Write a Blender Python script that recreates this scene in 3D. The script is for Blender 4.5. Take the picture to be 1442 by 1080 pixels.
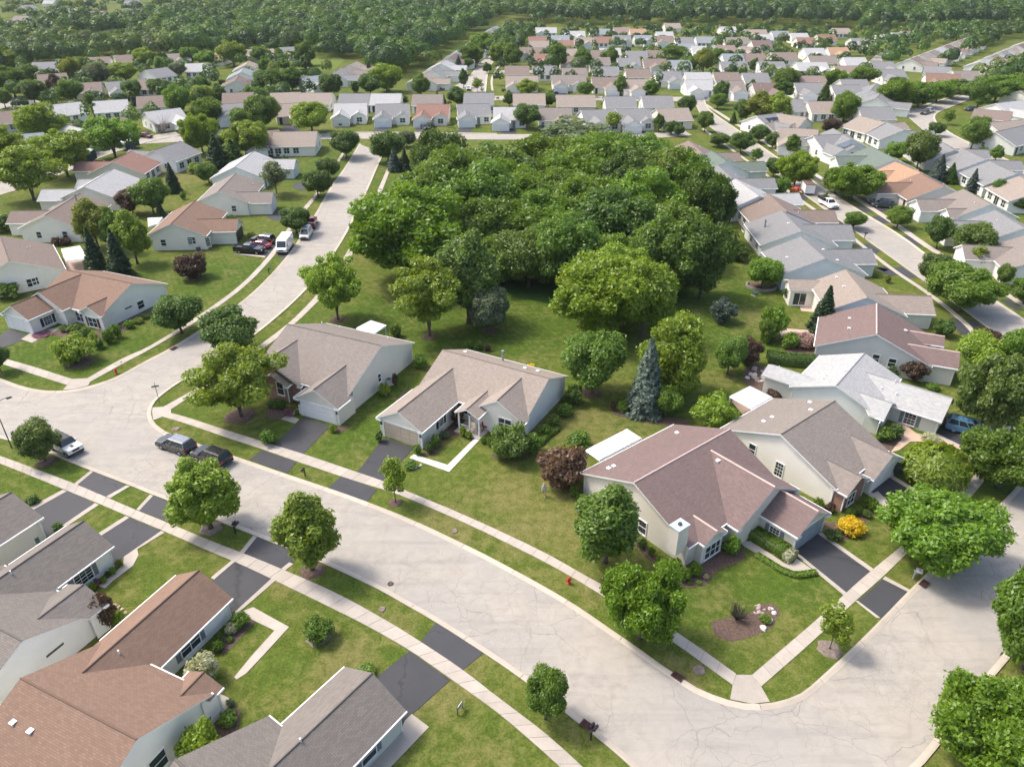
import bpy, math, random
import numpy as np
from math import sin, cos, tan, pi, radians, sqrt, atan2
for o in list(bpy.data.objects): bpy.data.objects.remove(o)
SC = bpy.context.scene
COL = SC.collection
random.seed(4)
# ---------------------------------------------------------------- camera, sky, sun, exposure
FPX, HC = 1040.0, 50.0
TH = math.atan(610 / 1040.0)
cam = bpy.data.cameras.new('camera'); cam_o = bpy.data.objects.new('camera', cam); COL.objects.link(cam_o)
cam.sensor_width = 36.0; cam.lens = FPX / 1442 * 36.0
cam.clip_start = 0.5; cam.clip_end = 12000
cam_o.location = (0, 0, HC); cam_o.rotation_euler = (pi / 2 - TH, 0, 0)
SC.camera = cam_o
SUN_AZ, SUN_EL = radians(160), radians(56)
world = bpy.data.worlds.new('World'); SC.world = world; world.use_nodes = True
wn = world.node_tree.nodes; bg = wn['Background']
sky = wn.new('ShaderNodeTexSky'); sky.sky_type = 'NISHITA'; sky.sun_disc = False
sky.sun_elevation = SUN_EL; sky.sun_rotation = pi / 2 - SUN_AZ
sky.air_density = 1.0; sky.dust_density = 5.0; sky.ozone_density = 0.6; sky.altitude = 200
world.node_tree.links.new(sky.outputs[0], bg.inputs[0]); bg.inputs[1].default_value = 0.15
sl = bpy.data.lights.new('sun', 'SUN'); sl.energy = 1.6; sl.angle = radians(10); sl.color = (1, 0.94, 0.84)
so = bpy.data.objects.new('sun', sl); COL.objects.link(so); so.location = (-200, 80, 300)
so.rotation_euler = (pi / 2 - SUN_EL, 0, SUN_AZ + pi / 2)
SC.view_settings.view_transform = 'Standard'; SC.view_settings.look = 'None'
SC.view_settings.exposure = 1.02; SC.view_settings.gamma = 1.0; SC.view_settings.use_curve_mapping = False
try:
    SC.cycles.max_bounces = 6; SC.cycles.diffuse_bounces = 4; SC.cycles.glossy_bounces = 2
    SC.cycles.transmission_bounces = 3; SC.cycles.transparent_max_bounces = 4; SC.cycles.volume_bounces = 0
except Exception: pass

def P(px, py, z=0.0):
    """ground place (x, y) seen at a point of the photograph, for a surface at height z"""
    x = (px - 721) / FPX; y = (py - 540) / FPX
    dy = cos(TH) - y * sin(TH); dz = -sin(TH) - y * cos(TH)
    t = (z - HC) / dz
    return (x * t, dy * t)
def ray(px, py):
    x = (px - 721) / FPX; y = (py - 540) / FPX
    return np.array([x, cos(TH) - y * sin(TH), -sin(TH) - y * cos(TH)])
def proj(x, y, z):
    z -= HC; d = y * cos(TH) - z * sin(TH); u = y * sin(TH) + z * cos(TH)
    return 721 + FPX * x / d, 540 - FPX * u / d

# ---------------------------------------------------------------- materials
MATS = {}
def node_mat(name):
    m = bpy.data.materials.new(name); m.use_nodes = True
    nt = m.node_tree; b = nt.nodes['Principled BSDF']
    MATS[name] = m
    return m, nt, b
def N(nt, t, **kw):
    n = nt.nodes.new(t)
    for k, v in kw.items(): setattr(n, k, v)
    return n
def noise(nt, co, scale, detail=3, rough=.55, dist=0):
    n = N(nt, 'ShaderNodeTexNoise'); n.inputs['Scale'].default_value = scale; n.inputs['Detail'].default_value = detail
    n.inputs['Roughness'].default_value = rough; n.inputs['Distortion'].default_value = dist
    if co is not None: nt.links.new(co, n.inputs['Vector'])
    return n.outputs[0]
def ramp(nt, fac, stops):
    r = N(nt, 'ShaderNodeValToRGB'); nt.links.new(fac, r.inputs[0])
    el = r.color_ramp.elements
    while len(el) < len(stops): el.new(.5)
    for e, (p, c) in zip(el, stops):
        e.position = p; e.color = c if len(c) == 4 else (*c, 1)
    return r.outputs[0]
def mix(nt, fac, a, b, blend='MIX'):
    n = N(nt, 'ShaderNodeMix', data_type='RGBA', blend_type=blend)
    for sock, v in ((n.inputs[0], fac), (n.inputs[6], a), (n.inputs[7], b)):
        if isinstance(v, (int, float)): sock.default_value = v
        elif isinstance(v, tuple): sock.default_value = (*v, 1) if len(v) == 3 else v
        else: nt.links.new(v, sock)
    return n.outputs[2]
def mth(nt, op, a, b=None, c=None):
    n = N(nt, 'ShaderNodeMath', operation=op)
    for i, v in enumerate((a, b, c)):
        if v is None: continue
        if isinstance(v, (int, float)): n.inputs[i].default_value = v
        else: nt.links.new(v, n.inputs[i])
    return n.outputs[0]
def coord(nt, kind='Object'):
    return N(nt, 'ShaderNodeTexCoord').outputs[kind]
def mapping(nt, co, scale=(1, 1, 1), rot=(0, 0, 0)):
    m = N(nt, 'ShaderNodeMapping'); nt.links.new(co, m.inputs[0])
    m.inputs['Scale'].default_value = scale; m.inputs['Rotation'].default_value = rot
    return m.outputs[0]
def bump(nt, b, h, strength=.3, dist=.05):
    n = N(nt, 'ShaderNodeBump'); n.inputs['Strength'].default_value = strength; n.inputs['Distance'].default_value = dist
    nt.links.new(h, n.inputs['Height']); nt.links.new(n.outputs[0], b.inputs['Normal'])
def plain(name, col, rough=.6, var=.12, scale=3.0, metal=0.0, spec=None):
    if name in MATS: return MATS[name]
    m, nt, b = node_mat(name)
    co = coord(nt)
    n = noise(nt, co, scale, 4)
    c1 = tuple(max(0, c * (1 - var)) for c in col); c2 = tuple(min(1, c * (1 + var)) for c in col)
    nt.links.new(ramp(nt, n, [(.3, c1), (.7, c2)]), b.inputs['Base Color'])
    b.inputs['Roughness'].default_value = rough; b.inputs['Metallic'].default_value = metal
    if spec is not None: b.inputs['Specular IOR Level'].default_value = spec
    return m

# patches of better kept or drier lawn: place in the photograph, radius in metres, kind
PATCH = [(300, 390, 14, 'fed'), (255, 420, 9, 'fed'), (60, 490, 11, 'fed'), (180, 480, 8, 'fed'), (600, 445, 15, 'fed'), (720, 460, 12, 'fed'), (990, 430, 12, 'fed'), (1030, 470, 9, 'fed'), (930, 585, 6, 'fed'), (530, 610, 6, 'fed'), (560, 560, 4, 'fed'), (1010, 840, 5, 'fed'), (1120, 815, 4, 'fed'), (570, 260, 12, 'fed'), (470, 240, 14, 'fed'),
         (770, 740, 6, 'dry'), (720, 700, 5, 'dry'), (790, 690, 4, 'dry'), (800, 600, 6, 'dry'), (1075, 455, 6, 'dry'), (850, 830, 2.6, 'dry'), (620, 960, 3, 'dry'), (480, 930, 3, 'dry'), (640, 740, 3, 'dry'), (240, 250, 10, 'dry'), (875, 600, 4, 'dry'), (560, 890, 2, 'dry'), (700, 1060, 2.5, 'dry'), (960, 950, 2, 'dry'), (395, 820, 2, 'dry'), (960, 460, 2.5, 'dry')]
def mat_grass(name='lawn_grass'):
    m, nt, b = node_mat(name); co = coord(nt)
    big = noise(nt, co, .022, 3, .5); mid = noise(nt, co, .17, 4, .6, .6); sm = noise(nt, co, 1.0, 5, .7, .5); fine = noise(nt, co, 5, 4, .75)
    tex = mth(nt, 'ADD', mth(nt, 'MULTIPLY', fine, .6), mth(nt, 'MULTIPLY', sm, .4))
    lush = ramp(nt, tex, [(.38, (.034, .064, .008)), (.62, (.100, .150, .022))])
    olive = ramp(nt, tex, [(.38, (.056, .076, .012)), (.62, (.150, .172, .036))])
    dry = ramp(nt, tex, [(.37, (.090, .090, .026)), (.64, (.215, .198, .072))])
    t = mth(nt, 'ADD', mth(nt, 'MULTIPLY', big, .5), mth(nt, 'MULTIPLY', mid, .5))
    sc = {'fed': [], 'dry': []}
    for px, py, r, k in PATCH:
        x, y = P(px, py); ds = N(nt, 'ShaderNodeVectorMath', operation='DISTANCE'); nt.links.new(co, ds.inputs[0]); ds.inputs[1].default_value = (x, y, 0)
        v = mth(nt, 'SUBTRACT', 1.35, mth(nt, 'DIVIDE', ds.outputs['Value'], r)); v.node.use_clamp = True; sc[k].append(v)
    def tot(l):
        o = l[0]
        for v in l[1:]: o = mth(nt, 'MAXIMUM', o, v)
        return o
    t = mth(nt, 'ADD', mth(nt, 'SUBTRACT', t, mth(nt, 'MULTIPLY', tot(sc['fed']), .16)), mth(nt, 'MULTIPLY', tot(sc['dry']), .08))
    c = mix(nt, ramp(nt, t, [(.36, (0, 0, 0)), (.58, (1, 1, 1))]), lush, olive)
    d = mth(nt, 'ADD', mth(nt, 'ADD', mth(nt, 'MULTIPLY', mid, .45), mth(nt, 'MULTIPLY', sm, .55)), mth(nt, 'MULTIPLY', tot(sc['dry']), .13))
    c = mix(nt, ramp(nt, d, [(.49, (0, 0, 0)), (.66, (.9, .9, .9))]), c, dry)
    wv = N(nt, 'ShaderNodeTexWave'); wv.inputs['Scale'].default_value = .34; wv.inputs['Distortion'].default_value = 1.2; wv.inputs['Detail Scale'].default_value = .4
    nt.links.new(mapping(nt, co, (1, 1, 1), (0, 0, radians(-28))), wv.inputs[0])
    c = mix(nt, mth(nt, 'MULTIPLY', wv.outputs[1], mth(nt, 'MULTIPLY', tot(sc['fed']), .30)), c, (.040, .078, .008))
    nt.links.new(c, b.inputs['Base Color']); b.inputs['Roughness'].default_value = .95
    b.inputs['Specular IOR Level'].default_value = .1
    bump(nt, b, tex, .6, .12)
    return m
GRASS = mat_grass()
def flat_grass(name, c1, c2):
    m, nt, b = node_mat(name); co = coord(nt)
    n = mth(nt, 'ADD', mth(nt, 'MULTIPLY', noise(nt, co, .8, 4, .6), .5), mth(nt, 'MULTIPLY', noise(nt, co, 6, 3, .7), .5))
    nt.links.new(ramp(nt, n, [(.32, c1), (.68, c2)]), b.inputs['Base Color']); b.inputs['Roughness'].default_value = .95
    b.inputs['Specular IOR Level'].default_value = .1
    bump(nt, b, n, .5, .15)
    return m
def mat_road():
    m, nt, b = node_mat('road_pavement'); co = coord(nt)
    big = noise(nt, co, .09, 4, .6, .5); mid = noise(nt, co, .7, 5, .65, 1.0); fine = noise(nt, co, 22, 3, .7)
    c = ramp(nt, mid, [(.25, (.262, .234, .196)), (.5, (.332, .299, .252)), (.8, (.388, .352, .300))])
    c = mix(nt, ramp(nt, big, [(.45, (0, 0, 0)), (.62, (.55, .55, .55))]), c, (.280, .268, .250))
    c = mix(nt, .18, c, ramp(nt, fine, [(.3, (.22, .21, .2)), (.7, (.55, .53, .5))]))
    # cracks: distorted cell borders, only in some stretches
    wob = N(nt, 'ShaderNodeTexNoise'); wob.inputs['Scale'].default_value = .8; wob.inputs['Detail'].default_value = 4; nt.links.new(co, wob.inputs[0])
    ad = N(nt, 'ShaderNodeVectorMath', operation='MULTIPLY_ADD'); nt.links.new(wob.outputs[1], ad.inputs[0]); ad.inputs[1].default_value = (1.1, 1.1, 0); nt.links.new(co, ad.inputs[2])
    def crack(scale, width, m0, m1, mscale):
        v = N(nt, 'ShaderNodeTexVoronoi', feature='DISTANCE_TO_EDGE'); v.inputs['Scale'].default_value = scale; nt.links.new(ad.outputs[0], v.inputs[0])
        line = ramp(nt, v.outputs[0], [(0, (1, 1, 1)), (width, (0, 0, 0))])
        msk = ramp(nt, noise(nt, co, mscale, 2), [(m0, (0, 0, 0)), (m1, (1, 1, 1))])
        return mth(nt, 'MULTIPLY', line, msk)
    k = mth(nt, 'MAXIMUM', crack(.15, .005, .40, .54, .06), mth(nt, 'MAXIMUM', mth(nt, 'MULTIPLY', crack(.55, .014, .44, .56, .08), .8), mth(nt, 'MULTIPLY', crack(1.5, .03, .52, .62, .11), .5)))
    wear = noise(nt, mapping(nt, co, (.09, .9, 1), (0, 0, radians(31))), 1.0, 5, .65, .4)
    c = mix(nt, ramp(nt, wear, [(.50, (0, 0, 0)), (.72, (.50, .50, .50))]), c, (.215, .202, .19))
    k = mth(nt, 'MULTIPLY', k, ramp(nt, noise(nt, co, .5, 3), [(.25, (.1, .1, .1)), (.5, (1, 1, 1))]))
    c = mix(nt, mth(nt, 'MULTIPLY', k, .62), c, (.10, .092, .085))
    nt.links.new(c, b.inputs['Base Color']); b.inputs['Roughness'].default_value = .9
    bump(nt, b, mth(nt, 'SUBTRACT', mth(nt, 'MULTIPLY', fine, .3), k), .25, .02)
    return m
ROAD = mat_road()
def mat_concrete(name, c, var=.14):
    m, nt, b = node_mat(name); co = coord(nt)
    n = mth(nt, 'ADD', mth(nt, 'MULTIPLY', noise(nt, co, .8, 4, .65), .6), mth(nt, 'MULTIPLY', noise(nt, co, 9, 3, .7), .4))
    col = ramp(nt, n, [(.3, tuple(x * (1 - var) for x in c)), (.7, tuple(min(1, x * (1 + var)) for x in c))])
    oi = N(nt, 'ShaderNodeObjectInfo')
    f = mth(nt, 'ADD', .92, mth(nt, 'MULTIPLY', oi.outputs['Random'], .16))
    v = N(nt, 'ShaderNodeVectorMath', operation='SCALE'); nt.links.new(col, v.inputs[0]); nt.links.new(f, v.inputs['Scale'])
    nt.links.new(v.outputs[0], b.inputs['Base Color']); b.inputs['Roughness'].default_value = .88
    bump(nt, b, n, .12, .02)
    return m
WALKC = mat_concrete('sidewalk_concrete', (.40, .355, .305))
NEWC = mat_concrete('new_concrete', (.66, .62, .57), .06)
KERB = mat_concrete('kerb_concrete', (.44, .385, .315), .12)
JOINT = plain('joint_dirt', (.20, .18, .15), .95, .3, 4)
def mat_asphalt():
    m, nt, b = node_mat('driveway_asphalt'); co = coord(nt)
    n1 = noise(nt, co, .35, 4, .6); n2 = noise(nt, co, 14, 3, .7); oi = N(nt, 'ShaderNodeObjectInfo')
    c = ramp(nt, n1, [(.3, (.024, .025, .031)), (.75, (.042, .043, .050))])
    c = mix(nt, .25, c, ramp(nt, n2, [(.3, (.02, .02, .024)), (.7, (.062, .063, .07))]))
    c = mix(nt, mth(nt, 'MULTIPLY', oi.outputs['Random'], .35), c, (.062, .062, .066))
    ad = N(nt, 'ShaderNodeVectorMath', operation='MULTIPLY_ADD'); nn = N(nt, 'ShaderNodeTexNoise'); nn.inputs['Scale'].default_value = 1.1; nt.links.new(co, nn.inputs[0])
    nt.links.new(nn.outputs[1], ad.inputs[0]); ad.inputs[1].default_value = (1.4, 1.4, 0); nt.links.new(co, ad.inputs[2])
    v = N(nt, 'ShaderNodeTexVoronoi', feature='DISTANCE_TO_EDGE'); v.inputs['Scale'].default_value = .13; nt.links.new(ad.outputs[0], v.inputs[0])
    k = ramp(nt, v.outputs[0], [(0, (.8, .8, .8)), (.009, (0, 0, 0))])
    c = mix(nt, k, c, (.018, .018, .02))
    nt.links.new(c, b.inputs['Base Color']); b.inputs['Roughness'].default_value = .72
    bump(nt, b, n2, .2, .01)
    return m
ASPH = mat_asphalt()
MULCH = plain('bark_mulch', (.105, .068, .052), .95, .45, 5)
MULCHG = plain('old_mulch', (.19, .15, .125), .95, .35, 5)
def mat_siding(name, c):
    m, nt, b = node_mat(name); co = coord(nt, 'Object')
    sx = N(nt, 'ShaderNodeSeparateXYZ'); nt.links.new(co, sx.inputs[0])
    fr = mth(nt, 'FRACT', mth(nt, 'MULTIPLY', sx.outputs[2], 1 / .16))
    n = noise(nt, co, .5, 3)
    col = ramp(nt, n, [(.3, tuple(x * .95 for x in c)), (.7, tuple(min(1, x * 1.03) for x in c))])
    col = mix(nt, ramp(nt, fr, [(0, (.35, .35, .35)), (.12, (0, 0, 0))]), col, tuple(x * .62 for x in c))
    nt.links.new(col, b.inputs['Base Color']); b.inputs['Roughness'].default_value = .55
    bump(nt, b, fr, .35, .02)
    return m
WALLS = {k: mat_siding('siding_' + k, c) for k, c in dict(
    white=(.88, .86, .82), cream=(.84, .795, .72), beige=(.62, .57, .50), grey=(.62, .605, .575), blue=(.80, .81, .80), stone=(.72, .675, .60), sage=(.62, .63, .58)).items()}
def mat_roof(name, c):
    m, nt, b = node_mat(name); uv = coord(nt, 'UV'); co = coord(nt, 'Object')
    br = N(nt, 'ShaderNodeTexBrick'); nt.links.new(uv, br.inputs[0])
    br.inputs['Color1'].default_value = (*[x * .86 for x in c], 1); br.inputs['Color2'].default_value = (*[min(1, x * 1.12) for x in c], 1)
    br.inputs['Mortar'].default_value = (*[x * .66 for x in c], 1)
    br.inputs['Scale'].default_value = 1.0; br.inputs['Mortar Size'].default_value = .014; br.inputs['Brick Width'].default_value = .36; br.inputs['Row Height'].default_value = .15
    br.inputs['Bias'].default_value = 0.0
    big = noise(nt, co, .35, 4, .6); st = noise(nt, mapping(nt, uv, (1.4, .10, 1)), 1.0, 4, .6)
    cc = mix(nt, ramp(nt, big, [(.35, (0, 0, 0)), (.7, (.35, .35, .35))]), br.outputs[0], tuple(x * .78 for x in c))
    cc = mix(nt, ramp(nt, st, [(.5, (0, 0, 0)), (.8, (.30, .30, .30))]), cc, tuple(x * .62 for x in c))
    nt.links.new(cc, b.inputs['Base Color']); b.inputs['Roughness'].default_value = .9; b.inputs['Specular IOR Level'].default_value = .25
    bump(nt, b, br.outputs[1], -.4, .02)
    return m
ROOFC = dict(taupe=(0.240, 0.208, 0.185), tan=(0.306, 0.257, 0.218), grey=(0.228, 0.228, 0.230), lgrey=(0.410, 0.410, 0.405), dark=(.200, .178, .158), brown=(0.226, 0.178, 0.152),
             red=(0.270, 0.158, 0.125), mauve=(.192, .138, .128), green=(0.150, 0.184, 0.155), orange=(0.389, 0.248, 0.161), pink=(.265, .200, .175), bluegrey=(0.255, 0.279, 0.298), umber=(.232, .152, .112))
ROOFS = {k: mat_roof('shingles_' + k, c) for k, c in ROOFC.items()}
ROOFWORD = dict(taupe='taupe', tan='tan', grey='grey', lgrey='pale grey', dark='dark brown', brown='brown', red='red brown', mauve='mauve', green='green', orange='orange', pink='pinkish', bluegrey='blue grey', umber='reddish brown')
TRIM = plain('white_trim', (.78, .78, .77), .5, .03)
TRIMB = plain('beige_trim', (.62, .57, .50), .5, .03)
PINKV = plain('pink_ridge_vent', (.56, .42, .38), .8, .08)
DARKV = plain('dark_metal', (.07, .065, .06), .5, .1)
GALV = plain('galvanised_metal', (.42, .44, .47), .35, .08, metal=.8)
WHITEP = plain('white_plastic', (.80, .80, .80), .4, .03)
def mat_glass(name, c, rough=.08):
    m, nt, b = node_mat(name); oi = N(nt, 'ShaderNodeObjectInfo')
    nt.links.new(mix(nt, oi.outputs['Random'], tuple(x * .5 for x in c), tuple(x * 1.6 for x in c)), b.inputs['Base Color'])
    b.inputs['Roughness'].default_value = rough; b.inputs['Specular IOR Level'].default_value = .7
    return m
GLASS = mat_glass('window_glass', (.030, .040, .045))
CGLASS = mat_glass('car_glass', (.018, .024, .028))
SHUT = {k: plain('shutter_' + k, c, .6, .08) for k, c in dict(black=(.02, .02, .022), grey=(.20, .21, .23), teal=(.16, .21, .22), maroon=(.09, .03, .03)).items()}
def mat_brick():
    m, nt, b = node_mat('red_brick'); co = coord(nt, 'Object')
    sx = N(nt, 'ShaderNodeSeparateXYZ'); nt.links.new(co, sx.inputs[0]); cx = N(nt, 'ShaderNodeCombineXYZ')
    nt.links.new(mth(nt, 'ADD', sx.outputs[0], sx.outputs[1]), cx.inputs[0]); nt.links.new(sx.outputs[2], cx.inputs[1])
    br = N(nt, 'ShaderNodeTexBrick'); nt.links.new(cx.outputs[0], br.inputs[0]); br.inputs['Scale'].default_value = 1
    br.inputs['Brick Width'].default_value = .22; br.inputs['Row Height'].default_value = .075; br.inputs['Mortar Size'].default_value = .008
    br.inputs['Color1'].default_value = (.33, .155, .10, 1); br.inputs['Color2'].default_value = (.22, .095, .062, 1); br.inputs['Mortar'].default_value = (.35, .31, .27, 1)
    nt.links.new(br.outputs[0], b.inputs['Base Color']); b.inputs['Roughness'].default_value = .9; bump(nt, b, br.outputs[1], -.3, .01)
    return m
WALLS['brick'] = mat_brick()
BARK = plain('tree_bark', (.105, .082, .064), .95, .35, 6)
BARKL = plain('pale_bark', (.30, .255, .215), .9, .35, 5)
def mat_leaf(name, c1, c2, trans=.48):
    m = bpy.data.materials.new(name); m.use_nodes = True; nt = m.node_tree; nt.nodes.clear(); MATS[name] = m
    out = N(nt, 'ShaderNodeOutputMaterial'); g = N(nt, 'ShaderNodeNewGeometry'); oi = N(nt, 'ShaderNodeObjectInfo')
    col = mix(nt, g.outputs['Random Per Island'], c1, c2)
    hsv = N(nt, 'ShaderNodeHueSaturation'); nt.links.new(col, hsv.inputs['Color'])
    nt.links.new(mth(nt, 'ADD', .494, mth(nt, 'MULTIPLY', oi.outputs['Random'], .012)), hsv.inputs['Hue'])
    nt.links.new(mth(nt, 'ADD', .88, mth(nt, 'MULTIPLY', oi.outputs['Random'], .24)), hsv.inputs['Value'])
    d = N(nt, 'ShaderNodeBsdfDiffuse'); t = N(nt, 'ShaderNodeBsdfTranslucent'); gl = N(nt, 'ShaderNodeBsdfGlossy'); gl.inputs['Roughness'].default_value = .45
    nt.links.new(hsv.outputs[0], d.inputs[0])
    tc = mix(nt, 1.0, hsv.outputs[0], (1.25, 1.15, .55), 'MULTIPLY'); nt.links.new(tc, t.inputs[0])
    gl.inputs[0].default_value = (.8, .85, .8, 1)
    m1 = N(nt, 'ShaderNodeMixShader'); m1.inputs[0].default_value = trans; nt.links.new(d.outputs[0], m1.inputs[1]); nt.links.new(t.outputs[0], m1.inputs[2])
    m2 = N(nt, 'ShaderNodeMixShader'); m2.inputs[0].default_value = .035; nt.links.new(m1.outputs[0], m2.inputs[1]); nt.links.new(gl.outputs[0], m2.inputs[2])
    nt.links.new(m2.outputs[0], out.inputs[0])
    return m
LEAF = {k: mat_leaf('leaves_' + k, a, b) for k, (a, b) in dict(
    mid=((.088, .172, .018), (.180, .295, .032)), dark=((.060, .124, .017), (.124, .210, .030)), lime=((.160, .250, .018), (.285, .390, .036)),
    yell=((.165, .245, .020), (.265, .355, .036)), oak=((.094, .170, .016), (.198, .298, .030)), blue=((.125, .190, .155), (.245, .315, .265)), bluedk=((.070, .110, .090), (.130, .180, .150)),
    spruce=((.028, .068, .026), (.060, .115, .045)), red=((.080, .045, .030), (.135, .080, .052)), rust=((.140, .085, .050), (.210, .125, .078)), olive=((.095, .160, .025), (.175, .250, .045)),
    silver=((.125, .170, .085), (.225, .275, .150)), gold=((.62, .46, .012), (.80, .64, .020)), bright=((.108, .208, .016), (.212, .345, .028)), pink=((0.366, 0.220, 0.180), (.42, .30, .31)), white=((0.420, 0.420, 0.207), (.55, .60, .50)), purple=((0.189, 0.080, 0.135), (0.378, 0.176, 0.248)), pale=((0.341, 0.276, 0.237), (.34, .31, .29)),
    autumn=((.165, .200, .022), (.255, .290, .040))).items()}

# tree leaves as they look in the distant woods: less spread within one crown
for k_, (a_, b_) in dict(wood_a=((.058, .125, .020), (.082, .160, .026)), wood_b=((.046, .105, .020), (.066, .134, .025)), wood_c=((.030, .072, .018), (.044, .092, .022)), wood_d=((.088, .155, .022), (.115, .185, .028)), wood_e=((.080, .120, .045), (.105, .150, .056)), wood_f=((.125, .180, .024), (.155, .212, .032))).items(): mat_leaf('leaves_' + k_, a_, b_)
# ---------------------------------------------------------------- mesh and object helpers
class MB:
    def __init__(s): s.v = []; s.f = []; s.m = []; s.uv = {}
    def face(s, pts, m=0, uv=None):
        b = len(s.v); s.v += [tuple(p) for p in pts]
        if uv: s.uv[len(s.f)] = uv
        s.f.append(tuple(range(b, b + len(pts)))); s.m.append(m)
    def box(s, x0, x1, y0, y1, z0, z1, m=0):
        b = len(s.v)
        s.v += [(x0, y0, z0), (x1, y0, z0), (x1, y1, z0), (x0, y1, z0), (x0, y0, z1), (x1, y0, z1), (x1, y1, z1), (x0, y1, z1)]
        for q in ((3, 2, 1, 0), (4, 5, 6, 7), (0, 1, 5, 4), (1, 2, 6, 5), (2, 3, 7, 6), (3, 0, 4, 7)):
            s.f.append(tuple(b + i for i in q)); s.m.append(m)
    def hexa(s, lo, hi, m=0):
        """prism between two equal rings of points"""
        n = len(lo); b = len(s.v); s.v += [tuple(p) for p in lo] + [tuple(p) for p in hi]
        s.f.append(tuple(b + i for i in reversed(range(n)))); s.m.append(m)
        s.f.append(tuple(b + n + i for i in range(n))); s.m.append(m)
        for i in range(n):
            j = (i + 1) % n; s.f.append((b + i, b + j, b + n + j, b + n + i)); s.m.append(m)
    def tube(s, pts, rad, seg=7, m=0, cap=True):
        rings = []
        for i, p in enumerate(pts):
            a = np.array(pts[max(0, i - 1)], float); c = np.array(pts[min(len(pts) - 1, i + 1)], float)
            d = c - a; d /= (np.linalg.norm(d) + 1e-9)
            u = np.cross(d, (0, 0, 1)) if abs(d[2]) < .9 else np.cross(d, (1, 0, 0)); u /= np.linalg.norm(u); w = np.cross(d, u)
            r = rad[i] if hasattr(rad, '__len__') else rad
            b = len(s.v); rings.append(b)
            for k in range(seg):
                t = 2 * pi * k / seg; q = np.array(p, float) + r * (cos(t) * u + sin(t) * w); s.v.append(tuple(q))
        for a, b in zip(rings[:-1], rings[1:]):
            for k in range(seg):
                j = (k + 1) % seg; s.f.append((a + k, b + k, b + j, a + j)); s.m.append(m)
        if cap:
            s.f.append(tuple(rings[0] + k for k in range(seg))); s.m.append(m)
            s.f.append(tuple(rings[-1] + k for k in reversed(range(seg)))); s.m.append(m)
    def mesh(s, name, mats, smooth=False):
        me = bpy.data.meshes.new(name); me.from_pydata(s.v, [], s.f)
        for m in mats: me.materials.append(m)
        me.polygons.foreach_set('material_index', s.m)
        if smooth: me.polygons.foreach_set('use_smooth', [True] * len(s.f))
        if s.uv:
            l = me.uv_layers.new(name='UVMap')
            for fi, uv in s.uv.items():
                p = me.polygons[fi]
                for k, li in enumerate(p.loop_indices): l.data[li].uv = uv[k]
        me.update(); return me
def ob(name, me, parent=None, loc=(0, 0, 0), rz=0.0, scale=None):
    o = bpy.data.objects.new(name, me); COL.objects.link(o)
    if parent is not None: o.parent = parent
    o.location = loc
    if rz: o.rotation_euler = (0, 0, rz)
    if scale is not None: o.scale = scale
    return o
def tag(o, label=None, cat=None, group=None, kind=None):
    if label: o['label'] = label
    if cat: o['category'] = cat
    if group: o['group'] = group
    if kind: o['kind'] = kind
    return o
def empty(name, loc, rz=0.0): 
    o = ob(name, None, None, loc, rz); o.empty_display_size = .3; return o
LABELLED = []   # things whose labels are settled at the end, once all neighbours are known
def ccw(pts):
    a = sum(p[0] * q[1] - q[0] * p[1] for p, q in zip(pts, pts[1:] + pts[:1]))
    return pts if a > 0 else pts[::-1]
def sheet(name, pts, z, material, thick=.0, parent=None):
    """flat outline of ground places as one sheet (or slab)"""
    from mathutils.geometry import tessellate_polygon
    from mathutils import Vector
    pts = ccw(list(pts)); mb = MB()
    tris = tessellate_polygon([[Vector((x, y, 0)) for x, y in pts]])
    mb.v = [(x, y, z) for x, y in pts]
    for t in tris:
        a, b, c = [pts[i] for i in t]
        if (b[0] - a[0]) * (c[1] - a[1]) - (b[1] - a[1]) * (c[0] - a[0]) < 0: t = t[::-1]
        mb.f.append(tuple(t)); mb.m.append(0)
    if thick:
        n = len(pts)
        for i in range(n):
            (x0, y0), (x1, y1) = pts[i], pts[(i + 1) % n]
            mb.face([(x0, y0, z - thick), (x1, y1, z - thick), (x1, y1, z), (x0, y0, z)])
    return ob(name, mb.mesh(name, [material]), parent)
def PX(*pp): return [P(*p) for p in pp]
def resample(line, step):
    line = [np.array(p, float) for p in line]
    d = [0]
    for a, b in zip(line[:-1], line[1:]): d.append(d[-1] + np.linalg.norm(b - a))
    n = max(1, int(round(d[-1] / step))); out = []
    for i in range(n + 1):
        t = d[-1] * i / n; k = min(np.searchsorted(d, t, 'right') - 1, len(line) - 2)
        f = (t - d[k]) / max(1e-9, d[k + 1] - d[k]); out.append(line[k] * (1 - f) + line[k + 1] * f)
    return out, d[-1]
def smooth_line(line, it=2):
    """round a traced line by corner cutting, ends kept"""
    for _ in range(it):
        out = [line[0]]
        for a, b in zip(line[:-1], line[1:]):
            out += [(a[0] * .75 + b[0] * .25, a[1] * .75 + b[1] * .25), (a[0] * .25 + b[0] * .75, a[1] * .25 + b[1] * .75)]
        line = out + [line[-1]]
    return line
def offset(line, d):
    """line moved to its left by d metres"""
    L = [np.array(p, float) for p in line]; out = []
    for i, p in enumerate(L):
        t = L[min(i + 1, len(L) - 1)] - L[max(i - 1, 0)]; t /= np.linalg.norm(t) + 1e-9
        out.append((p[0] - t[1] * d, p[1] + t[0] * d))
    return out

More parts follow.
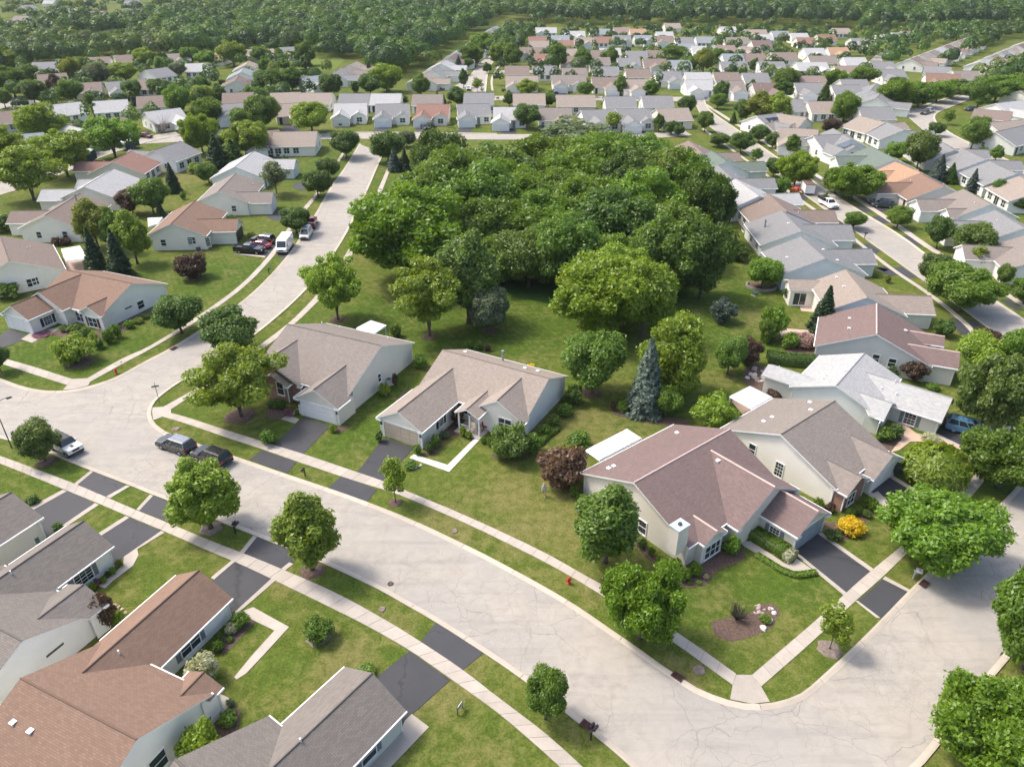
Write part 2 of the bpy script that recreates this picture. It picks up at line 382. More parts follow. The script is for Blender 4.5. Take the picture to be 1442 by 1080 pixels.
# ---------------------------------------------------------------- ground
gm = MB(); gm.face([(-2400, -150, 0), (2400, -150, 0), (2400, 2600, 0), (-2400, 2600, 0)])
tag(ob('ground', gm.mesh('ground', [GRASS])), kind='structure')
MEADOW = flat_grass('meadow_grass', (.085, .125, .022), (.15, .19, .045))
TALL = flat_grass('tall_grass', (.030, .075, .016), (.055, .12, .026))
STRAW = plain('field_soil', (.42, .36, .24), .95, .15, .05)
def land(pts, m, z=.004): return tag(sheet('lawn', PX(*pts), z, m), kind='structure')
land([(725, 395), (800, 402), (800, 432), (730, 420), (640, 405), (640, 390)], TALL, .008)
land([(575, 92), (640, 60), (700, 62), (672, 70), (640, 80), (608, 92)], MEADOW)
land([(60, 78), (105, 58), (150, 56), (165, 66), (130, 78), (90, 84)], MEADOW)
land([(435, 85), (470, 75), (485, 85), (470, 98), (445, 100)], MEADOW)
tag(sheet('field', PX((1225, 5), (1340, 5), (1350, 10), (1225, 10)), .01, MEADOW), kind='structure')
tag(sheet('field', PX((1250, 9), (1290, 9), (1290, 14), (1255, 14)), .012, STRAW), kind='structure')

# ---------------------------------------------------------------- roads
NORTH = [(326.7, 641.7), (403.3, 668.3), (463.3, 688.3), (520, 708.3), (586.7, 735), (660, 770), (700, 790), (800, 845), (860, 886.7), (900, 914), (935, 940), (953.3, 950.8),
         (976.7, 967.5), (1003.3, 979.2), (1025.8, 986.7), (1045, 991), (1065, 992.5), (1085.8, 990.8), (1106.7, 985.8), (1128.3, 977.5), (1143.3, 965), (1161.7, 948.3), (1200, 913.3), (1236.7, 876.7),
         (1282.2, 829.3), (1334, 780), (1387, 730.3), (1409.7, 708.5), (1428, 690), (1450, 662), (1480, 620)]
WESTCORNER = [(540, 217), (526, 249.4), (505, 298), (480, 345), (453, 383), (421.7, 420), (371.7, 463.3), (325, 497), (271.7, 528.3), (250, 541), (232, 554), (218, 566), (212.5, 578), (214.5, 593), (225, 603), (239, 611.7), (275, 624)]
SOUTH = [(-60, 596), (0, 618.3), (21.7, 623), (66.7, 637), (93, 649), (128.3, 663.3), (183.3, 684.2), (210.8, 695.8), (262, 715), (305, 733.3), (321.7, 740), (385, 765), (455, 793.3), (533.3, 830), (560, 845.8), (613.3, 875.8),
         (681.7, 920), (740, 960), (820, 1023), (848.3, 1045), (886.7, 1078.3), (930, 1120), (960, 1160)]
NWEST = [(-60, 520), (0, 532.5), (21.7, 541.7), (45, 548.3), (66.7, 551.3), (88.3, 551.3), (108, 549), (124, 545), (145, 539), (166.7, 530.8), (200, 511.7), (240, 491.7), (295, 456.7), (333.3, 431.7), (366.7, 403.3), (402.5, 364.2),
         (425, 332), (446.7, 298), (466, 262), (482.8, 241), (498, 216), (506, 203)]
SE = [(1180, 1180), (1240, 1130), (1275, 1100), (1300, 1078), (1320, 1053), (1345, 1022), (1378, 980), (1413.7, 936), (1450, 895), (1520, 820)]
def ground_line(px, it=2): return smooth_line(PX(*px), it)
kn1 = ground_line(WESTCORNER + NORTH); ks = ground_line(SOUTH); kw = ground_line(NWEST); ke = ground_line(SE)
road_main = kn1 + ke[::-1] + ks[::-1] + kw
tag(sheet('road', road_main, .012, ROAD), kind='structure')
def street(a, b, z=.010):
    la, lb = ground_line(a), ground_line(b)
    tag(sheet('road', la + lb[::-1], z, ROAD), kind='structure'); return la, lb
# right-hand street that runs away to the upper left, and the far cross streets
RL = [(967, 133), (979, 146), (985, 160), (993, 175), (1027.5, 199.4), (1098, 250), (1167.9, 300.8), (1276.9, 379.3), (1352, 433.5), (1388, 460.5), (1440, 500), (1490, 545)]
RR = [(992, 133), (993, 145), (1000, 157), (1042.8, 185.6), (1090, 218.9), (1147.8, 257.1), (1208.9, 296), (1271.4, 332.8), (1310.3, 363.3), (1394.9, 418.3), (1441.5, 449.2), (1500, 490)]
rl, rr = street(RL, RR)
st_b = street([(205, 203), (300, 198), (455, 196.5), (505, 196), (570, 196.5), (700, 197.5), (900, 197), (975, 191)], [(205, 195), (300, 191), (455, 189), (560, 188), (700, 190), (900, 190), (965, 185)], .008)
st_c = street([(688, 142), (800, 141), (960, 144), (1010, 142), (1100, 147), (1190, 152), (1210, 160)], [(690, 136), (800, 136), (960, 137.5), (1010, 137), (1100, 141), (1190, 146), (1214, 154)], .008)
st_d = street([(700, 104), (830, 102), (930, 102), (1040, 108), (1130, 104), (1230, 106)], [(700, 100), (830, 98.5), (930, 98.5), (1040, 104), (1130, 100), (1225, 101)], .006)
st_e = street([(640, 122), (658, 112), (667, 100), (677, 88), (695, 76), (720, 60)], [(684, 134), (686, 112), (688, 100), (694, 88), (706, 76), (728, 60)], .006)
st_f = street([(-40, 289), (0, 275), (60, 258), (110, 235), (170, 212), (222, 197), (262, 190)], [(-40, 268), (0, 257), (60, 241), (110, 220), (170, 202), (210, 192), (255, 186)], .006)
st_g = street([(-20, 156), (20, 151), (50, 150)], [(-20, 138), (20, 135), (58, 143)], .006)
# street further right, with the bend where two cars meet
st_s = street([(1370, 131), (1340, 139), (1300, 152), (1272, 159), (1284, 170), (1300, 184), (1318, 198), (1360, 220), (1442, 258), (1500, 285)], [(1382, 133), (1360, 143), (1335, 153), (1318, 160), (1316, 168), (1322, 176), (1340, 189), (1372, 205), (1442, 235), (1500, 258)], .009)
st_h = street([(1222, 92), (1228, 82), (1240, 74), (1262, 66)], [(1238, 92), (1246, 82), (1254, 75), (1272, 66)], .006)
st_i = street([(1290, 30), (1330, 26), (1380, 20)], [(1290, 32.5), (1330, 28.5), (1380, 22)], .006)

# kerbs: a rolled concrete kerb and gutter along every near road edge, in sections with open joints
def kerb(line, side, z=.0, length=6.0, label=None, w=.52, h=.11):
    L, tot = resample(line, 1.2); L = [tuple(p) for p in L]
    a = L; b = offset(L, -w * side); top = offset(L, -w * .35 * side)
    root = None; per = max(2, int(round(length / 1.2)))
    root = tag(ob('kerb', None), kind='structure'); root.empty_display_size = .3
    i = 0
    while i < len(L) - 1:
        j = min(i + per, len(L) - 1); mb = MB()
        for k in range(i, j):
            def pr(q, t):
                r = []
                for pnt, zz in ((a, .02), (a, h), (top, h), (b, .022)):
                    p0 = np.array(pnt[q]); p1 = np.array(pnt[q + 1 if q + 1 < len(L) else q]); 
                    p = p0 * (1 - t) + p1 * t; r.append((p[0], p[1], zz))
                return r
            r0 = pr(k, .02 if k == i else 0); r1 = pr(k, .985 if k == j - 1 else 1)
            for q in range(3):
                f = [r0[q], r1[q], r1[q + 1], r0[q + 1]]
                mb.face(f if side < 0 else f[::-1])
            for rr_ in ((r0, k == i), (r1, k == j - 1)):
                if rr_[1]: mb.face(rr_[0])
        ob('kerb_section', mb.mesh('kerb_section', [KERB]), root); i = j
    return root
kerb(kn1, 1); kerb(ks, -1); kerb(kw, 1); kerb(ke, -1)
kerb(rl, -1, length=14); kerb(rr, 1, length=14)
for s_ in (st_b, st_c, st_d, st_f, st_s): kerb(s_[0], -1, length=40); kerb(s_[1], 1, length=40)
kerb(st_e[0], 1, length=40); kerb(st_e[1], -1, length=40)

# ---------------------------------------------------------------- pavements, each slab its own piece with an open joint
def walkway(left, right, slab=1.5, name='sidewalk', z=.055, m=WALKC, new=(), it=1):
    L = smooth_line(PX(*left), it); R = smooth_line(PX(*right), it)
    _, t = resample(L, 1); n = max(1, int(round(t / slab))); step = t / n
    L, _ = resample(L, step); _, tr = resample(R, 1); R, _ = resample(R, tr / n)
    n = min(len(L), len(R)) - 1
    mb = MB()
    for i in range(n):
        mb.face([(*L[i], .024), (*R[i], .024), (*R[i + 1], .024), (*L[i + 1], .024)])
    root = tag(ob(name, mb.mesh(name, [JOINT])), kind='structure'); g = .016 / step
    for i in range(n):
        q = [L[i] + (L[i + 1] - L[i]) * g, R[i] + (R[i + 1] - R[i]) * g, R[i + 1] - (R[i + 1] - R[i]) * g, L[i + 1] - (L[i + 1] - L[i]) * g]
        q = ccw([tuple(p) for p in q]); b = MB(); dz = random.uniform(-.004, .004)
        b.hexa([(x, y, .0) for x, y in q], [(x, y, z + dz) for x, y in q])
        ob('slab', b.mesh('slab', [NEWC if i in new else m]), root)
    return root
def strip_walk(left, right, name='sidewalk', z=.045, m=WALKC):
    L = smooth_line(PX(*left)); R = smooth_line(PX(*right))
    return tag(sheet(name, L + R[::-1], z, m, .04), kind='structure')
walkway([(241, 582), (260, 586.7), (300, 600), (376.7, 624.2), (426.7, 639.2), (500, 664.2), (540, 677.5), (568.3, 690), (660, 727.5), (771.7, 780), (816.7, 806.7), (863.3, 831.7), (968.3, 900), (1036.7, 949)],
        [(229, 587), (260, 595.8), (315, 615), (366.7, 631.7), (418.3, 650), (481.7, 671.7), (533.3, 687.5), (565, 697.5), (660, 738.3), (745, 780), (786.7, 801.7), (850, 839.2), (943.3, 900), (1031.7, 964.2)])
walkway([(1058.3, 950.8), (1160, 864.2), (1200, 826.7), (1230.2, 800.7), (1272, 767.2), (1330, 712), (1360, 685), (1395, 640), (1413, 600), (1418, 574)],
        [(1071.7, 966.7), (1150.8, 897.5), (1200, 850), (1246, 810), (1284, 772), (1343, 722), (1371, 697), (1408, 648), (1425, 600), (1427, 575)])
walkway([(-40, 628), (0, 642), (60, 664.2), (108.3, 682.5), (150.8, 700.8), (193.3, 719.2), (241.7, 738.3), (300, 763.3), (350, 782), (406.7, 805.6), (474, 834.6), (545.3, 874.2), (590, 901.9), (653.5, 944), (700, 981), (766, 1030), (821.4, 1080), (860, 1120)],
        [(-40, 639), (0, 652.7), (60, 676.7), (91.7, 690), (136.7, 708.3), (180, 726.7), (228.3, 746.7), (300, 778.3), (340, 795), (384.3, 816), (455.5, 850.4), (518.9, 882), (579.5, 916.4), (635, 956), (700, 1002), (740, 1036), (789.7, 1080), (825, 1118)])
walkway([(123, 533), (175, 503), (200, 494), (245, 467.5), (287.5, 440), (338.3, 403.3), (375, 365), (388, 347), (402, 326), (428.6, 291), (445, 273), (462, 248), (474.4, 227), (483.5, 213), (492, 202)],
        [(127, 538), (180, 508.5), (206, 495.5), (253.3, 467.7), (288.3, 446), (346.7, 403.3), (385, 362.5), (397, 344), (412, 321), (434, 293), (449.5, 273), (466, 248), (478, 228), (487, 213), (495, 203)])
walkway([(101.7, 534), (50, 517.5), (10, 506), (-40, 494)], [(95, 542.5), (45, 526.7), (0, 511.7), (-40, 501)])
walkway([(230, 573.3), (278.3, 546.7), (330, 512), (372, 482), (410, 453), (433, 430), (460, 400), (490, 355), (525, 284), (548.7, 230), (552, 222)],
        [(240.8, 576.7), (280, 551), (335, 516), (381, 484), (418, 454), (443, 430), (470, 400), (500, 355), (534, 280), (553, 230), (556, 222)])
def slab_piece(pts, name='corner_ramp', z=.05, m=WALKC):
    return tag(sheet(name, PX(*pts), z, m, .045), kind='structure')
slab_piece([(1031.7, 964.2), (1036.7, 950), (1058, 950.3), (1071.7, 966.7), (1084, 988), (1060, 991), (1028, 984.5)])
slab_piece([(101.7, 534), (123, 533), (127, 538), (124, 543.5), (106, 548), (88.8, 549.5), (95, 542.5)])
slab_piece([(230, 573.3), (240.8, 576.7), (241, 582), (229, 587), (216, 592), (214, 579), (215, 574)])
strip_walk([(988, 182), (1005, 194), (1065, 237.5), (1110, 272), (1183, 323), (1214.4, 348.8), (1253, 380), (1308, 415.5), (1359, 458), (1370.8, 474.8), (1400, 500)],
           [(991, 181), (1008, 193), (1068, 236.5), (1114, 271), (1188, 322), (1219.4, 347.8), (1258, 379), (1313, 414), (1365, 456), (1377, 473), (1407, 498)])
strip_walk([(993, 148.5), (1027, 171), (1055, 187.5), (1085, 208.5), (1145, 247), (1198, 277), (1255, 314.7), (1309, 353.6), (1348, 373), (1396, 404), (1441.5, 433), (1490, 465)],
           [(996, 147.5), (1030, 169), (1058, 185.5), (1089, 206.5), (1149, 245), (1204, 276), (1262, 313), (1316, 351.5), (1355, 371.5), (1404, 403), (1441.5, 427), (1490, 458)])
strip_walk([(1277, 155), (1300, 148), (1340, 136), (1368, 128)], [(1277, 157), (1300, 150), (1340, 138), (1369, 130)])
strip_walk([(692, 128), (690, 112), (697, 98), (706, 88)], [(695, 128), (693, 112), (700, 98), (709, 88)])
strip_walk([(460, 187), (560, 186), (700, 188)], [(460, 188), (560, 187), (700, 189)])

# ---------------------------------------------------------------- driveways
def drive(pts, edges=(), label=None, name='driveway', z=.034, m=ASPH):
    d = tag(sheet(name, PX(*pts), z, m, .03), kind='structure')
    for e in edges: sheet('concrete_edge', PX(*e), z + .012, WALKC, .04, d)
    return d
F = lambda x, y: (60 + x / 6, 640 + y / 6)
D = lambda x, y: (560 + x / 6, 780 + y / 6)
E_ = lambda x, y: (260 + x / 6, 560 + y / 6)
Cc = lambda x, y: (420 + x / 6, 650 + y / 6)
K = lambda x, y: (240 + x / 6, 740 + y / 6)
Rr = lambda x, y: (940 + x / 4.8, 680 + y / 4.8)
S_ = lambda x, y: (1200 + x / 5.96, 690 + y / 5.96)
M_ = lambda x, y: (520 + x / 4.8, 480 + y / 4.8)
J = lambda x, y: (470 + x / 6, 900 + y / 6)
drive([F(295, 260), F(535, 355), F(705, 262), F(430, 145)], [[F(268, 247), F(293, 259), F(430, 145), F(405, 138)], [F(537, 356), F(570, 370), F(740, 268), F(707, 263)]])
drive([(95, 691.7), (133.3, 708.3), (86, 742), (40, 775), (5, 750), (47, 718)], [[(88, 690), (94.5, 691.6), (47, 718), (42, 714.5)], [(133.8, 708.5), (139.5, 711), (90, 744), (86, 741.5)]])
drive([F(820, 475), F(1085, 580), F(1220, 512), F(1150, 440), F(935, 348)], [[F(793, 464), F(818, 474), F(935, 348), F(908, 340)], [F(1087, 581), F(1116, 598), F(1250, 520), F(1222, 511)]])
drive([(182.5, 729), (226.7, 747.5), (163, 792), (150, 800), (125, 770), (141.7, 755)], [[F(703, 520), F(733, 534), F(490, 690), F(462, 672)], [F(1002, 646), F(1032, 660), F(700, 862), F(672, 875)]])
tag(sheet('front_walk', PX(F(690, 868), F(800, 800), F(812, 850), F(765, 940), F(590, 1070), F(530, 1130), F(470, 1110), F(600, 1010), F(680, 930)), .05, WALKC, .045), kind='structure')
drive([K(735, 97), K(620, 240), K(935, 363), K(1040, 310), K(1000, 190)], [[K(700, 85), K(733, 96), K(618, 239), K(588, 224)], [K(937, 364), K(968, 380), K(1040, 325), K(1005, 312)]])
drive([K(545, 307), K(862, 437), K(560, 715), K(470, 780), K(330, 540), K(360, 458)], [[K(520, 294), K(543, 306), K(370, 455), K(342, 440)], [K(864, 438), K(905, 450), K(630, 690), K(560, 742), K(545, 730)]])
drive([D(325, 580), D(725, 835), D(550, 980), D(195, 740)])
drive([J(640, 98), J(985, 345), J(665, 632), J(560, 720), J(350, 330)])
drive([E_(660, 445), E_(945, 545), E_(870, 640), E_(545, 525)])
drive([E_(1010, 160), E_(1232, 240), E_(1000, 478), E_(755, 400)])
drive([Cc(365, 125), Cc(665, 235), Cc(580, 345), Cc(250, 225)])
drive([M_(95, 655), M_(300, 722), M_(100, 950), M_(-85, 895)])
drive([S_(50, 930), S_(255, 750), S_(475, 860), S_(240, 1073)], [[S_(22, 928), S_(48, 931), S_(236, 1073), S_(205, 1073), S_(150, 1030)], [S_(257, 748), S_(275, 725), S_(500, 845), S_(477, 859)]])
drive([Rr(860, 455), Rr(1015, 345), Rr(1370, 600), Rr(1210, 742)], [[Rr(845, 470), Rr(859, 458), Rr(1208, 741), Rr(1190, 758)], [Rr(1017, 344), Rr(1037, 334), Rr(1390, 580), Rr(1372, 598)]])
drive([(1223, 695), (1250.7, 671), (1268, 683), (1320, 712), (1295, 738), (1262, 720)], [[(1222, 697), (1227, 693), (1263, 719), (1259, 722)], [(1252, 672), (1256, 669), (1322, 709), (1319, 712)]])
drive([(1318, 612), (1336, 594), (1360, 596), (1410, 612), (1412, 640), (1392, 652), (1355, 632)], [[(1315, 613), (1319, 610.5), (1356, 629), (1352, 633)]])
drive([(-40, 470), (0, 473), (12, 463), (42, 473), (31, 480), (10, 488), (-40, 500)])
drive([(335, 357), (345, 350), (395, 341), (388, 347), (378, 362), (345, 361)], [[(330, 358), (337, 356.5), (374, 361), (373, 363)]])
drive([(390, 362), (398, 349), (412, 348), (402, 364)])
drive([(375, 307), (388, 297), (402, 296), (425, 292), (412, 306), (392, 312)])
drive([(411, 264), (418, 257), (435, 256), (440, 262), (427, 269)])
def aprons(lst, m=ASPH):
    for a in lst: drive(a, z=.03, m=m)
Q8 = lambda x, y: (1162 + x / 5.143, 150 + y / 5.143)
Q2 = lambda x, y: (1120 + x / 7.2, 230 + y / 7.2)
aprons([[Q2(590, 435), Q2(690, 435), Q2(800, 495), Q2(700, 497)], [Q2(755, 540), Q2(860, 540), Q2(980, 605), Q2(880, 610)], [Q2(1070, 740), Q2(1170, 740), Q2(1300, 830), Q2(1210, 833)], [Q2(800, 460), Q2(960, 430), Q2(1010, 470), Q2(880, 495)],
        [Q2(1080, 555), Q2(1250, 590), Q2(1150, 600), Q2(1040, 602)], [Q2(450, 815), Q2(740, 815), Q2(860, 890), Q2(800, 935), Q2(690, 855)], [Q2(200, 490), Q2(300, 490), Q2(420, 550), Q2(280, 550)], [Q2(370, 590), Q2(480, 600), Q2(580, 670), Q2(440, 670)],
        [Q2(360, 280), Q2(440, 280), Q2(520, 345), Q2(450, 350)], [Q2(150, 145), Q2(230, 145), Q2(300, 190), Q2(240, 190)], [Q2(800, 1050), Q2(960, 1080), Q2(900, 1100)], [Q2(30, 320), Q2(100, 320), Q2(130, 370), Q2(50, 375)],
        [(1231, 377), (1250, 375), (1268, 388), (1250, 388)], [(1258, 377), (1270, 376), (1292, 391), (1277, 392)], [(1335, 448), (1350, 449), (1362, 460), (1372, 477), (1352, 470)], [(1362, 450), (1373, 452), (1390, 467), (1378, 472)],
        [(1408, 422), (1422, 422), (1442, 437), (1430, 437)], [(1334, 367), (1345, 372), (1340, 380), (1332, 374)], [(1352, 370), (1362, 365), (1395, 378), (1380, 386)], [(1430, 540), (1460, 540), (1460, 575), (1428, 560)]])
aprons([[(527, 177), (546, 177), (548, 186), (526, 186)], [(586, 180), (602, 180), (603, 187), (585, 187)], [(645, 181), (664, 181), (665, 188), (646, 188)], [(705, 182), (726, 182), (727, 189), (706, 189)], [(872, 181), (895, 181), (897, 189), (873, 189)],
        [(973, 135), (997, 135), (997, 138), (972, 138)], [(300, 183), (325, 183), (325, 190), (300, 190)], [(400, 177), (420, 177), (422, 187), (398, 187)], [(780, 131), (797, 131), (797, 136), (780, 136)], [(885, 133), (903, 133), (903, 137), (885, 137)]])
def path(pts, name='front_walk', m=NEWC, z=.05): return tag(sheet(name, PX(*pts), z, m, .045), kind='structure')
path([M_(300, 768), M_(530, 840), M_(712, 660), M_(742, 672), M_(540, 886), M_(272, 792)])
path([K(700, 690), K(1003, 858), K(800, 1080), K(640, 1250), K(560, 1300), K(540, 1280), K(700, 1085), K(880, 887), K(690, 795), K(620, 720)], m=WALKC)
path([E_(960, 90), E_(975, 110), E_(905, 160), E_(970, 185), E_(935, 220), E_(815, 183)], m=WALKC)
path([Rr(480, 390), Rr(560, 395), Rr(640, 445), Rr(720, 495), Rr(790, 545), Rr(850, 545), Rr(868, 508), Rr(980, 588), Rr(900, 612), Rr(800, 605), Rr(720, 560), Rr(600, 475), Rr(520, 430)], m=WALKC)
path([J(600, 690), J(660, 632), J(805, 742), J(740, 810), J(480, 1080), J(380, 1200), J(220, 1200), J(300, 1080), J(560, 800)], m=WALKC)
path([(30, 478), (42, 470), (83, 461), (84, 464), (45, 483)], m=WALKC)
path([(1256, 596), (1272, 597), (1290, 610), (1318, 618), (1352, 629), (1345, 634), (1300, 622), (1282, 622), (1266, 634), (1254, 637), (1262, 627), (1270, 618)], m=mat_concrete('sand_pavers', (.52, .38, .28)))
path([(1225, 697), (1236, 692), (1262, 718), (1252, 722)], m=WALKC)

# planting beds of bark mulch, and tree rings
BEDS = [
 [M_(365, 728), M_(380, 778), M_(440, 775), M_(475, 730), M_(505, 665), M_(560, 640), M_(640, 650), M_(700, 662), M_(690, 600), M_(640, 550), M_(560, 560)], [(690, 645), (700, 628), (745, 605), (760, 620), (745, 640), (715, 648)],
 [Rr(40, 640), Rr(90, 560), Rr(250, 520), Rr(400, 450), Rr(500, 425), Rr(530, 500), Rr(470, 540), Rr(340, 590), Rr(260, 690), Rr(140, 710), Rr(60, 690)], [(815, 680), (835, 725), (900, 775), (960, 830), (945, 800), (895, 755), (840, 690)],
 [Rr(290, 940), Rr(400, 910), Rr(520, 900), Rr(580, 860), Rr(640, 815), Rr(720, 815), Rr(765, 870), Rr(700, 980), Rr(600, 1030), Rr(430, 1075), Rr(320, 1030)], [(857, 577), (900, 586), (950, 588), (975, 592), (960, 603), (920, 596), (870, 586)],
 [(1203, 738), (1225, 702), (1240, 712), (1225, 730), (1190, 762), (1162, 755), (1160, 735)], [(380, 590), (372, 585), (385, 565), (410, 580), (408, 592)], [(463, 607), (485, 598), (492, 602), (478, 610)], [(558, 565), (575, 540), (568, 560), (560, 575), (548, 578)],
 [(70, 470), (90, 455), (130, 470), (150, 460), (200, 440), (222, 430), (218, 440), (170, 470), (120, 490), (95, 478)], [(335, 380), (345, 355), (360, 352)], [K(480, 900), K(690, 800), K(720, 815), K(470, 1080), K(330, 1080)], [(300, 1000), (318, 985), (340, 1000), (335, 1030), (300, 1060), (285, 1050)],
 [(1235, 640), (1240, 615), (1262, 610), (1270, 620), (1254, 636)], [(1100, 505), (1110, 490), (1160, 490), (1165, 500)], [(163, 800), (150, 795), (105, 830), (110, 840)], [(1045, 525), (1060, 510), (1085, 520), (1080, 560), (1055, 560)],
]
for b_ in BEDS[:11] + BEDS[12:]: tag(sheet('mulch_bed', PX(*b_), .02, MULCH, .015), kind='structure')
RINGM = {}
def ring(px, py, r, m=MULCH):
    mb = MB(); n = 14; pts = [(r * (1 + .12 * sin(3 * k + px)) * cos(2 * pi * k / n), r * (1 + .12 * cos(2 * k + py)) * sin(2 * pi * k / n)) for k in range(n)]
    mb.hexa([(x, y, 0) for x, y in pts], [(x * .8, y * .8, .09) for x, y in pts])
    x, y = P(px, py); tag(ob('mulch_ring', mb.mesh('mulch_ring', [m]), None, (x, y, .015)), kind='structure')
for r_ in [(297, 744, 1.1, MULCHG), (440, 803, 1.15), (557, 708, .75), (65, 650, 1.1), (338, 586, 1.9), (112, 510, 1.9, MULCH), (1308, 785, 1.3), (1168, 914, 1.0, MULCHG), (605, 474, 1.2), (690, 466, 1.3), (475, 450, 1.2), (273, 391, 1.6), (448, 897, 1.0, MULCHG), (833, 553, 1.4), (1072, 404, 2.2), (550, 822, .3), (640, 748, .35, MULCHG), (538, 858, .35, MULCHG), (985, 943, .5, MULCHG), (248, 604, .5, MULCHG)]: ring(*r_)
# ---------------------------------------------------------------- houses
OH = .35
WINC = {}
def window_meshes(w, h, style):
    k = (round(w, 2), round(h, 2), style)
    if k in WINC: return WINC[k]
    f = MB(); t = .09
    f.box(-w / 2 - t, w / 2 + t, -.07, .02, -h / 2 - t, -h / 2); f.box(-w / 2 - t, w / 2 + t, -.07, .02, h / 2, h / 2 + t)
    f.box(-w / 2 - t, -w / 2, -.07, .02, -h / 2, h / 2); f.box(w / 2, w / 2 + t, -.07, .02, -h / 2, h / 2)
    f.box(-w / 2 - t - .03, w / 2 + t + .03, -.11, .02, -h / 2 - t - .05, -h / 2 - t)
    n = {'single': 1, 'double': 2, 'triple': 3, 'patio': 2, 'grid': 1}[style]
    for i in range(1, n): f.box(-w / 2 + w * i / n - .035, -w / 2 + w * i / n + .035, -.06, .01, -h / 2, h / 2)
    if style != 'patio': f.box(-w / 2, w / 2, -.055, .01, -.03, .03)
    if style == 'grid':
        for i in (1, 2): f.box(-w / 2 + w * i / 3 - .015, -w / 2 + w * i / 3 + .015, -.045, .01, -h / 2, h / 2)
        for z in (-h / 4, h / 4): f.box(-w / 2, w / 2, -.045, .01, z - .015, z + .015)
    p = MB(); p.box(-w / 2, w / 2, -.025, .015, -h / 2, h / 2)
    a = (f.mesh('window', [TRIM]), p.mesh('pane', [GLASS]))
    q = MB(); q.v = f.v + p.v; q.f = f.f + [tuple(i + len(f.v) for i in c) for c in p.f]; q.m = [0] * len(f.f) + [1] * len(p.f)
    WINC[k] = (*a, q.mesh('window', [TRIM, GLASS])); return WINC[k]
BOXC = {}
def boxmesh(name, x, y, z, m):
    k = (name, round(x, 2), round(y, 2), round(z, 2), m.name)
    if k not in BOXC:
        b = MB(); b.box(-x / 2, x / 2, -y / 2, y / 2, 0, z); BOXC[k] = b.mesh(name, [m])
    return BOXC[k]
def louver(x, z, m):
    k = ('louver', x, z, m.name)
    if k not in BOXC:
        b = MB(); n = 9
        for i in range(n): b.box(-x / 2, x / 2, -.035, .0, -z / 2 + z * i / n, -z / 2 + z * (i + .82) / n)
        b.box(-x / 2, x / 2, -.015, .01, -z / 2, z / 2); BOXC[k] = b.mesh('shutter', [m])
    return BOXC[k]
def garage_mesh(w, h, m):
    k = ('gd', w, h, m.name)
    if k not in BOXC:
        b = MB(); n = 4; c = 4
        b.box(-w / 2 - .14, -w / 2, -.07, .02, 0, h + .14, 1); b.box(w / 2, w / 2 + .14, -.07, .02, 0, h + .14, 1); b.box(-w / 2, w / 2, -.07, .02, h, h + .14, 1)
        b.box(-w / 2, w / 2, -.012, .02, 0, h)
        for i in range(n):
            for j in range(c):
                b.box(-w / 2 + w * (j + .06) / c, -w / 2 + w * (j + .94) / c, -.035, -.01, h * (i + .08) / n, h * (i + .93) / n)
        BOXC[k] = b.mesh('garage_door', [m, TRIM])
    return BOXC[k]
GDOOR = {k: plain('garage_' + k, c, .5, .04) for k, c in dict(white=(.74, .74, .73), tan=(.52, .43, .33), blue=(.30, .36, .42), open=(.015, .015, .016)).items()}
def vent_mesh(kind):
    if ('v', kind) not in BOXC:
        b = MB()
        if kind == 'stack': b.tube([(0, 0, -.3), (0, 0, .32)], .06, 8); b.tube([(0, 0, .32), (0, 0, .36)], .075, 8)
        elif kind == 'cap': b.box(-.16, .16, -.16, .16, -.3, .08); b.box(-.2, .2, -.2, .2, .08, .15)
        elif kind == 'flue': b.tube([(0, 0, -.5), (0, 0, 1.3)], .14, 10); b.tube([(0, 0, 1.3), (0, 0, 1.36), (0, 0, 1.5)], [.22, .22, .2], 10)
        BOXC[('v', kind)] = b.mesh('roof_vent', [WHITEP if kind != 'flue' else GALV])
    return BOXC[('v', kind)]
HOUSES = []
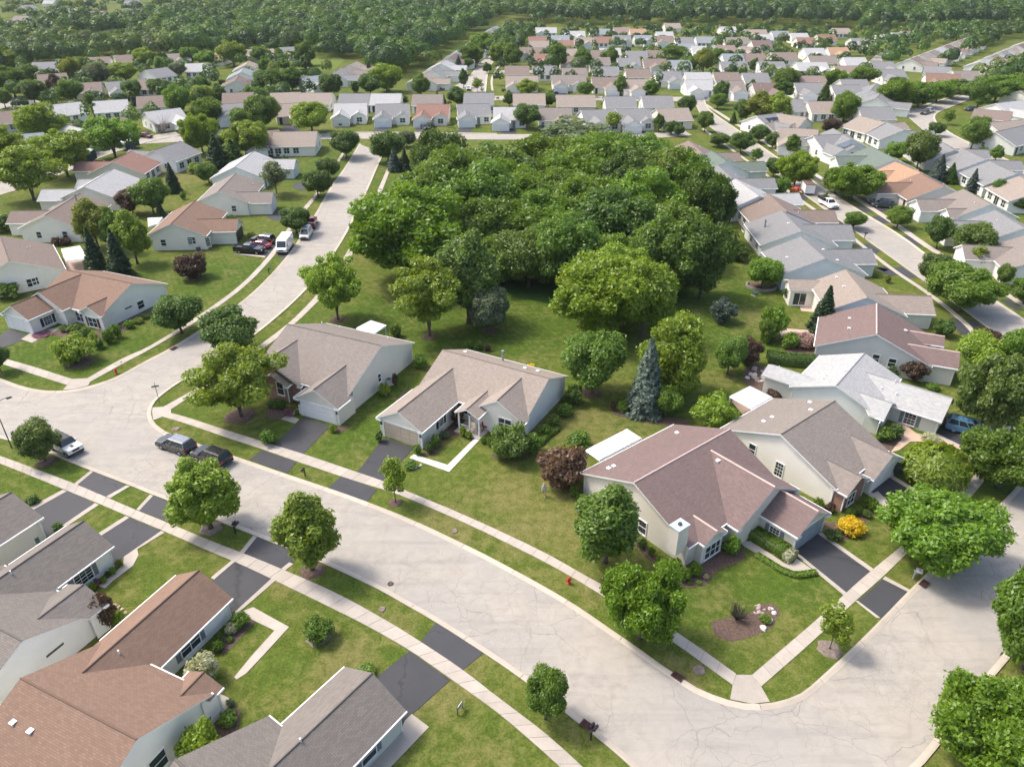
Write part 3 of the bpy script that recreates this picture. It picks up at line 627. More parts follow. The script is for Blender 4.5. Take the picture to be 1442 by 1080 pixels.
class House:
    def __init__(s, x, y, phi, zr, sl, u0, u1, vf, vb, wings=(), roof='taupe', wall='white', gable=None, trim=TRIM, lod=0, label='', short='', group=None, gdoor='white', name='house', front_wall=None, ridge=None):
        s.x, s.y, s.phi, s.zr, s.sl, s.u0, s.u1, s.vf, s.vb = x, y, radians(phi), zr, sl, u0, u1, vf, vb
        s.wings = [dict(u=w[0], w=w[1], v=w[2], z=w[3], s=w[4], back=(len(w) > 5 and w[5] == 'back'), wall=(w[6] if len(w) > 6 else None)) for w in wings]
        s.lod = lod; s.roofk = roof; s.wallk = wall
        s.e = empty(name, (x, y, 0), s.phi); tag(s.e, label, 'house', group)
        s.short = short; HOUSES.append(s)
        R = ROOFS[roof]; W = WALLS[wall]; G = WALLS[gable] if gable else W
        s.R, s.W = R, W; T = .17
        r = MB()
        def slab(quad, uvs):
            """one roof plane with thickness; trim on its free edges"""
            lo = [(p[0], p[1], p[2] - T) for p in quad]
            r.face(quad, 0, uvs); r.face(lo[::-1], 1)
            for i in range(4):
                j = (i + 1) % 4; r.face([lo[i], lo[j], quad[j], quad[i]], 1)
        zf, zb = zr - sl * vf, zr - sl * vb; k = sqrt(1 + sl * sl)
        slab([(u0, -vf, zf), (u1, -vf, zf), (u1, 0, zr), (u0, 0, zr)], [(u0, 0), (u1, 0), (u1, vf * k), (u0, vf * k)])
        slab([(u1, vb, zb), (u0, vb, zb), (u0, 0, zr), (u1, 0, zr)], [(-u1, 0), (-u0, 0), (-u0, vb * k), (-u1, vb * k)])
        for w in s.wings:
            d = 1 if not w['back'] else -1; hw = w['w'] / 2; ze = w['z'] - w['s'] * hw; VF = vf if d > 0 else vb
            vm = min((zr - w['z']) / sl, VF - OH) - .12; ve = min((zr - ze) / sl, VF - OH) - .12; kk = sqrt(1 + w['s'] ** 2) * hw
            w['ze'] = ze; a, c, v = w['u'] - hw, w['u'] + hw, w['v']; ze_, zw = ze, w['z']
            ql = [(a, -v * d, ze_), (w['u'], -v * d, zw), (w['u'], -vm * d, zw), (a, -ve * d, ze_)]
            qr = [(w['u'], -v * d, zw), (c, -v * d, ze_), (c, -ve * d, ze_), (w['u'], -vm * d, zw)]
            uvl = [(v, 0), (v, kk), (vm, kk), (ve, 0)]; uvr = [(-v, kk), (-v, 0), (-ve, 0), (-vm, kk)]
            if d < 0: ql, qr, uvl, uvr = ql[::-1], qr[::-1], uvl[::-1], uvr[::-1]
            slab(ql, uvl); slab(qr, uvr)
        s.roof = ob('roof', r.mesh('roof', [R, trim]), s.e)
        # walls
        m = MB(); a, c = u0 + OH, u1 - OH; f, b = vf - OH, vb - OH; zt = lambda v: zr - sl * abs(v) - T + .02
        lo = [(a, -f, 0), (c, -f, 0), (c, b, 0), (a, b, 0)]
        m.face([(a, -f, 0), (c, -f, 0), (c, -f, zt(f)), (a, -f, zt(f))], 2)
        m.face([(c, b, 0), (a, b, 0), (a, b, zt(b)), (c, b, zt(b))], 0)
        m.face([(c, -f, 0), (c, b, 0), (c, b, zt(b)), (c, 0, zr - T), (c, -f, zt(f))], 1)
        m.face([(a, b, 0), (a, -f, 0), (a, -f, zt(f)), (a, 0, zr - T), (a, b, zt(b))], 1)
        FW = WALLS[front_wall] if front_wall else W
        mats = [W, G, FW]
        for w in s.wings:
            if w['wall'] == 'open': continue
            d = 1 if not w['back'] else -1; hw = w['w'] / 2 - OH; v = w['v'] - OH; VF = vf if d > 0 else vb
            zs = w['z'] - w['s'] * hw - T + .02; x0, x1 = w['u'] - hw, w['u'] + hw; v0 = min(VF - OH - .6, v - .5)
            q = 2 if d > 0 else 0
            if w['wall']:
                if WALLS[w['wall']] not in mats: mats.append(WALLS[w['wall']])
                q = mats.index(WALLS[w['wall']])
            side = q if w['wall'] else 0
            def fl(pts): return [(p[0], p[1] * d, p[2]) for p in pts][::d]
            m.face(fl([(x0, -v, 0), (x1, -v, 0), (x1, -v, zs), (w['u'], -v, w['z'] - T), (x0, -v, zs)]), q)
            m.face(fl([(x1, -v, 0), (x1, -v0, 0), (x1, -v0, zs), (x1, -v, zs)]), side)
            m.face(fl([(x0, -v0, 0), (x0, -v, 0), (x0, -v, zs), (x0, -v0, zs)]), side)
        s.wall = ob('wall', m.mesh('wall', mats), s.e)
        s.gd = gdoor
        if lod < 2:
            h_ = .11
            def bar(nm, *q):
                g = MB(); g.box(*q); ob(nm, g.mesh(nm, [trim]), s.e)
            for (x0, x1, y, z) in ((u0, u1, -vf, zf), (u0, u1, vb, zb)):
                yy = (y - h_, y) if y < 0 else (y, y + h_); bar('gutter', x0, x1, yy[0], yy[1], z - .15, z - .02)
            if lod == 0:
                for x0 in (a, c):
                    for y in (-f, b): bar('corner_board', x0 - .06, x0 + .06, y - .06, y + .06, .25, zt(abs(y)) - .03)
            for w in s.wings:
                if w['back']: continue
                for sg in (-1, 1):
                    xx = w['u'] + sg * w['w'] / 2; bar('gutter', min(xx, xx + sg * h_), max(xx, xx + sg * h_), -w['v'], -min(vf + .2, w['v'] - .3), w['ze'] - .15, w['ze'] - .02)
                    if lod == 0 and w['wall'] != 'open':
                        xw = w['u'] + sg * (w['w'] / 2 - OH); bar('corner_board', xw - .06, xw + .06, -w['v'] + OH - .05, -w['v'] + OH + .07, .2, w['ze'] - .05)
                        x_ = w['u'] + sg * (w['w'] / 2 - .32); bar('eave_return', x_ - .34, x_ + .34, -w['v'] - .03, -w['v'] + .36, w['ze'] - .30, w['ze'] - .10)
            rm = MB(); rc = ridge or R
            rm.tube([(u0 + .02, 0, zr - .01), (u1 - .02, 0, zr - .01)], .10 if ridge else .085, 6)
            for w in s.wings:
                if w['back']: continue
                vm = min((zr - w['z']) / sl, vf - OH); rm.tube([(w['u'], -w['v'] + .02, w['z'] - .01), (w['u'], -vm, w['z'] - .01)], .10 if ridge else .085, 6)
            ob('ridge_cap', rm.mesh('ridge_cap', [rc if ridge else R]), s.roof)
    def face(s, code):
        """origin, along, outward of a named wall, in the house's own axes"""
        if code == 'F': return np.array([0, -(s.vf - OH), 0]), 0
        if code == 'B': return np.array([0, s.vb - OH, 0]), pi
        if code == 'R': return np.array([s.u1 - OH, 0, 0]), pi / 2
        if code == 'L': return np.array([s.u0 + OH, 0, 0]), -pi / 2
        w = s.wings[int(code[1])]; d = -1 if w['back'] else 1; hw = w['w'] / 2 - OH
        if code[2] == 'F': return np.array([w['u'], -(w['v'] - OH) * d, 0]), 0 if d > 0 else pi
        if code[2] == 'R': return np.array([w['u'] + hw, -(s.vf + w['v']) / 2 * d, 0]), pi / 2
        return np.array([w['u'] - hw, -(s.vf + w['v']) / 2 * d, 0]), -pi / 2
    def hit(s, code, px, py):
        o, a = s.face(code); out = np.array([sin(a), -cos(a), 0]); r = ray(px, py); c, n = cos(-s.phi), sin(-s.phi)
        rot = lambda v: np.array([v[0] * c - v[1] * n, v[0] * n + v[1] * c, v[2]])
        q = rot(np.array([-s.x, -s.y, HC])); d = rot(r)
        t = ((o - q) @ out) / (d @ out); return q + d * t
    def put(s, code, p):
        o, a = s.face(code); return tuple(p), a
    def win(s, code, at, w=1.0, h=1.4, style='single', shut=None, px=True, z=None):
        o, a = s.face(code)
        if px: p = s.hit(code, *at)
        else: p = o + np.array([cos(a), sin(a), 0]) * at
        if z is not None: p[2] = z
        p[2] = max(p[2], h / 2 + .3)
        fm, pm, both = window_meshes(w, h, style)
        if s.lod == 0:
            f = ob('window', fm, s.e, tuple(p), a); ob('pane', pm, f)
        else: f = ob('window', both, s.e, tuple(p), a)
        if shut:
            for sg in (-1, 1):
                off = sg * (w / 2 + .09 + .24)
                ob('shutter', louver(.44, h + .1, SHUT[shut]), s.e, (p[0] + cos(a) * off, p[1] + sin(a) * off, p[2]), a)
        return p
    def garage(s, k=0, w=4.9, h=2.15, lamps=True, off=0.0):
        o, a = s.face('w%dF' % k); o = o.copy(); o[0] += off
        w = min(w, s.wings[k]['w'] - 2 * OH - .3)
        g = ob('garage_door', garage_mesh(round(w, 2), h, GDOOR[s.gd]), s.e, (o[0], o[1], .02), a)
        if lamps and s.lod == 0:
            for sg in (-1, 1):
                x = sg * (w / 2 + .38)
                if abs(x) < s.wings[k]['w'] / 2 - OH - .08: ob('wall_lamp', boxmesh('wall_lamp', .18, .16, .38, DARKV), s.e, (o[0] + cos(a) * x + sin(a) * .08, o[1] + sin(a) * x - cos(a) * .08, 1.65), a)
    def door(s, code, at, px=True, w=.95, m=None):
        o, a = s.face(code); p = s.hit(code, *at) if px else o + np.array([cos(a), sin(a), 0]) * at
        b = boxmesh('door', w, .1, 2.1, m or SHUT['maroon']); d = ob('door', b, s.e, (p[0], p[1], .12), a)
        ob('handle', boxmesh('handle', .05, .16, .05, GALV), d, (w * .4, 0, 1))
    def vent(s, px, py, kind='cap'):
        """fitting on the roof where the photograph shows it: march the sight line to the roof planes"""
        c, n = cos(-s.phi), sin(-s.phi); r = ray(px, py)
        for i in range(900):
            zz = 7.5 - i * .007; t = (zz - HC) / r[2]; X, Y = r[0] * t - s.x, r[1] * t - s.y; u, y = X * c - Y * n, X * n + Y * c
            if zz <= s.top(u, y): ob('roof_vent', vent_mesh(kind), s.roof, (u, y, zz)); return
    def top(s, u, y):
        z = -1
        if s.u0 <= u <= s.u1 and -s.vf <= y <= s.vb: z = s.zr - s.sl * abs(y)
        for w in s.wings:
            d = -1 if w['back'] else 1
            if abs(u - w['u']) <= w['w'] / 2 and 0 <= -y * d <= w['v']: z = max(z, w['z'] - w['s'] * abs(u - w['u']))
        return z
    def sees(s, code):
        o, a = s.face(code); c, n = cos(s.phi), sin(s.phi); out = np.array([sin(a), -cos(a)]); W = np.array([out[0] * c - out[1] * n, out[0] * n + out[1] * c])
        p = np.array([o[0] * c - o[1] * n + s.x, o[0] * n + o[1] * c + s.y]); return (W @ -p) / np.linalg.norm(p) > .12
    def auto(s, rnd, shut=None):
        """ordinary windows on the walls that face this way"""
        if s.sees('F'):
            ws = [w for w in s.wings if not w['back']]; L = s.u1 - s.u0
            free = [u for u in np.arange(s.u0 + 1.6, s.u1 - 1.4, 2.6) if all(abs(u - w['u']) > w['w'] / 2 + .8 for w in ws)]
            for i, u in enumerate(free[:3]):
                if i == 0 and s.lod < 2: s.door('F', u, px=False, m=SHUT[rnd.choice(['black', 'maroon', 'teal', 'grey'])])
                else: s.win('F', u, 1.5, 1.4, 'double', shut, px=False, z=1.55)
            for k, w in enumerate(s.wings):
                if w['back'] or not k: continue
                s.win('w%dF' % k, 0, min(1.7, w['w'] * .4), 1.4, 'double', shut, px=False, z=1.5)
        if s.sees('B'):
            n = 3 if s.lod < 2 else 2; L = s.u1 - s.u0
            for i in range(n):
                s.win('B', (i - (n - 1) / 2) * L * .28, 1.7, 1.4 if i != 1 else 2.0, 'patio' if i == 1 else 'double', None, px=False, z=1.5 if i != 1 else 1.3)
        for cde in 'LR':
            if s.sees(cde):
                for at in ((-2.4, 2.6) if s.lod < 2 else (rnd.uniform(-2, 2),)): s.win(cde, at, .9, 1.2, 'single', None, px=False, z=1.55)

# --- the near houses, measured one by one
def near(*a, **k): return House(*a, lod=0, **k)
H = near(-23.66, 87.5, -24.6, 6.17, .416, -7.54, 7.54, 7.81, 7.8, [(4.63, 6.63, 10.54, 4.56, .58), (-4.42, 10.19, 8.3, 5.34, .509, '', 'brick'), (-3.3, 4.8, 9.0, 3.95, .52, '', 'brick')], roof='taupe', wall='stone', gable='grey', short='the brick-fronted house',
         label='taupe-roofed house with a red brick front wall and white garage door, by the road corner')
H.garage(0); H.win('w2F', (395, 547), 1.0, 1.75, 'single', None); H.win('R', (534, 532), .6, 1.1, 'single'); H.door('F', (431, 550), m=SHUT['black'])
for p in ((453.5, 456.5), (478.5, 462.5), (546, 478)): H.vent(*p, kind='stack')
brick_h = H
H = near(-2.25, 81.01, -28.9, 5.37, .447, -7.72, 7.72, 6.09, 5.56, [(-4.81, 6.58, 13.77, 4.45, .555), (4.38, 7.22, 6.9, 4.97, .602), (1.2, 3.2, 8.6, 3.7, .5, '', 'open')], roof='tan', wall='cream', gable='blue', gdoor='tan', short='the tan-garage house',
         label='tan-roofed L-shaped house with tan garage door, white corner porch and a tall metal flue')
H.garage(0); H.win('w0R', (621, 592), .9, 1.4, 'grid', 'black'); H.win('w1F', (711, 597), 1.7, 1.4, 'double', None); H.win('F', (655, 574), 2.4, 1.7, 'triple', None)
H.vent(708, 508, 'flue'); H.vent(655, 496); H.vent(739, 519); H.vent(757, 523)
mid_h = H
H = near(17.5, 60.98, 38.4, 5.89, .435, -7.4, 7.4, 7.2, 7.29, [(4.97, 5.67, 12.43, 4.07, .612), (3.16, 10.0, 8.6, 5.5, .556), (-4.38, 3.32, 7.97, 3.65, .536)], roof='mauve', wall='stone', gable='stone', gdoor='blue', short='the mauve corner house', ridge=PINKV,
         label='large mauve-roofed corner house with a white box chimney and pink ridge vents')
H.garage(0, lamps=False); H.win('w0L', Rr(720, 340), 1.0, 1.3, 'grid', 'grey'); H.win('w2F', Rr(305, 445), 2.3, 1.5, 'triple', None); H.win('L', (905, 742), .9, 1.5, 'single'); H.door('F', (1047, 752), m=SHUT['maroon'])
for p in ((857, 660), (864, 657), (953, 610), (1011, 649)): H.vent(*p, kind='cap')
for (px, py, w_, d_, h_) in ((955, 742, 1.35, 1.1, 1.5),):
    c = MB(); c.box(-.75, .75, -.55, .55, -1.9, 1.0); c.box(-.8, .8, -.6, .6, 1.0, 1.1, 1); c.box(-.16, .16, -.12, .12, 1.1, 1.32, 2)
    x, y = P(px, py + 12, 4.0); dx, dy = x - H.x, y - H.y; cc, nn = cos(-H.phi), sin(-H.phi)
    ob('chimney', c.mesh('chimney', [WALLS['stone'], plain('chimney_cap', (.55, .62, .66), .3, .05, metal=.3), DARKV]), H.roof, (dx * cc - dy * nn, dx * nn + dy * cc, 4.2))
mauve_h = H
H = near(32.71, 68.32, 39.2, 5.65, .426, -5.38, 5.38, 7.08, 7.41, [(2.75, 6.34, 8.6, 4.07, .585), (-3.0, 4.62, 8.31, 3.8, .57, '', 'brick')], roof='taupe', wall='cream', gable='cream', short='the deep taupe house',
         label='plain taupe-roofed house with long cream side wall, beside the mauve corner house')
H.garage(0, lamps=False); H.win('L', (1097, 661), .9, 1.7, 'grid'); H.win('L', (1059, 633), .8, 1.4, 'single'); H.win('w1F', (1197.5, 704), 1.3, 1.4, 'double')
for p in ((1140, 567), (1141.5, 578), (1075, 594), (1087, 588)): H.vent(*p, kind='cap')
H = near(42.72, 81.19, 50.5, 4.55, .405, -5.42, 5.42, 5.0, 5.35, [(1.47, 6.3, 11.51, 3.95, .56), (-3.6, 4.9, 6.2, 3.63, .505), (-3.4, 3.6, 9.2, 3.4, .45, 'back')], roof='lgrey', wall='sage', gable='blue', short='the pale grey house',
         label='pale grey roofed house with long garage wing and blue-framed sunroom at its back')
H.garage(0, lamps=False); H.win('w0L', (1281, 590), 1.2, 1.5, 'grid', 'teal'); H.win('w1F', (1238, 600), 1.4, 1.5, 'double'); H.win('w2F', (1088, 541), 2.6, 1.3, 'triple')
for p in ((1189, 523), (1163, 530), (1158.5, 534), (1260, 539), (1241, 548), (1262, 556)): H.vent(*p, kind='stack')
H.vent(1190, 521, 'cap')
H = near(50.56, 92.83, 67, 5.93, .448, -5.15, 5.6, 7.48, 7.23, [(-2.4, 5.0, 10.6, 4.0, .5), (2.6, 3.4, 9.2, 3.8, .473)], roof='mauve', wall='stone', gable='grey', short='the second mauve house', ridge=PINKV,
         label='mauve-roofed house with grey side wall, next to the pale grey house')
H.garage(0, lamps=False)
for p in ((1196, 449), (1195.5, 463), (1275, 466)): H.vent(*p, kind='cap')
H.win('L', (1233, 505), .8, 1.2, 'single'); H.win('L', (1256, 511), .9, 1.2, 'single')
H = near(53.32, 106.52, 84.5, 5.61, .46, -5.56, 5.56, 6.4, 5.4, [(-1.08, 6.18, 11.1, 4.31, .571), (4.7, 4.4, 9.0, 3.9, .45, 'back')], roof='tan', wall='cream', gable='blue', short='the tan sunroom house',
         label='tan-roofed house with a rear sunroom of tall glass doors, beyond the second mauve house')
H.garage(0, lamps=False); H.win('w1L', .6, 1.9, 2.0, 'patio', px=False, z=1.25); H.win('w1F', 0, 1.3, 1.5, 'double', px=False, z=1.4)
for p in ((1178, 391), (1188, 404)): H.vent(*p)
H = near(52.04, 121.97, 92.2, 5.79, .401, -5.39, 5.39, 7.92, 6.86, [(3.0, 6.3, 12.09, 4.21, .54)], roof='grey', wall='blue', gable='blue', short='the grey ridge house', label='grey-roofed house with pale blue gable wall and white skylight, behind the ringed tree')
H.garage(0, lamps=False); H.win('B', (1094, 390), 1.6, 1.6, 'patio'); H.vent(1108, 363, 'cap'); H.vent(1159, 352, 'cap'); H.vent(1179, 367, 'cap')
H = near(53.59, 137.75, 88.6, 5.41, .403, -6.23, 6.23, 7.18, 7.13, [(.4, 7.2, 11.6, 4.5, .53)], roof='grey', wall='blue', gable='blue', short='the flue-pipe house', label='grey-roofed house with a tall metal flue pipe and a row of rear windows')
H.garage(0, lamps=False); H.vent(1077, 320, 'flue'); H.vent(1110, 315)
for p in ((1045, 333), (1057, 343), (1065, 351)): H.win('B', p, 1.5, 1.5, 'double', None, z=1.5)
H = near(-65.89, 110.05, -23, 5.2, .40, -7.4, 7.18, 6.6, 6.53, [(-4.52, 6.13, 12.09, 4.3, .582), (-3.46, 8.57, 8.0, 5.1, .545), (5.2, 4.75, 7.1, 3.85, .53)], roof='umber', wall='cream', gable='white', short='the reddish corner house',
         label='reddish-brown roofed white house with black shutters, on the corner lot with the round bush')
H.garage(0); H.win('w0R', (67.5, 451), 1.3, 1.3, 'grid', 'black'); H.win('w2F', (131.5, 455), 1.7, 1.5, 'double', 'maroon'); H.win('F', (113, 446), 1.6, 1.5, 'double'); H.win('R', (198, 429), 1.2, 1.2, 'single'); H.door('F', (97, 444), m=SHUT['black'])
ob('attic_louver', boxmesh('attic_louver', 1.3, .08, .22, DARKV), H.e, tuple(H.hit('R', 181, 434)), pi / 2)
red_h = H
H = near(-29.81, 32.38, 155.4, 5.33, .452, -5.72, 5.72, 6.01, 6.2, [(3.22, 6.46, 14.14, 4.14, .597), (-4.16, 3.38, 6.9, 3.25, .484)], roof='umber', wall='white', gable='white', short='the nearest reddish house',
         label='reddish-brown shingled house with long garage wing, lower left, nearest the curving pavement')
H.garage(0, lamps=False); H.win('w0L', (268, 907), 1.9, 1.3, 'double', 'grey'); H.win('L', (223, 1073), 1.3, 1.5, 'single')
H.vent(168, 920, 'stack'); H.vent(18.5, 1018, 'cap'); H.vent(43, 1030, 'cap')
near_h = H
H = near(-44.67, 41.95, 154.5, 5.0, .455, -8.5, 4.0, 5.92, 5.52, [(.28, 6.45, 11.89, 4.27, .574), (-6.34, 5.0, 6.6, 3.91, .452)], roof='dark', wall='white', gable='white', short='the dark-roofed house',
         label='dark brown shingled house with grey shutters, between the reddish house and the paired driveways')
H.garage(0, lamps=False); H.win('w0L', (117.5, 812), 1.7, 1.35, 'grid', 'grey'); H.vent(16, 808, 'stack')
ob('attic_louver', boxmesh('attic_louver', 1.5, .08, .2, DARKV), H.e, tuple(H.hit('L', 78, 916)), -pi / 2)
H = near(-20.79, 27.96, 143.9, 5.7, .478, -14, .75, 6.6, 7.0, [(-3.66, 6.46, 12.82, 4.11, .532)], roof='dark', wall='sage', gable='sage', short='the bottom edge house',
         label='grey-brown shingled house cut by the bottom edge, beside the cracked driveway')
H.garage(0, lamps=False); H.win('w0L', (519, 1061), 1.3, 1.35, 'single', 'grey'); H.vent(423.5, 1044, 'stack')
H = near(-53.65, 45.94, 154.7, 5.6, .46, -3.6, 12.0, 6.6, 6.6, [(.28, 7.43, 11.9, 4.41, .485)], roof='dark', wall='stone', gable='stone', short='the left edge house',
         label='dark shingled house with beige wall, cut by the left edge above the paired driveways')
H.garage(0, lamps=False); left_h = H
# --- houses of the middle distance and beyond: ridge ends traced, front to the right of the traced direction
RW = random.Random(11)
def house2(x0, y0, x1, y1, roof='grey', wall='white', wings='c', lod=1, zr=5.5, vf=6.6, vb=6.6, sl=.43, label='', short='', group=None, gable=None, gdoor='white', shut=None, garage=True, front_wall=None, trim=TRIM):
    a, b = np.array(P(x0, y0, zr)), np.array(P(x1, y1, zr)); c = (a + b) / 2; d = b - a; L = min(19.5, max(11.0, float(np.linalg.norm(d))))
    ph = math.degrees(atan2(d[1], d[0])); ws = []
    for k, ch in enumerate(wings):
        u = dict(l=-L / 2 + 3.4, r=L / 2 - 3.4, c=0, L=-L / 2 + 2.6, R=L / 2 - 2.6, m=-1.5, n=1.5)[ch]
        ws.append((u, 6.2, vf + 4.8, 4.25, .54) if k == 0 else (u, 4.8, vf + 1.2, 4.0, .54))
    if len(ws) > 1 and abs(ws[0][0] - ws[1][0]) < 5.6: ws[1] = (-ws[0][0] if abs(ws[0][0]) > 2.8 else ws[0][0] + 5.7, *ws[1][1:])
    H = House(c[0], c[1], ph, zr, sl, -L / 2, L / 2, vf, vb, ws, roof=roof, wall=wall, gable=gable, lod=lod, label=label, short=short, group=group, gdoor=gdoor, front_wall=front_wall, trim=trim)
    if garage and ws and H.sees('w0F'): H.garage(0, lamps=False)
    H.auto(RW, shut)
    if lod < 2:
        for q in range(2):
            u = RW.uniform(-L / 2 + 2, L / 2 - 2); y = RW.choice((-1, 1)) * RW.uniform(1.5, 5); ob('roof_vent', vent_mesh('stack'), H.roof, (u, y, H.top(u, y)))
    return H
h2 = house2
# west side of the right-hand street, far to near (front to the street: traced near to far)
W_ = 'houses along the right-hand street'
h2(990, 216, 970, 198, 'brown', 'beige', 'm', label='brownish pink roofed house at the top of the row west of the right-hand street', short='the top west-row house', vb=7)
h2(1023, 227, 1003, 213, 'green', 'blue', 'm', label='dull green roofed house in the row west of the right-hand street', short='the green-roofed west house')
h2(1031, 250, 1012, 234, 'grey', 'blue', 'm', label='grey-roofed house just below the dull green roof, west of the right-hand street', short='the house below the green roof')
h2(1070, 276, 1036, 252, 'lgrey', 'blue', 'm', label='pale grey roofed house with two roof vents above the brown roof, west of the street', short='the pale west-row house')
h2(1109, 297, 1083, 273, 'brown', 'cream', 'm', label='plain brown roofed house above the flue-pipe house', short='the brown west-row house')
# houses on the east side of that street, far to near
h2(1066, 163, 1100, 159, 'grey', 'white', 'l', label='white house with dark solar panels on its grey roof', short='the solar-panel house')
sp = HOUSES[-1]
for k in range(3):
    u = -2.2 + 2.1 * k; y = -3.0; o_ = ob('solar_panel', boxmesh('solar_panel', 1.9, 2.6, .05, plain('solar_cells', (.012, .015, .03), .15, .1)), sp.roof, (u, y, sp.top(u, y) + .04)); o_.rotation_euler = (atan2(.43, 1), 0, 0)
h2(1088, 140, 1128, 140, 'grey', 'white', 'l', label='grey-roofed house behind the solar-panel house', short='the house behind the solar panels')
h2(1095, 160, 1131, 165, 'tan', 'cream', 'lr', label='tan-roofed house with two small front gables right of the solar panels', short='the two-gable tan house', vf=7)
h2(1108, 180, 1141, 182, 'tan', 'beige', 'l', label='wide tan roof below the two-gable tan house', short='the wide tan house')
h2(1150, 191, 1190, 189, 'grey', 'white', 'Lr', label='grey-roofed house with white gable tip near the crooked street trees', short='the white-tip house')
h2(1173, 181, 1199, 196, 'grey', 'blue', 'm', label='blue-grey roof with a white gable edge above the green roof, right of the street', short='the blue-grey east house')
h2(1226, 206, 1261, 224, 'green', 'blue', 'm', label='green-roofed house with pale gable, right of the right-hand street', short='the green east house')
h2(1268, 231, 1292, 241, 'orange', 'beige', 'm', label='orange-roofed house with brick front by the parked grey wagon', short='the orange house', front_wall='brick', zr=5.3)
h2(1296, 244, 1329, 262, 'umber', 'stone', 'l', label='reddish-brown roofed house with white garage door behind the grey wagon', short='the wagon house', vf=7.2)
h2(1358, 267, 1395, 287, 'taupe', 'blue', 'lR', label='taupe roof with white garage gable and shuttered window, east of the street', short='the shuttered east house', shut='black')
h2(1404, 297, 1442, 320, 'grey', 'white', 'lR', label='slate grey roof with two white gables cut by the right edge', short='the slate east house')
h2(1446, 333, 1480, 360, 'taupe', 'white', 'l', label='grey-taupe garage wing with white gable at the right edge', short='the right-edge garage house')
sh = house2(1500, 388, 1530, 420, 'grey', 'white', 'l', label='white-gabled house just beyond the right edge', short='the off-edge house') if False else None
# back to back with them, facing the next street
h2(1240, 171, 1217, 165, 'tan', 'cream', 'm', label='tan hipped-looking roof with white rear wall, above the green east house', short='the tan back-to-back house')
h2(1274, 183, 1246, 171, 'grey', 'white', 'm', label='grey roof with a bright white gable edge, left of the street bend', short='the bright-edge house')
h2(1345, 211, 1311, 192, 'grey', 'grey', 'm', label='grey-roofed house above the blue spruce, facing the far right street', short='the house above the blue spruce')
h2(1389, 225, 1355, 209, 'grey', 'blue', 'm', label='grey-roofed house with pale blue gable beside the blue spruce', short='the house beside the blue spruce')
h2(1432, 245, 1394, 227, 'grey', 'blue', 'm', label='grey roof with a white strip, right of two blue spruces', short='the white-strip house')
h2(1470, 266, 1437, 249, 'tan', 'cream', 'm', label='tan-roofed house cut by the right edge behind dark pines', short='the right-edge tan house')
h2(1372, 153, 1427, 158, 'brown', 'cream', 'l', label='dark tan roof with white wall by the parked blue car', short='the blue-car house', vf=5)
h2(1392, 173, 1440, 169, 'tan', 'cream', 'r', label='wide tan roof below the blue-car house', short='the tan right-edge house')
h2(1402, 186, 1446, 176, 'grey', 'sage', 'r', label='slate roofed house with pale green wall at the right edge', short='the pale green house')
h2(1402, 146, 1440, 141, 'lgrey', 'white', 'l', label='pale roofed house above the blue-car house', short='the pale right-edge house')
h2(1436, 128, 1470, 122, 'brown', 'cream', 'l', lod=2, label='brown roof at the right edge beyond the pale roofs', short='the brown right-edge house')
# left part: the row along the near left street
h2(306.7, 270, 332.5, 244, 'taupe', 'cream', 'l', label='taupe-roofed house with garage wing, between the two driveways with cars and pickup', short='the taupe house left of the road', vf=6, vb=5, zr=5.4)
h2(240.8, 315, 275, 282.5, 'umber', 'cream', 'm', label='reddish-brown roofed house with three cars on its driveway', short='the three-car house', vf=6, vb=5, zr=5.4, gdoor='open')
hc = HOUSES[-1]; hc.win('L', (270, 339), 1.4, 1.3, 'single'); hc.win('L', (293, 341), .8, 1.6, 'grid')
h2(331, 235, 358, 213, 'lgrey', 'blue', 'r', label='pale blue-grey roofed house with birch in front, left of the road', short='the birch house', vf=6.5)
h2(113, 272.5, 62.5, 304, 'brown', 'cream', 'c', label='brown-roofed house with blank cream gable wall and tall flue, left side', short='the blank-gable house', vf=6, vb=5.8)
HOUSES[-1].vent(108, 283, 'flue')
h2(160, 238, 118, 263, 'lgrey', 'stone', 'Rl', label='pale grey roofed house with two stepped front wings', short='the stepped-wing house', vf=6)
h2(185, 213, 158, 228, 'red', 'stone', 'c', label='brick-red roofed house above the pale grey stepped roof', short='the brick-red house', vf=7, vb=7)
h2(255, 199, 216, 212, 'grey', 'white', 'r', label='slate grey roofed white house with dark-framed rear windows', short='the slate rear-window house', vf=6, vb=6)
h2(0, 332, 13, 368, 'brown', 'cream', 'c', label='brown-roofed house with white patio roof behind it, at the left edge', short='the left-edge patio house', zr=5.8, vf=7.2, vb=7.5)
hp = HOUSES[-1]; hp.win('R', (44.5, 398), 1.3, 1.3, 'single'); hp.win('R', (17, 405), 1.1, 1.6, 'single')
h2(385, 186, 447, 185, 'tan', 'cream', '', label='wide tan roof with a row of white-framed windows, left of the road end', short='the wide tan road-end house', vf=6.4, vb=6.4, garage=False)
hh = HOUSES[-1]; hh.win('F', -6.5, 1.6, 1.4, 'double', None, px=False, z=1.5); hh.win('F', -4.3, 1.6, 1.4, 'double', None, px=False, z=1.5)
h2(352, 186, 378, 184, 'brown', 'beige', 'l', label='brown roof half hidden behind the wide tan roof', short='the half-hidden brown house')
h2(390, 147, 426, 145, 'tan', 'beige', 'r', label='tan roof with garage wing left of the big round tree, facing the cross street', short='the tan cross-street house')
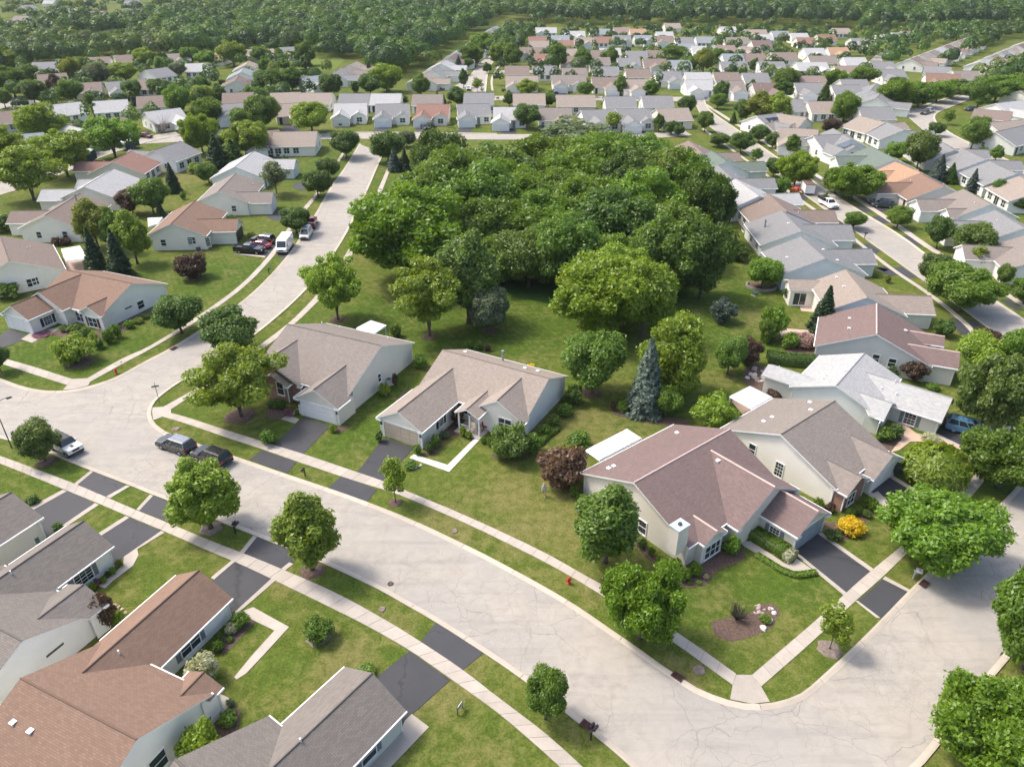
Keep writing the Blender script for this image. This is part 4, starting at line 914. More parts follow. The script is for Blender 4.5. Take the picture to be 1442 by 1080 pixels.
# row facing the cross street at the road's end
B_ = [(470, 146, 517, 145, 'lgrey', 'white', 'Lr', 'white house with pale roof left of the driveway opposite the road end', 'the white road-end house'),
      (528, 147, 577, 146, 'grey', 'white', 'Lm', 'slate-roofed white house straight across the road end', 'the road-end slate house'),
      (587, 147, 633, 147, 'red', 'cream', 'Lc', 'salmon red roofed house facing the cross street', 'the salmon-roofed house'),
      (643, 147, 690, 146, 'grey', 'white', 'L', 'grey-roofed house right of the salmon roof', 'the house right of the salmon roof'),
      (700, 151, 736, 151, 'lgrey', 'white', 'L', 'pale grey roof with white garage, left of the dark round tree', 'the house left of the round tree'),
      (757, 152, 805, 152, 'taupe', 'cream', 'r', 'long taupe roof behind the bare-limbed oak', 'the house behind the open oak'),
      (822, 155, 860, 154, 'grey', 'white', 'mr', 'grey roof with white gables right of the open oak', 'the house right of the open oak'),
      (867, 154, 914, 153, 'grey', 'white', 'lr', 'grey-roofed house with white garage behind the grove', 'the house behind the grove'),
      (925, 153, 968, 152, 'tan', 'cream', '', 'tan-roofed house at the corner of the right-hand street', 'the tan corner house')]
for (a, b, c, d, r, w, wg, lb, s_) in B_: h2(a, b, c, d, r, w, wg, label=lb, short=s_)
# rows beyond, left to right: (row name, roof height of the line, [x0, x1, roof, wall, wings, y])
def row(rowname, items, lod=1):
    n = len(items)
    ordw = ['first', 'second', 'third', 'fourth', 'fifth', 'sixth', 'seventh', 'eighth', 'ninth', 'tenth', 'eleventh', 'twelfth', 'thirteenth', 'fourteenth', 'fifteenth', 'sixteenth', 'seventeenth', 'eighteenth']
    for i, it in enumerate(items):
        x0, x1, y, r, w, wg = it[:6]; dy = it[6] if len(it) > 6 else 0
        h2(x0, y, x1, y + dy, r, w, wg, lod=lod, label='%s roofed %s house, %s from the left in the %s' % (ROOFWORD[r], dict(blue='pale blue', sage='pale green', stone='stone-coloured').get(w, w), ordw[i], rowname), short='the %s house of the %s' % (ordw[i], rowname), group='houses of the ' + rowname)
row('row behind the cross street', [(478, 522, 132, 'grey', 'white', ''), (529, 559, 132, 'lgrey', 'white', ''), (583, 622, 133, 'taupe', 'cream', ''), (655, 694, 131, 'grey', 'white', ''), (722, 768, 132, 'tan', 'cream', ''), (783, 838, 134, 'tan', 'beige', ''), (852, 894, 136, 'grey', 'white', ''), (904, 946, 135, 'grey', 'white', '')])
row('first row past the grove', [(712, 758, 107, 'tan', 'cream', 'l'), (777, 825, 106, 'taupe', 'white', 'lr'), (835, 869, 109, 'brown', 'cream', 'r'), (880, 909, 112, 'tan', 'cream', 'c'), (925, 955, 101, 'grey', 'white', 'r'), (965, 1001, 113, 'lgrey', 'white', 'l'), (1008, 1047, 114, 'taupe', 'white', 'r'), (1063, 1094, 117, 'mauve', 'grey', 'r'), (1118, 1157, 117, 'grey', 'white', 'l')])
row('second row past the grove', [(712, 744, 93, 'brown', 'cream', ''), (751, 783, 93, 'grey', 'white', ''), (792, 826, 96, 'taupe', 'beige', ''), (835, 870, 94, 'grey', 'white', ''), (882, 914, 97, 'brown', 'cream', ''), (964, 1000, 102, 'lgrey', 'white', ''), (1007, 1037, 102, 'brown', 'cream', ''), (1048, 1078, 103, 'grey', 'white', ''), (1130, 1156, 107, 'pink', 'cream', '')])
row('row behind tall street trees', [(731, 764, 67, 'brown', 'beige', 'l'), (757, 778, 76, 'red', 'beige', 'c'), (795, 812, 79, 'brown', 'cream', 'c'), (833, 853, 81, 'taupe', 'white', 'l'), (872, 898, 82, 'grey', 'white', 'r'), (908, 934, 83, 'brown', 'cream', 'c'), (945, 967, 85, 'bluegrey', 'white', 'c'), (1013, 1052, 87, 'grey', 'white', 'lr'), (1067, 1104, 87, 'grey', 'white', 'lr'), (1120, 1164, 88, 'lgrey', 'cream', 'r')], 2)
row('gabled row past street trees', [(790, 806, 69, 'tan', 'cream', ''), (828, 842, 71, 'brown', 'beige', ''), (844, 874, 68, 'lgrey', 'white', ''), (882, 911, 72, 'grey', 'white', ''), (914, 937, 71, 'brown', 'cream', ''), (957, 973, 62, 'bluegrey', 'white', ''), (1020, 1044, 76, 'bluegrey', 'white', ''), (1047, 1076, 76, 'brown', 'cream', ''), (1085, 1121, 74, 'brown', 'cream', ''), (1137, 1177, 79, 'taupe', 'white', '')], 2)
row('red-roof row', [(746, 768, 52, 'red', 'cream', ''), (777, 801, 50, 'bluegrey', 'white', 'c'), (810, 833, 53, 'tan', 'cream', 'r'), (838, 860, 52, 'red', 'cream', ''), (863, 888, 50, 'grey', 'white', 'r'), (893, 918, 50, 'bluegrey', 'white', 'r'), (922, 948, 51, 'brown', 'cream', 'l'), (950, 976, 53, 'grey', 'white', ''), (979, 1011, 52, 'bluegrey', 'white', ''), (1018, 1054, 53, 'taupe', 'cream', ''), (1058, 1084, 57, 'mauve', 'cream', '')], 2)
row('row below the red roofs', [(748, 771, 58, 'tan', 'beige', ''), (788, 801, 57, 'red', 'cream', ''), (973, 1004, 65, 'lgrey', 'white', 'l'), (1007, 1034, 64, 'pink', 'cream', 'c'), (1043, 1069, 66, 'tan', 'cream', 'l'), (1138, 1153, 68, 'lgrey', 'white', 'c'), (1170, 1188, 67, 'orange', 'cream', 'c')], 2)
row('last row before the woods', [(754, 784, 39, 'lgrey', 'white', 'l'), (792, 824, 44, 'lgrey', 'white', 'r'), (830, 859, 41, 'bluegrey', 'white', 'l'), (867, 884, 39, 'pink', 'white', ''), (890, 906, 41, 'orange', 'cream', ''), (925, 946, 45, 'lgrey', 'white', ''), (935, 958, 33, 'tan', 'cream', ''), (1017, 1032, 38, 'lgrey', 'cream', ''), (1048, 1079, 42, 'tan', 'cream', 'l'), (1063, 1086, 49, 'lgrey', 'white', 'c'), (1087, 1109, 44, 'bluegrey', 'white', ''), (1112, 1137, 47, 'lgrey', 'white', ''), (1123, 1144, 53, 'red', 'cream', '')], 2)
row('cluster at the far bend', [(1150, 1176, 49, 'umber', 'cream', ''), (1175, 1193, 40, 'tan', 'cream', ''), (1200, 1221, 54, 'grey', 'white', 'l'), (1223, 1248, 57, 'taupe', 'white', 'r'), (1236, 1256, 49, 'lgrey', 'cream', ''), (1260, 1276, 46, 'grey', 'white', 'l'), (1273, 1288, 44, 'red', 'cream', '')], 2)
row('block inside the far bend', [(1187, 1218, 81, 'lgrey', 'white', ''), (1225, 1257, 87, 'grey', 'white', 'r'), (1238, 1271, 98, 'grey', 'white', 'l'), (1178, 1205, 93, 'pink', 'cream', 'l'), (1190, 1213, 112, 'grey', 'sage', ''), (1170, 1211, 120, 'grey', 'white', ''), (1147, 1171, 143, 'tan', 'cream', ''), (1208, 1254, 151, 'grey', 'white', ''), (1274, 1298, 118, 'orange', 'cream', ''), (1303, 1353, 103, 'umber', 'cream', 'lr', 2), (1304, 1339, 93, 'grey', 'white', '', 2), (1342, 1376, 100, 'taupe', 'cream', '')])
h2(1223, 131, 1238, 114, 'grey', 'white', 'l', label='grey-roofed house turned sideways left of the long bank of trees', short='the sideways grey house')
h2(1231, 141, 1247, 125, 'grey', 'white', 'l', label='grey-roofed house with white garage front left of the bank of trees', short='the white-garage far house')
# long rows seen end-on
def endrow(name, p0, p1, n, roofs, walls, w=26, rise=.18, far_short=True):
    a, b = np.array(P(*p0, 5.5)), np.array(P(*p1, 5.5)); d = (b - a) / np.linalg.norm(b - a); L = np.linalg.norm(b - a)
    for i in range(n):
        c = a + (b - a) * (i + .5) / n; l = min(13.5, L / n * .80); q0, q1 = c - d * l / 2, c + d * l / 2
        pp = proj(*q0, 5.5), proj(*q1, 5.5)
        r = roofs[i % len(roofs)]; o_ = ['nearest', 'second', 'third', 'fourth', 'fifth', 'sixth', 'seventh', 'eighth', 'ninth', 'tenth', 'eleventh', 'farthest'][i]
        h2(*pp[0], *pp[1], r, walls[i % len(walls)], 'c' if i % 2 else 'm', lod=1 if i < 3 else 2, label='%s roofed house, %s in the %s' % (ROOFWORD[r], o_, name), short='the %s house of the %s' % (o_, name), group='houses of the ' + name)
endrow('long row beside the meadow', (590, 110), (700, 36), 12, ['tan', 'grey', 'lgrey', 'mauve', 'grey', 'bluegrey'], ['cream', 'white', 'white', 'cream'])
endrow('row beyond the far bend', (1281, 84), (1365, 52), 8, ['brown', 'tan', 'taupe', 'lgrey', 'mauve', 'tan'], ['cream', 'white'])
endrow('row at the far right', (1378, 88), (1452, 56), 6, ['lgrey', 'pink', 'grey', 'tan', 'mauve', 'lgrey'], ['white', 'cream'])
endrow('short row at the wood edge', (466, 104), (503, 86), 3, ['grey', 'taupe', 'tan'], ['cream', 'cream'])
endrow('stepped row left of the wood', (330, 116), (352, 84), 3, ['mauve', 'bluegrey', 'tan'], ['cream', 'white'])
# houses of the upper left, one by one
UL = [(45, 88, 87, 87, 'grey', 'white', 'l', 'the slate upper-left house', 'slate roofed house with white front gable under the woods, upper left'), (122, 81, 152, 80, 'brown', 'cream', '', 'the brown wood-side house', 'brown roof against the woods, upper left'),
      (168, 78, 185, 77, 'brown', 'white', '', 'the white wood-side gable', 'narrow brown roof with white gable end at the wood edge'), (58, 105, 87, 103, 'brown', 'cream', '', 'the brown house by the copper tree', 'brown roof with cream gable left of the dark copper tree'),
      (110, 117, 131, 116, 'brown', 'cream', 'r', 'the open-garage brown house', 'brown roofed house with open dark garage, upper left'), (147, 116, 190, 113, 'grey', 'white', 'l', 'the open-garage slate house', 'slate roofed white house with open garage, upper left'),
      (200, 112, 228, 112, 'brown', 'cream', '', 'the brown house between round trees', 'brown roof between two dark round trees, upper left'), (212, 98, 227, 96, 'grey', 'white', '', 'the white gable by the wood', 'small grey roof with white gable, upper left'),
      (70, 148, 107, 144, 'lgrey', 'blue', '', 'the pale rear-window house', 'pale roofed house with blue-grey rear wall, above the willow'), (131, 143, 178, 140, 'lgrey', 'white', '', 'the white house with dark hedge', 'white walled pale roof with dark hedge, centre of the upper left'),
      (196, 136, 234, 134, 'brown', 'cream', '', 'the brown house with blue firs', 'brown roof beside two small blue firs, upper left'), (-6, 158, 31, 154, 'brown', 'grey', '', 'the brown left-edge house', 'brown roof at the left edge left of the willow'),
      (129, 171, 170, 165, 'brown', 'cream', '', 'the brown house above the locust', 'dark brown roof half hidden by the spreading locust'), (93, 176, 127, 184, 'lgrey', 'white', 'r', 'the white house behind the willow', 'pale roof with white gable behind the willow'),
      (203, 158, 254, 152, 'lgrey', 'white', 'R', 'the bare-tree house', 'pale grey roof and white gable behind the bare pale tree'), (18, 190, 42, 188, 'bluegrey', 'white', '', 'the house among the locusts', 'blue-grey roof tip among the yellow-green locusts'),
      (240, 76, 261, 75, 'taupe', 'cream', 'c', 'the taupe wood-edge house', 'small taupe roof at the wood edge left of the bright white house'), (261, 90, 296, 89, 'lgrey', 'white', '', 'the bright white house', 'bright white house with three rear windows'),
      (297, 74, 311, 74, 'orange', 'cream', '', 'the orange wood-edge house', 'orange roofed house at the wood edge'), (347, 70, 386, 69, 'tan', 'cream', 'l', 'the tan wood-edge house', 'tan roof among lime trees at the wood edge'),
      (397, 67, 416, 66, 'grey', 'white', 'c', 'the grey wood-edge house', 'small grey roof with white front against the dark wood'), (321, 131, 349, 130, 'brown', 'grey', '', 'the three-window brown house', 'brown roof with three dark rear windows, upper left of the road'),
      (309, 147, 328, 146, 'grey', 'blue', 'c', 'the narrow blue house', 'narrow blue-grey house between lime trees'), (387, 131, 417, 130, 'tan', 'beige', '', 'the tan paired house', 'tan roof, left of two alike behind the round tree'), (425, 131, 468, 131, 'tan', 'cream', '', 'the second tan paired house', 'tan roof with cream gable, right of two alike behind the round tree'),
      (430, 108, 452, 106, 'bluegrey', 'white', 'l', 'the blue-grey wood house', 'blue-grey roof by the clearing at the wood edge')]
for (a, b, c, d, r, w, wg, s_, lb) in UL: h2(a, b, c, d, r, w, wg, label=lb, short=s_, lod=1 if b > 100 else 2, gdoor='open' if 'open' in lb else 'white')
ORDW = ['first', 'second', 'third', 'fourth', 'fifth', 'sixth', 'seventh', 'eighth', 'ninth', 'tenth', 'eleventh', 'twelfth']
FL = [(5, 30, 24, 30, 'lgrey'), (36, 31, 54, 31, 'lgrey'), (30, 8, 46, 7, 'grey'), (92, 14, 104, 13, 'lgrey'), (115, 23, 130, 23, 'mauve'), (143, 27, 163, 27, 'bluegrey'), (24, 23, 37, 23, 'taupe'), (125, 16, 150, 16, 'pink'), (215, 14, 236, 14, 'tan'), (190, 13, 208, 13, 'taupe'), (64, 1, 76, 1, 'lgrey'), (176, 1, 196, 1, 'grey')]
for i, (a, b, c, d, r) in enumerate(FL):
    h2(a, b, c, d, r, 'white' if i % 2 else 'cream', '', lod=2, zr=7.5, vf=6, label='%s roof, %s from the left among the trees of the far settlement' % (ROOFWORD[r], ORDW[sorted(q[0] for q in FL).index(a)]), short='the far settlement', group='far houses beyond the wood')
# ---------------------------------------------------------------- trees and shrubs
def np_mesh(name, verts, quads, mats, midx=None):
    me = bpy.data.meshes.new(name); n = len(quads)
    me.vertices.add(len(verts)); me.vertices.foreach_set('co', verts.astype(np.float32).ravel())
    me.loops.add(n * 4); me.loops.foreach_set('vertex_index', quads.astype(np.int32).ravel())
    me.polygons.add(n); me.polygons.foreach_set('loop_start', np.arange(0, n * 4, 4, dtype=np.int32)); me.polygons.foreach_set('loop_total', np.full(n, 4, np.int32))
    for m in mats: me.materials.append(m)
    if midx is not None: me.polygons.foreach_set('material_index', midx.astype(np.int32))
    me.update(calc_edges=True); return me
def leaf_quads(pos, nrm, size, rng, elong=1.25):
    n = len(pos); r = rng.normal(size=(n, 3)); t = np.cross(nrm, r); t /= np.linalg.norm(t, axis=1)[:, None] + 1e-9; b = np.cross(nrm, t)
    s = (size * rng.uniform(.65, 1.3, n))[:, None]
    fold = nrm * s * rng.uniform(-.25, .25, n)[:, None]
    v = np.stack([pos - t * s * elong, pos - b * s * .62 + fold, pos + t * s * elong, pos + b * s * .62 + fold], 1)
    return v.reshape(-1, 3), np.arange(n * 4).reshape(n, 4)
def unit(v): return v / (np.linalg.norm(v, axis=1)[:, None] + 1e-9)
def lobed(seed, R, H, z0, nl, n, size, lr=(.30, .44), spread=.66, flat=1.0, shape='round', cut=.80, core=True):
    """crown of leaf-sized faces gathered on many lobes, with gaps between them"""
    rng = np.random.default_rng(seed); hz = (H - z0) / 2; cz = z0 + hz; C = []; Rr_ = []
    ga = pi * (3 - sqrt(5))
    for i in range(nl):
        f = (i + .5) / nl; z = 1 - 2 * f; rad = sqrt(max(0, 1 - z * z)); a = i * ga + rng.uniform(-.5, .5); q = spread * rng.uniform(.66, 1.20)
        if shape == 'oval': prof = (1.0 if z < .1 else 1 - .55 * ((z - .1) / .9) ** 1.3)
        elif shape == 'cone': prof = .25 + .85 * (1 - z) / 2
        elif shape == 'vase': prof = .62 + .38 * min(1, (z + 1))
        elif shape == 'dome': prof = 1.1 if z > -.3 else .9
        else: prof = 1.0
        C.append((R * q * rad * cos(a) * prof, R * q * rad * sin(a) * prof, cz + hz * q * z * 1.04)); Rr_.append(R * (lr[0] + (lr[1] - lr[0]) * rng.uniform(0, 1.25) ** 1.3) * (.75 if z > .75 else 1))
    for i in range(max(2, nl // 6)):
        C.append((rng.uniform(-.25, .25) * R, rng.uniform(-.25, .25) * R, cz + hz * rng.uniform(-.4, .4))); Rr_.append(R * .45)
    C = np.array(C); Rr_ = np.array(Rr_)
    w = Rr_ ** 2; idx = rng.choice(len(C), n * 2, p=w / w.sum()); d = unit(rng.normal(size=(n * 2, 3))); d[:, 2] = d[:, 2] * .85 + .12
    rr = np.clip(rng.normal(.93, .15, n * 2), .6, 1.32); pos = C[idx] + d * (Rr_[idx] * rr)[:, None] * np.array([1, 1, flat])
    keep = np.ones(len(pos), bool)
    for c, r in zip(C, Rr_): keep &= ~(np.linalg.norm((pos - c) / np.array([1, 1, flat]), axis=1) < r * .62)
    pos, d = pos[keep][:n], d[keep][:n]
    pos = pos[pos[:, 2] > z0 * .75]; d = d[:len(pos)]
    nrm = unit(d * .55 + rng.normal(size=pos.shape) * .42 + np.array([0, 0, .42]))
    v, q = leaf_quads(pos, nrm, size, rng)
    if core:
        cv, cq = [], []; off = len(v)
        for c, r in zip(C, Rr_):
            m = 6; k = 4
            for a in range(k + 1):
                th = pi * a / k
                for b in range(m): cv.append(c + r * .58 * np.array([sin(th) * cos(2 * pi * b / m), sin(th) * sin(2 * pi * b / m), cos(th) * flat]))
            base = off; 
            for a in range(k):
                for b in range(m): cq.append((base + a * m + b, base + a * m + (b + 1) % m, base + (a + 1) * m + (b + 1) % m, base + (a + 1) * m + b))
            off += (k + 1) * m
        v = np.concatenate([v, np.array(cv)]); q = np.concatenate([q, np.array(cq)])
    return v, q
def conifer(seed, R, H, z0, n, size, tiers=15, droop=.35):
    rng = np.random.default_rng(seed); V = []; 
    pos, nr = [], []
    for t in range(tiers):
        f = t / (tiers - 1); z = z0 + (H - z0) * f ** .92; rad = R * (1 - f) ** .82 + .12 * R * (1 - f) + .04; nb = max(5, int(13 - 6 * f))
        for b in range(nb):
            a = 2 * pi * (b + .5 * (t % 2)) / nb + rng.uniform(-.2, .2); L = rad * rng.uniform(.82, 1.12); k = max(6, int(n / tiers / nb * (1.5 - f)))
            s = rng.uniform(.12, 1, k) ** .6; side = rng.normal(size=k) * .16 * L * (1.1 - .5 * s); 
            x = L * s; zz = z - droop * L * s ** 1.5 + rng.normal(size=k) * .05 * R + .07 * R * (s > .85)
            pos.append(np.stack([x * cos(a) - side * sin(a), x * sin(a) + side * cos(a), zz], 1))
            nr.append(np.tile([cos(a) * .45, sin(a) * .45, .9], (k, 1)) + rng.normal(size=(k, 3)) * .35)
    pos = np.concatenate(pos); nr = unit(np.concatenate(nr)); v, q = leaf_quads(pos, nr, size, rng, 1.6)
    cv, cq = [], []; off = len(v); m = 9
    for t in range(6):
        f = t / 5; r = max(.03, R * .62 * (1 - f) ** .9)
        for b in range(m): cv.append((r * cos(2 * pi * b / m), r * sin(2 * pi * b / m), z0 + (H - z0) * .97 * f))
    for t in range(5):
        for b in range(m): cq.append((off + t * m + b, off + t * m + (b + 1) % m, off + (t + 1) * m + (b + 1) % m, off + (t + 1) * m + b))
    return np.concatenate([v, np.array(cv)]), np.concatenate([q, np.array(cq)])
def weeping(seed, R, H, z0, n, size):
    rng = np.random.default_rng(seed); pos, nr = [], []
    for i in range(150):
        a = rng.uniform(0, 2 * pi); r0 = R * sqrt(rng.uniform(0, 1)) * .9; k = n // 150; s = rng.uniform(0, 1, k)
        top = z0 + (H - z0) * (1 - .45 * (r0 / R) ** 2) * rng.uniform(.9, 1.05); r = r0 + (R - r0) * .55 * s + rng.normal(size=k) * .06 * R; z = top - (top - z0 * .6) * s ** 1.8 * rng.uniform(.5, 1) 
        da = rng.normal(size=k) * .08; pos.append(np.stack([r * np.cos(a + da), r * np.sin(a + da), z], 1)); nr.append(np.stack([np.cos(a + da), np.sin(a + da), np.full(k, .8)], 1) + rng.normal(size=(k, 3)) * .4)
    return leaf_quads(np.concatenate(pos), unit(np.concatenate(nr)), size, rng, 2.0)
def trunk_mesh(seed, H, z0, R, r0, stems=1, m=None):
    rng = random.Random(seed); mb = MB()
    for s_ in range(stems):
        a = 2 * pi * s_ / stems + rng.uniform(-.3, .3); lean = 0 if stems == 1 else .20; top = z0 + (H - z0) * .72
        pts = [(lean * cos(a) * t * top * .55 + rng.uniform(-.05, .05) * t, lean * sin(a) * t * top * .55 + rng.uniform(-.05, .05) * t, -.1 + (top + .1) * t) for t in (0, .12, .35, .6, .82, 1)]
        k = 1 if stems == 1 else .62; mb.tube(pts, [r0 * 1.5 * k, r0 * k, r0 * .85 * k, r0 * .6 * k, r0 * .38 * k, r0 * .15 * k], 7)
        for b in range(6 if stems == 1 else 3):
            z = z0 * .75 + (H - z0) * rng.uniform(.02, .42); t = b * 2.4 + a; L = R * rng.uniform(.5, .8); f = z / top; x0, y0 = pts[0][0] + (pts[5][0] - pts[0][0]) * f, pts[0][1] + (pts[5][1] - pts[0][1]) * f
            mb.tube([(x0, y0, z), (x0 + L * .4 * cos(t), y0 + L * .4 * sin(t), z + L * .45), (x0 + L * cos(t), y0 + L * sin(t), z + L * .8)], [r0 * .42 * k, r0 * .28 * k, r0 * .08 * k], 5)
    return mb.mesh('trunk', [m or BARK], True)
PROTO = {}
def proto(key, R, H, gen, stems=1, r0=.16, z0=1.6, bark=None, trunk=True):
    v, q = gen; PROTO[key] = (np_mesh('crown', v, q, [MATS['leaves_mid']]), trunk_mesh(sum(map(ord, key)) % 97, H, z0, R, r0, stems, bark) if trunk else None, R, H)
for i in range(3): proto('maple%d' % i, 3.0, 6.6, lobed(10 + i, 3.0, 6.6, 1.4, 34, 14000, .145, (.24, .40), .72))
for i in range(2): proto('oval%d' % i, 2.3, 7.2, lobed(20 + i, 2.45, 7.2, 1.2, 40, 14000, .135, (.20, .36), .76, 1.15, 'oval'))
for i in range(2): proto('young%d' % i, 1.25, 4.6, lobed(30 + i, 1.3, 4.6, 1.2, 18, 2600, .11, (.22, .40), .78, 1.1, 'oval', core=False), r0=.055, z0=1.1)
for i in range(2): proto('airy%d' % i, 4.0, 7.2, lobed(40 + i, 4.0, 7.2, 1.9, 44, 15000, .15, (.14, .28), .86, .62, 'vase', core=False), stems=3, r0=.17, z0=1.7)
for i in range(4): proto('oak%d' % i, 6.0, 11.5, lobed(50 + i, 6.0, 11.5, 2.0, 54, 19000, .225, (.17, .34), .80, .9, 'round'), r0=.34, z0=2.4)
proto('big0', 4.2, 7.0, lobed(60, 4.2, 7.0, 1.5, 58, 25000, .165, (.16, .30), .84, .8, 'dome'), r0=.22, z0=1.5)
proto('big1', 4.2, 7.0, lobed(61, 4.2, 7.0, 1.4, 64, 25000, .165, (.15, .29), .85, .85, 'dome'), r0=.22, z0=1.5)
proto('open0', 5.0, 9.5, lobed(65, 5.0, 9.5, 3.0, 30, 4200, .26, (.15, .24), .86, .6, 'vase', core=False), r0=.40, z0=1.6, stems=3, bark=BARKL)
for i in range(2): proto('spruce%d' % i, 2.2, 7.5, conifer(70 + i, 2.2, 7.5, .35, 7000, .17), r0=.13, z0=.5)
proto('loose0', 3.2, 8.0, lobed(83, 3.2, 8.0, .8, 40, 15000, .14, (.16, .30), .80, 1.2, 'oval', core=False), stems=3, r0=.16)
proto('pine0', 2.0, 6.0, conifer(75, 2.0, 6.0, .5, 4200, .20, 11, .2), r0=.13, z0=.6)
proto('weep0', 3.4, 4.3, weeping(80, 3.4, 4.3, .5, 7500, .16), r0=.14, z0=1.0)
proto('willow0', 4.0, 8.0, weeping(81, 3.8, 8.0, 1.2, 9000, .18), r0=.22, z0=1.5)
for i in range(2): proto('bush%d' % i, 1.0, 1.5, lobed(90 + i, 1.02, 1.5, .05, 18, 1500, .085, (.28, .42), .66, .85), trunk=False)
proto('bigbush0', 2.0, 2.9, lobed(93, 2.0, 2.9, .15, 30, 4200, .13, (.24, .36), .74, .8, 'dome'), trunk=False)
proto('box0', 1.0, 1.2, lobed(95, 1.0, 1.2, .02, 26, 1300, .065, (.28, .34), .68, .62), trunk=False)
proto('column0', .7, 3.0, lobed(97, .72, 3.0, .05, 22, 1500, .11, (.35, .5), .62, 1.5), trunk=False)
def twigs(seed, n=34, R=1.5, H=2.2, m=None):
    r = random.Random(seed); mb = MB()
    for i in range(n):
        a = r.uniform(0, 2 * pi); l = r.uniform(.4, 1); e = r.uniform(.5, 1)
        mid = (R * .45 * l * cos(a), R * .45 * l * sin(a), H * .5 * e); end = (R * l * cos(a + .2), R * l * sin(a + .2), H * e)
        mb.tube([(0.05 * cos(a), .05 * sin(a), 0), mid, end], [.045, .028, .01], 4)
        for k in range(3): mb.tube([mid, (mid[0] + r.uniform(-.4, .4), mid[1] + r.uniform(-.4, .4), mid[2] + r.uniform(.2, .8))], [.02, .007], 3)
    return mb.mesh('crown', [m or BARK])
TREES = []
MINH = dict(airy=1.45, big=1.45, oak=1.6, weep=1.0, open=1.6, willow=1.6, spruce=2.6, pine=2.2, oval=2.3, young=2.4)
def plant(key, px, py, top, wpx, col, desc, where=None, cat='tree', name=None, group=None, sq=None):
    """a tree standing at the ground point (px, py) of the photograph, reaching up to row `top`, `wpx` wide"""
    me, tr, R, H = PROTO[key]; py0 = py
    for _ in range(30):
        x, y = P(px, py); lo, hi = .3, 30.0
        for _ in range(40):
            mid = (lo + hi) / 2
            if proj(x, y, mid)[1] > top: lo = mid
            else: hi = mid
        # the far shoulder of a wide crown shows above its axis: allow for it
        dep = y * cos(TH) - (lo / 2 - HC) * sin(TH); r = wpx / 2 * dep / FPX; h = lo; ta = HC / y
        a_, b_ = .25, lo
        for _ in range(30):
            h = (a_ + b_) / 2
            if .565 * h + sqrt(.189 * h * h + .85 * r * r * ta * ta) < lo: a_ = h
            else: b_ = h
        # a squat result means the base, hidden by the crown, stands nearer than the lowest leaves seem to
        if cat != 'tree' or h >= MINH.get(key[:-1], 1.7) * r or py - py0 > (py0 - top) * .16: break
        py += max(.3, (py0 - top) * .015)
    if name is None: name = cat.replace(' ', '_')
    e = empty(name, (x, y, 0), random.uniform(0, 6.28)); sx = r / R * .97; sz = h / H * (sq or 1)
    c = ob('crown', me, e, scale=(sx, sx, sz)); c.material_slots[0].link = 'OBJECT'; c.material_slots[0].material = MATS['leaves_' + col]
    if tr is not None: ob('trunk', tr, e, scale=(sx, sx, sz))
    tag(e, None, cat, group); TREES.append([e, desc, where, px, py - 1, cat]); return e
def pick(k): 
    return k + str(random.randrange(sum(1 for q in PROTO if q[:-1] == k)))
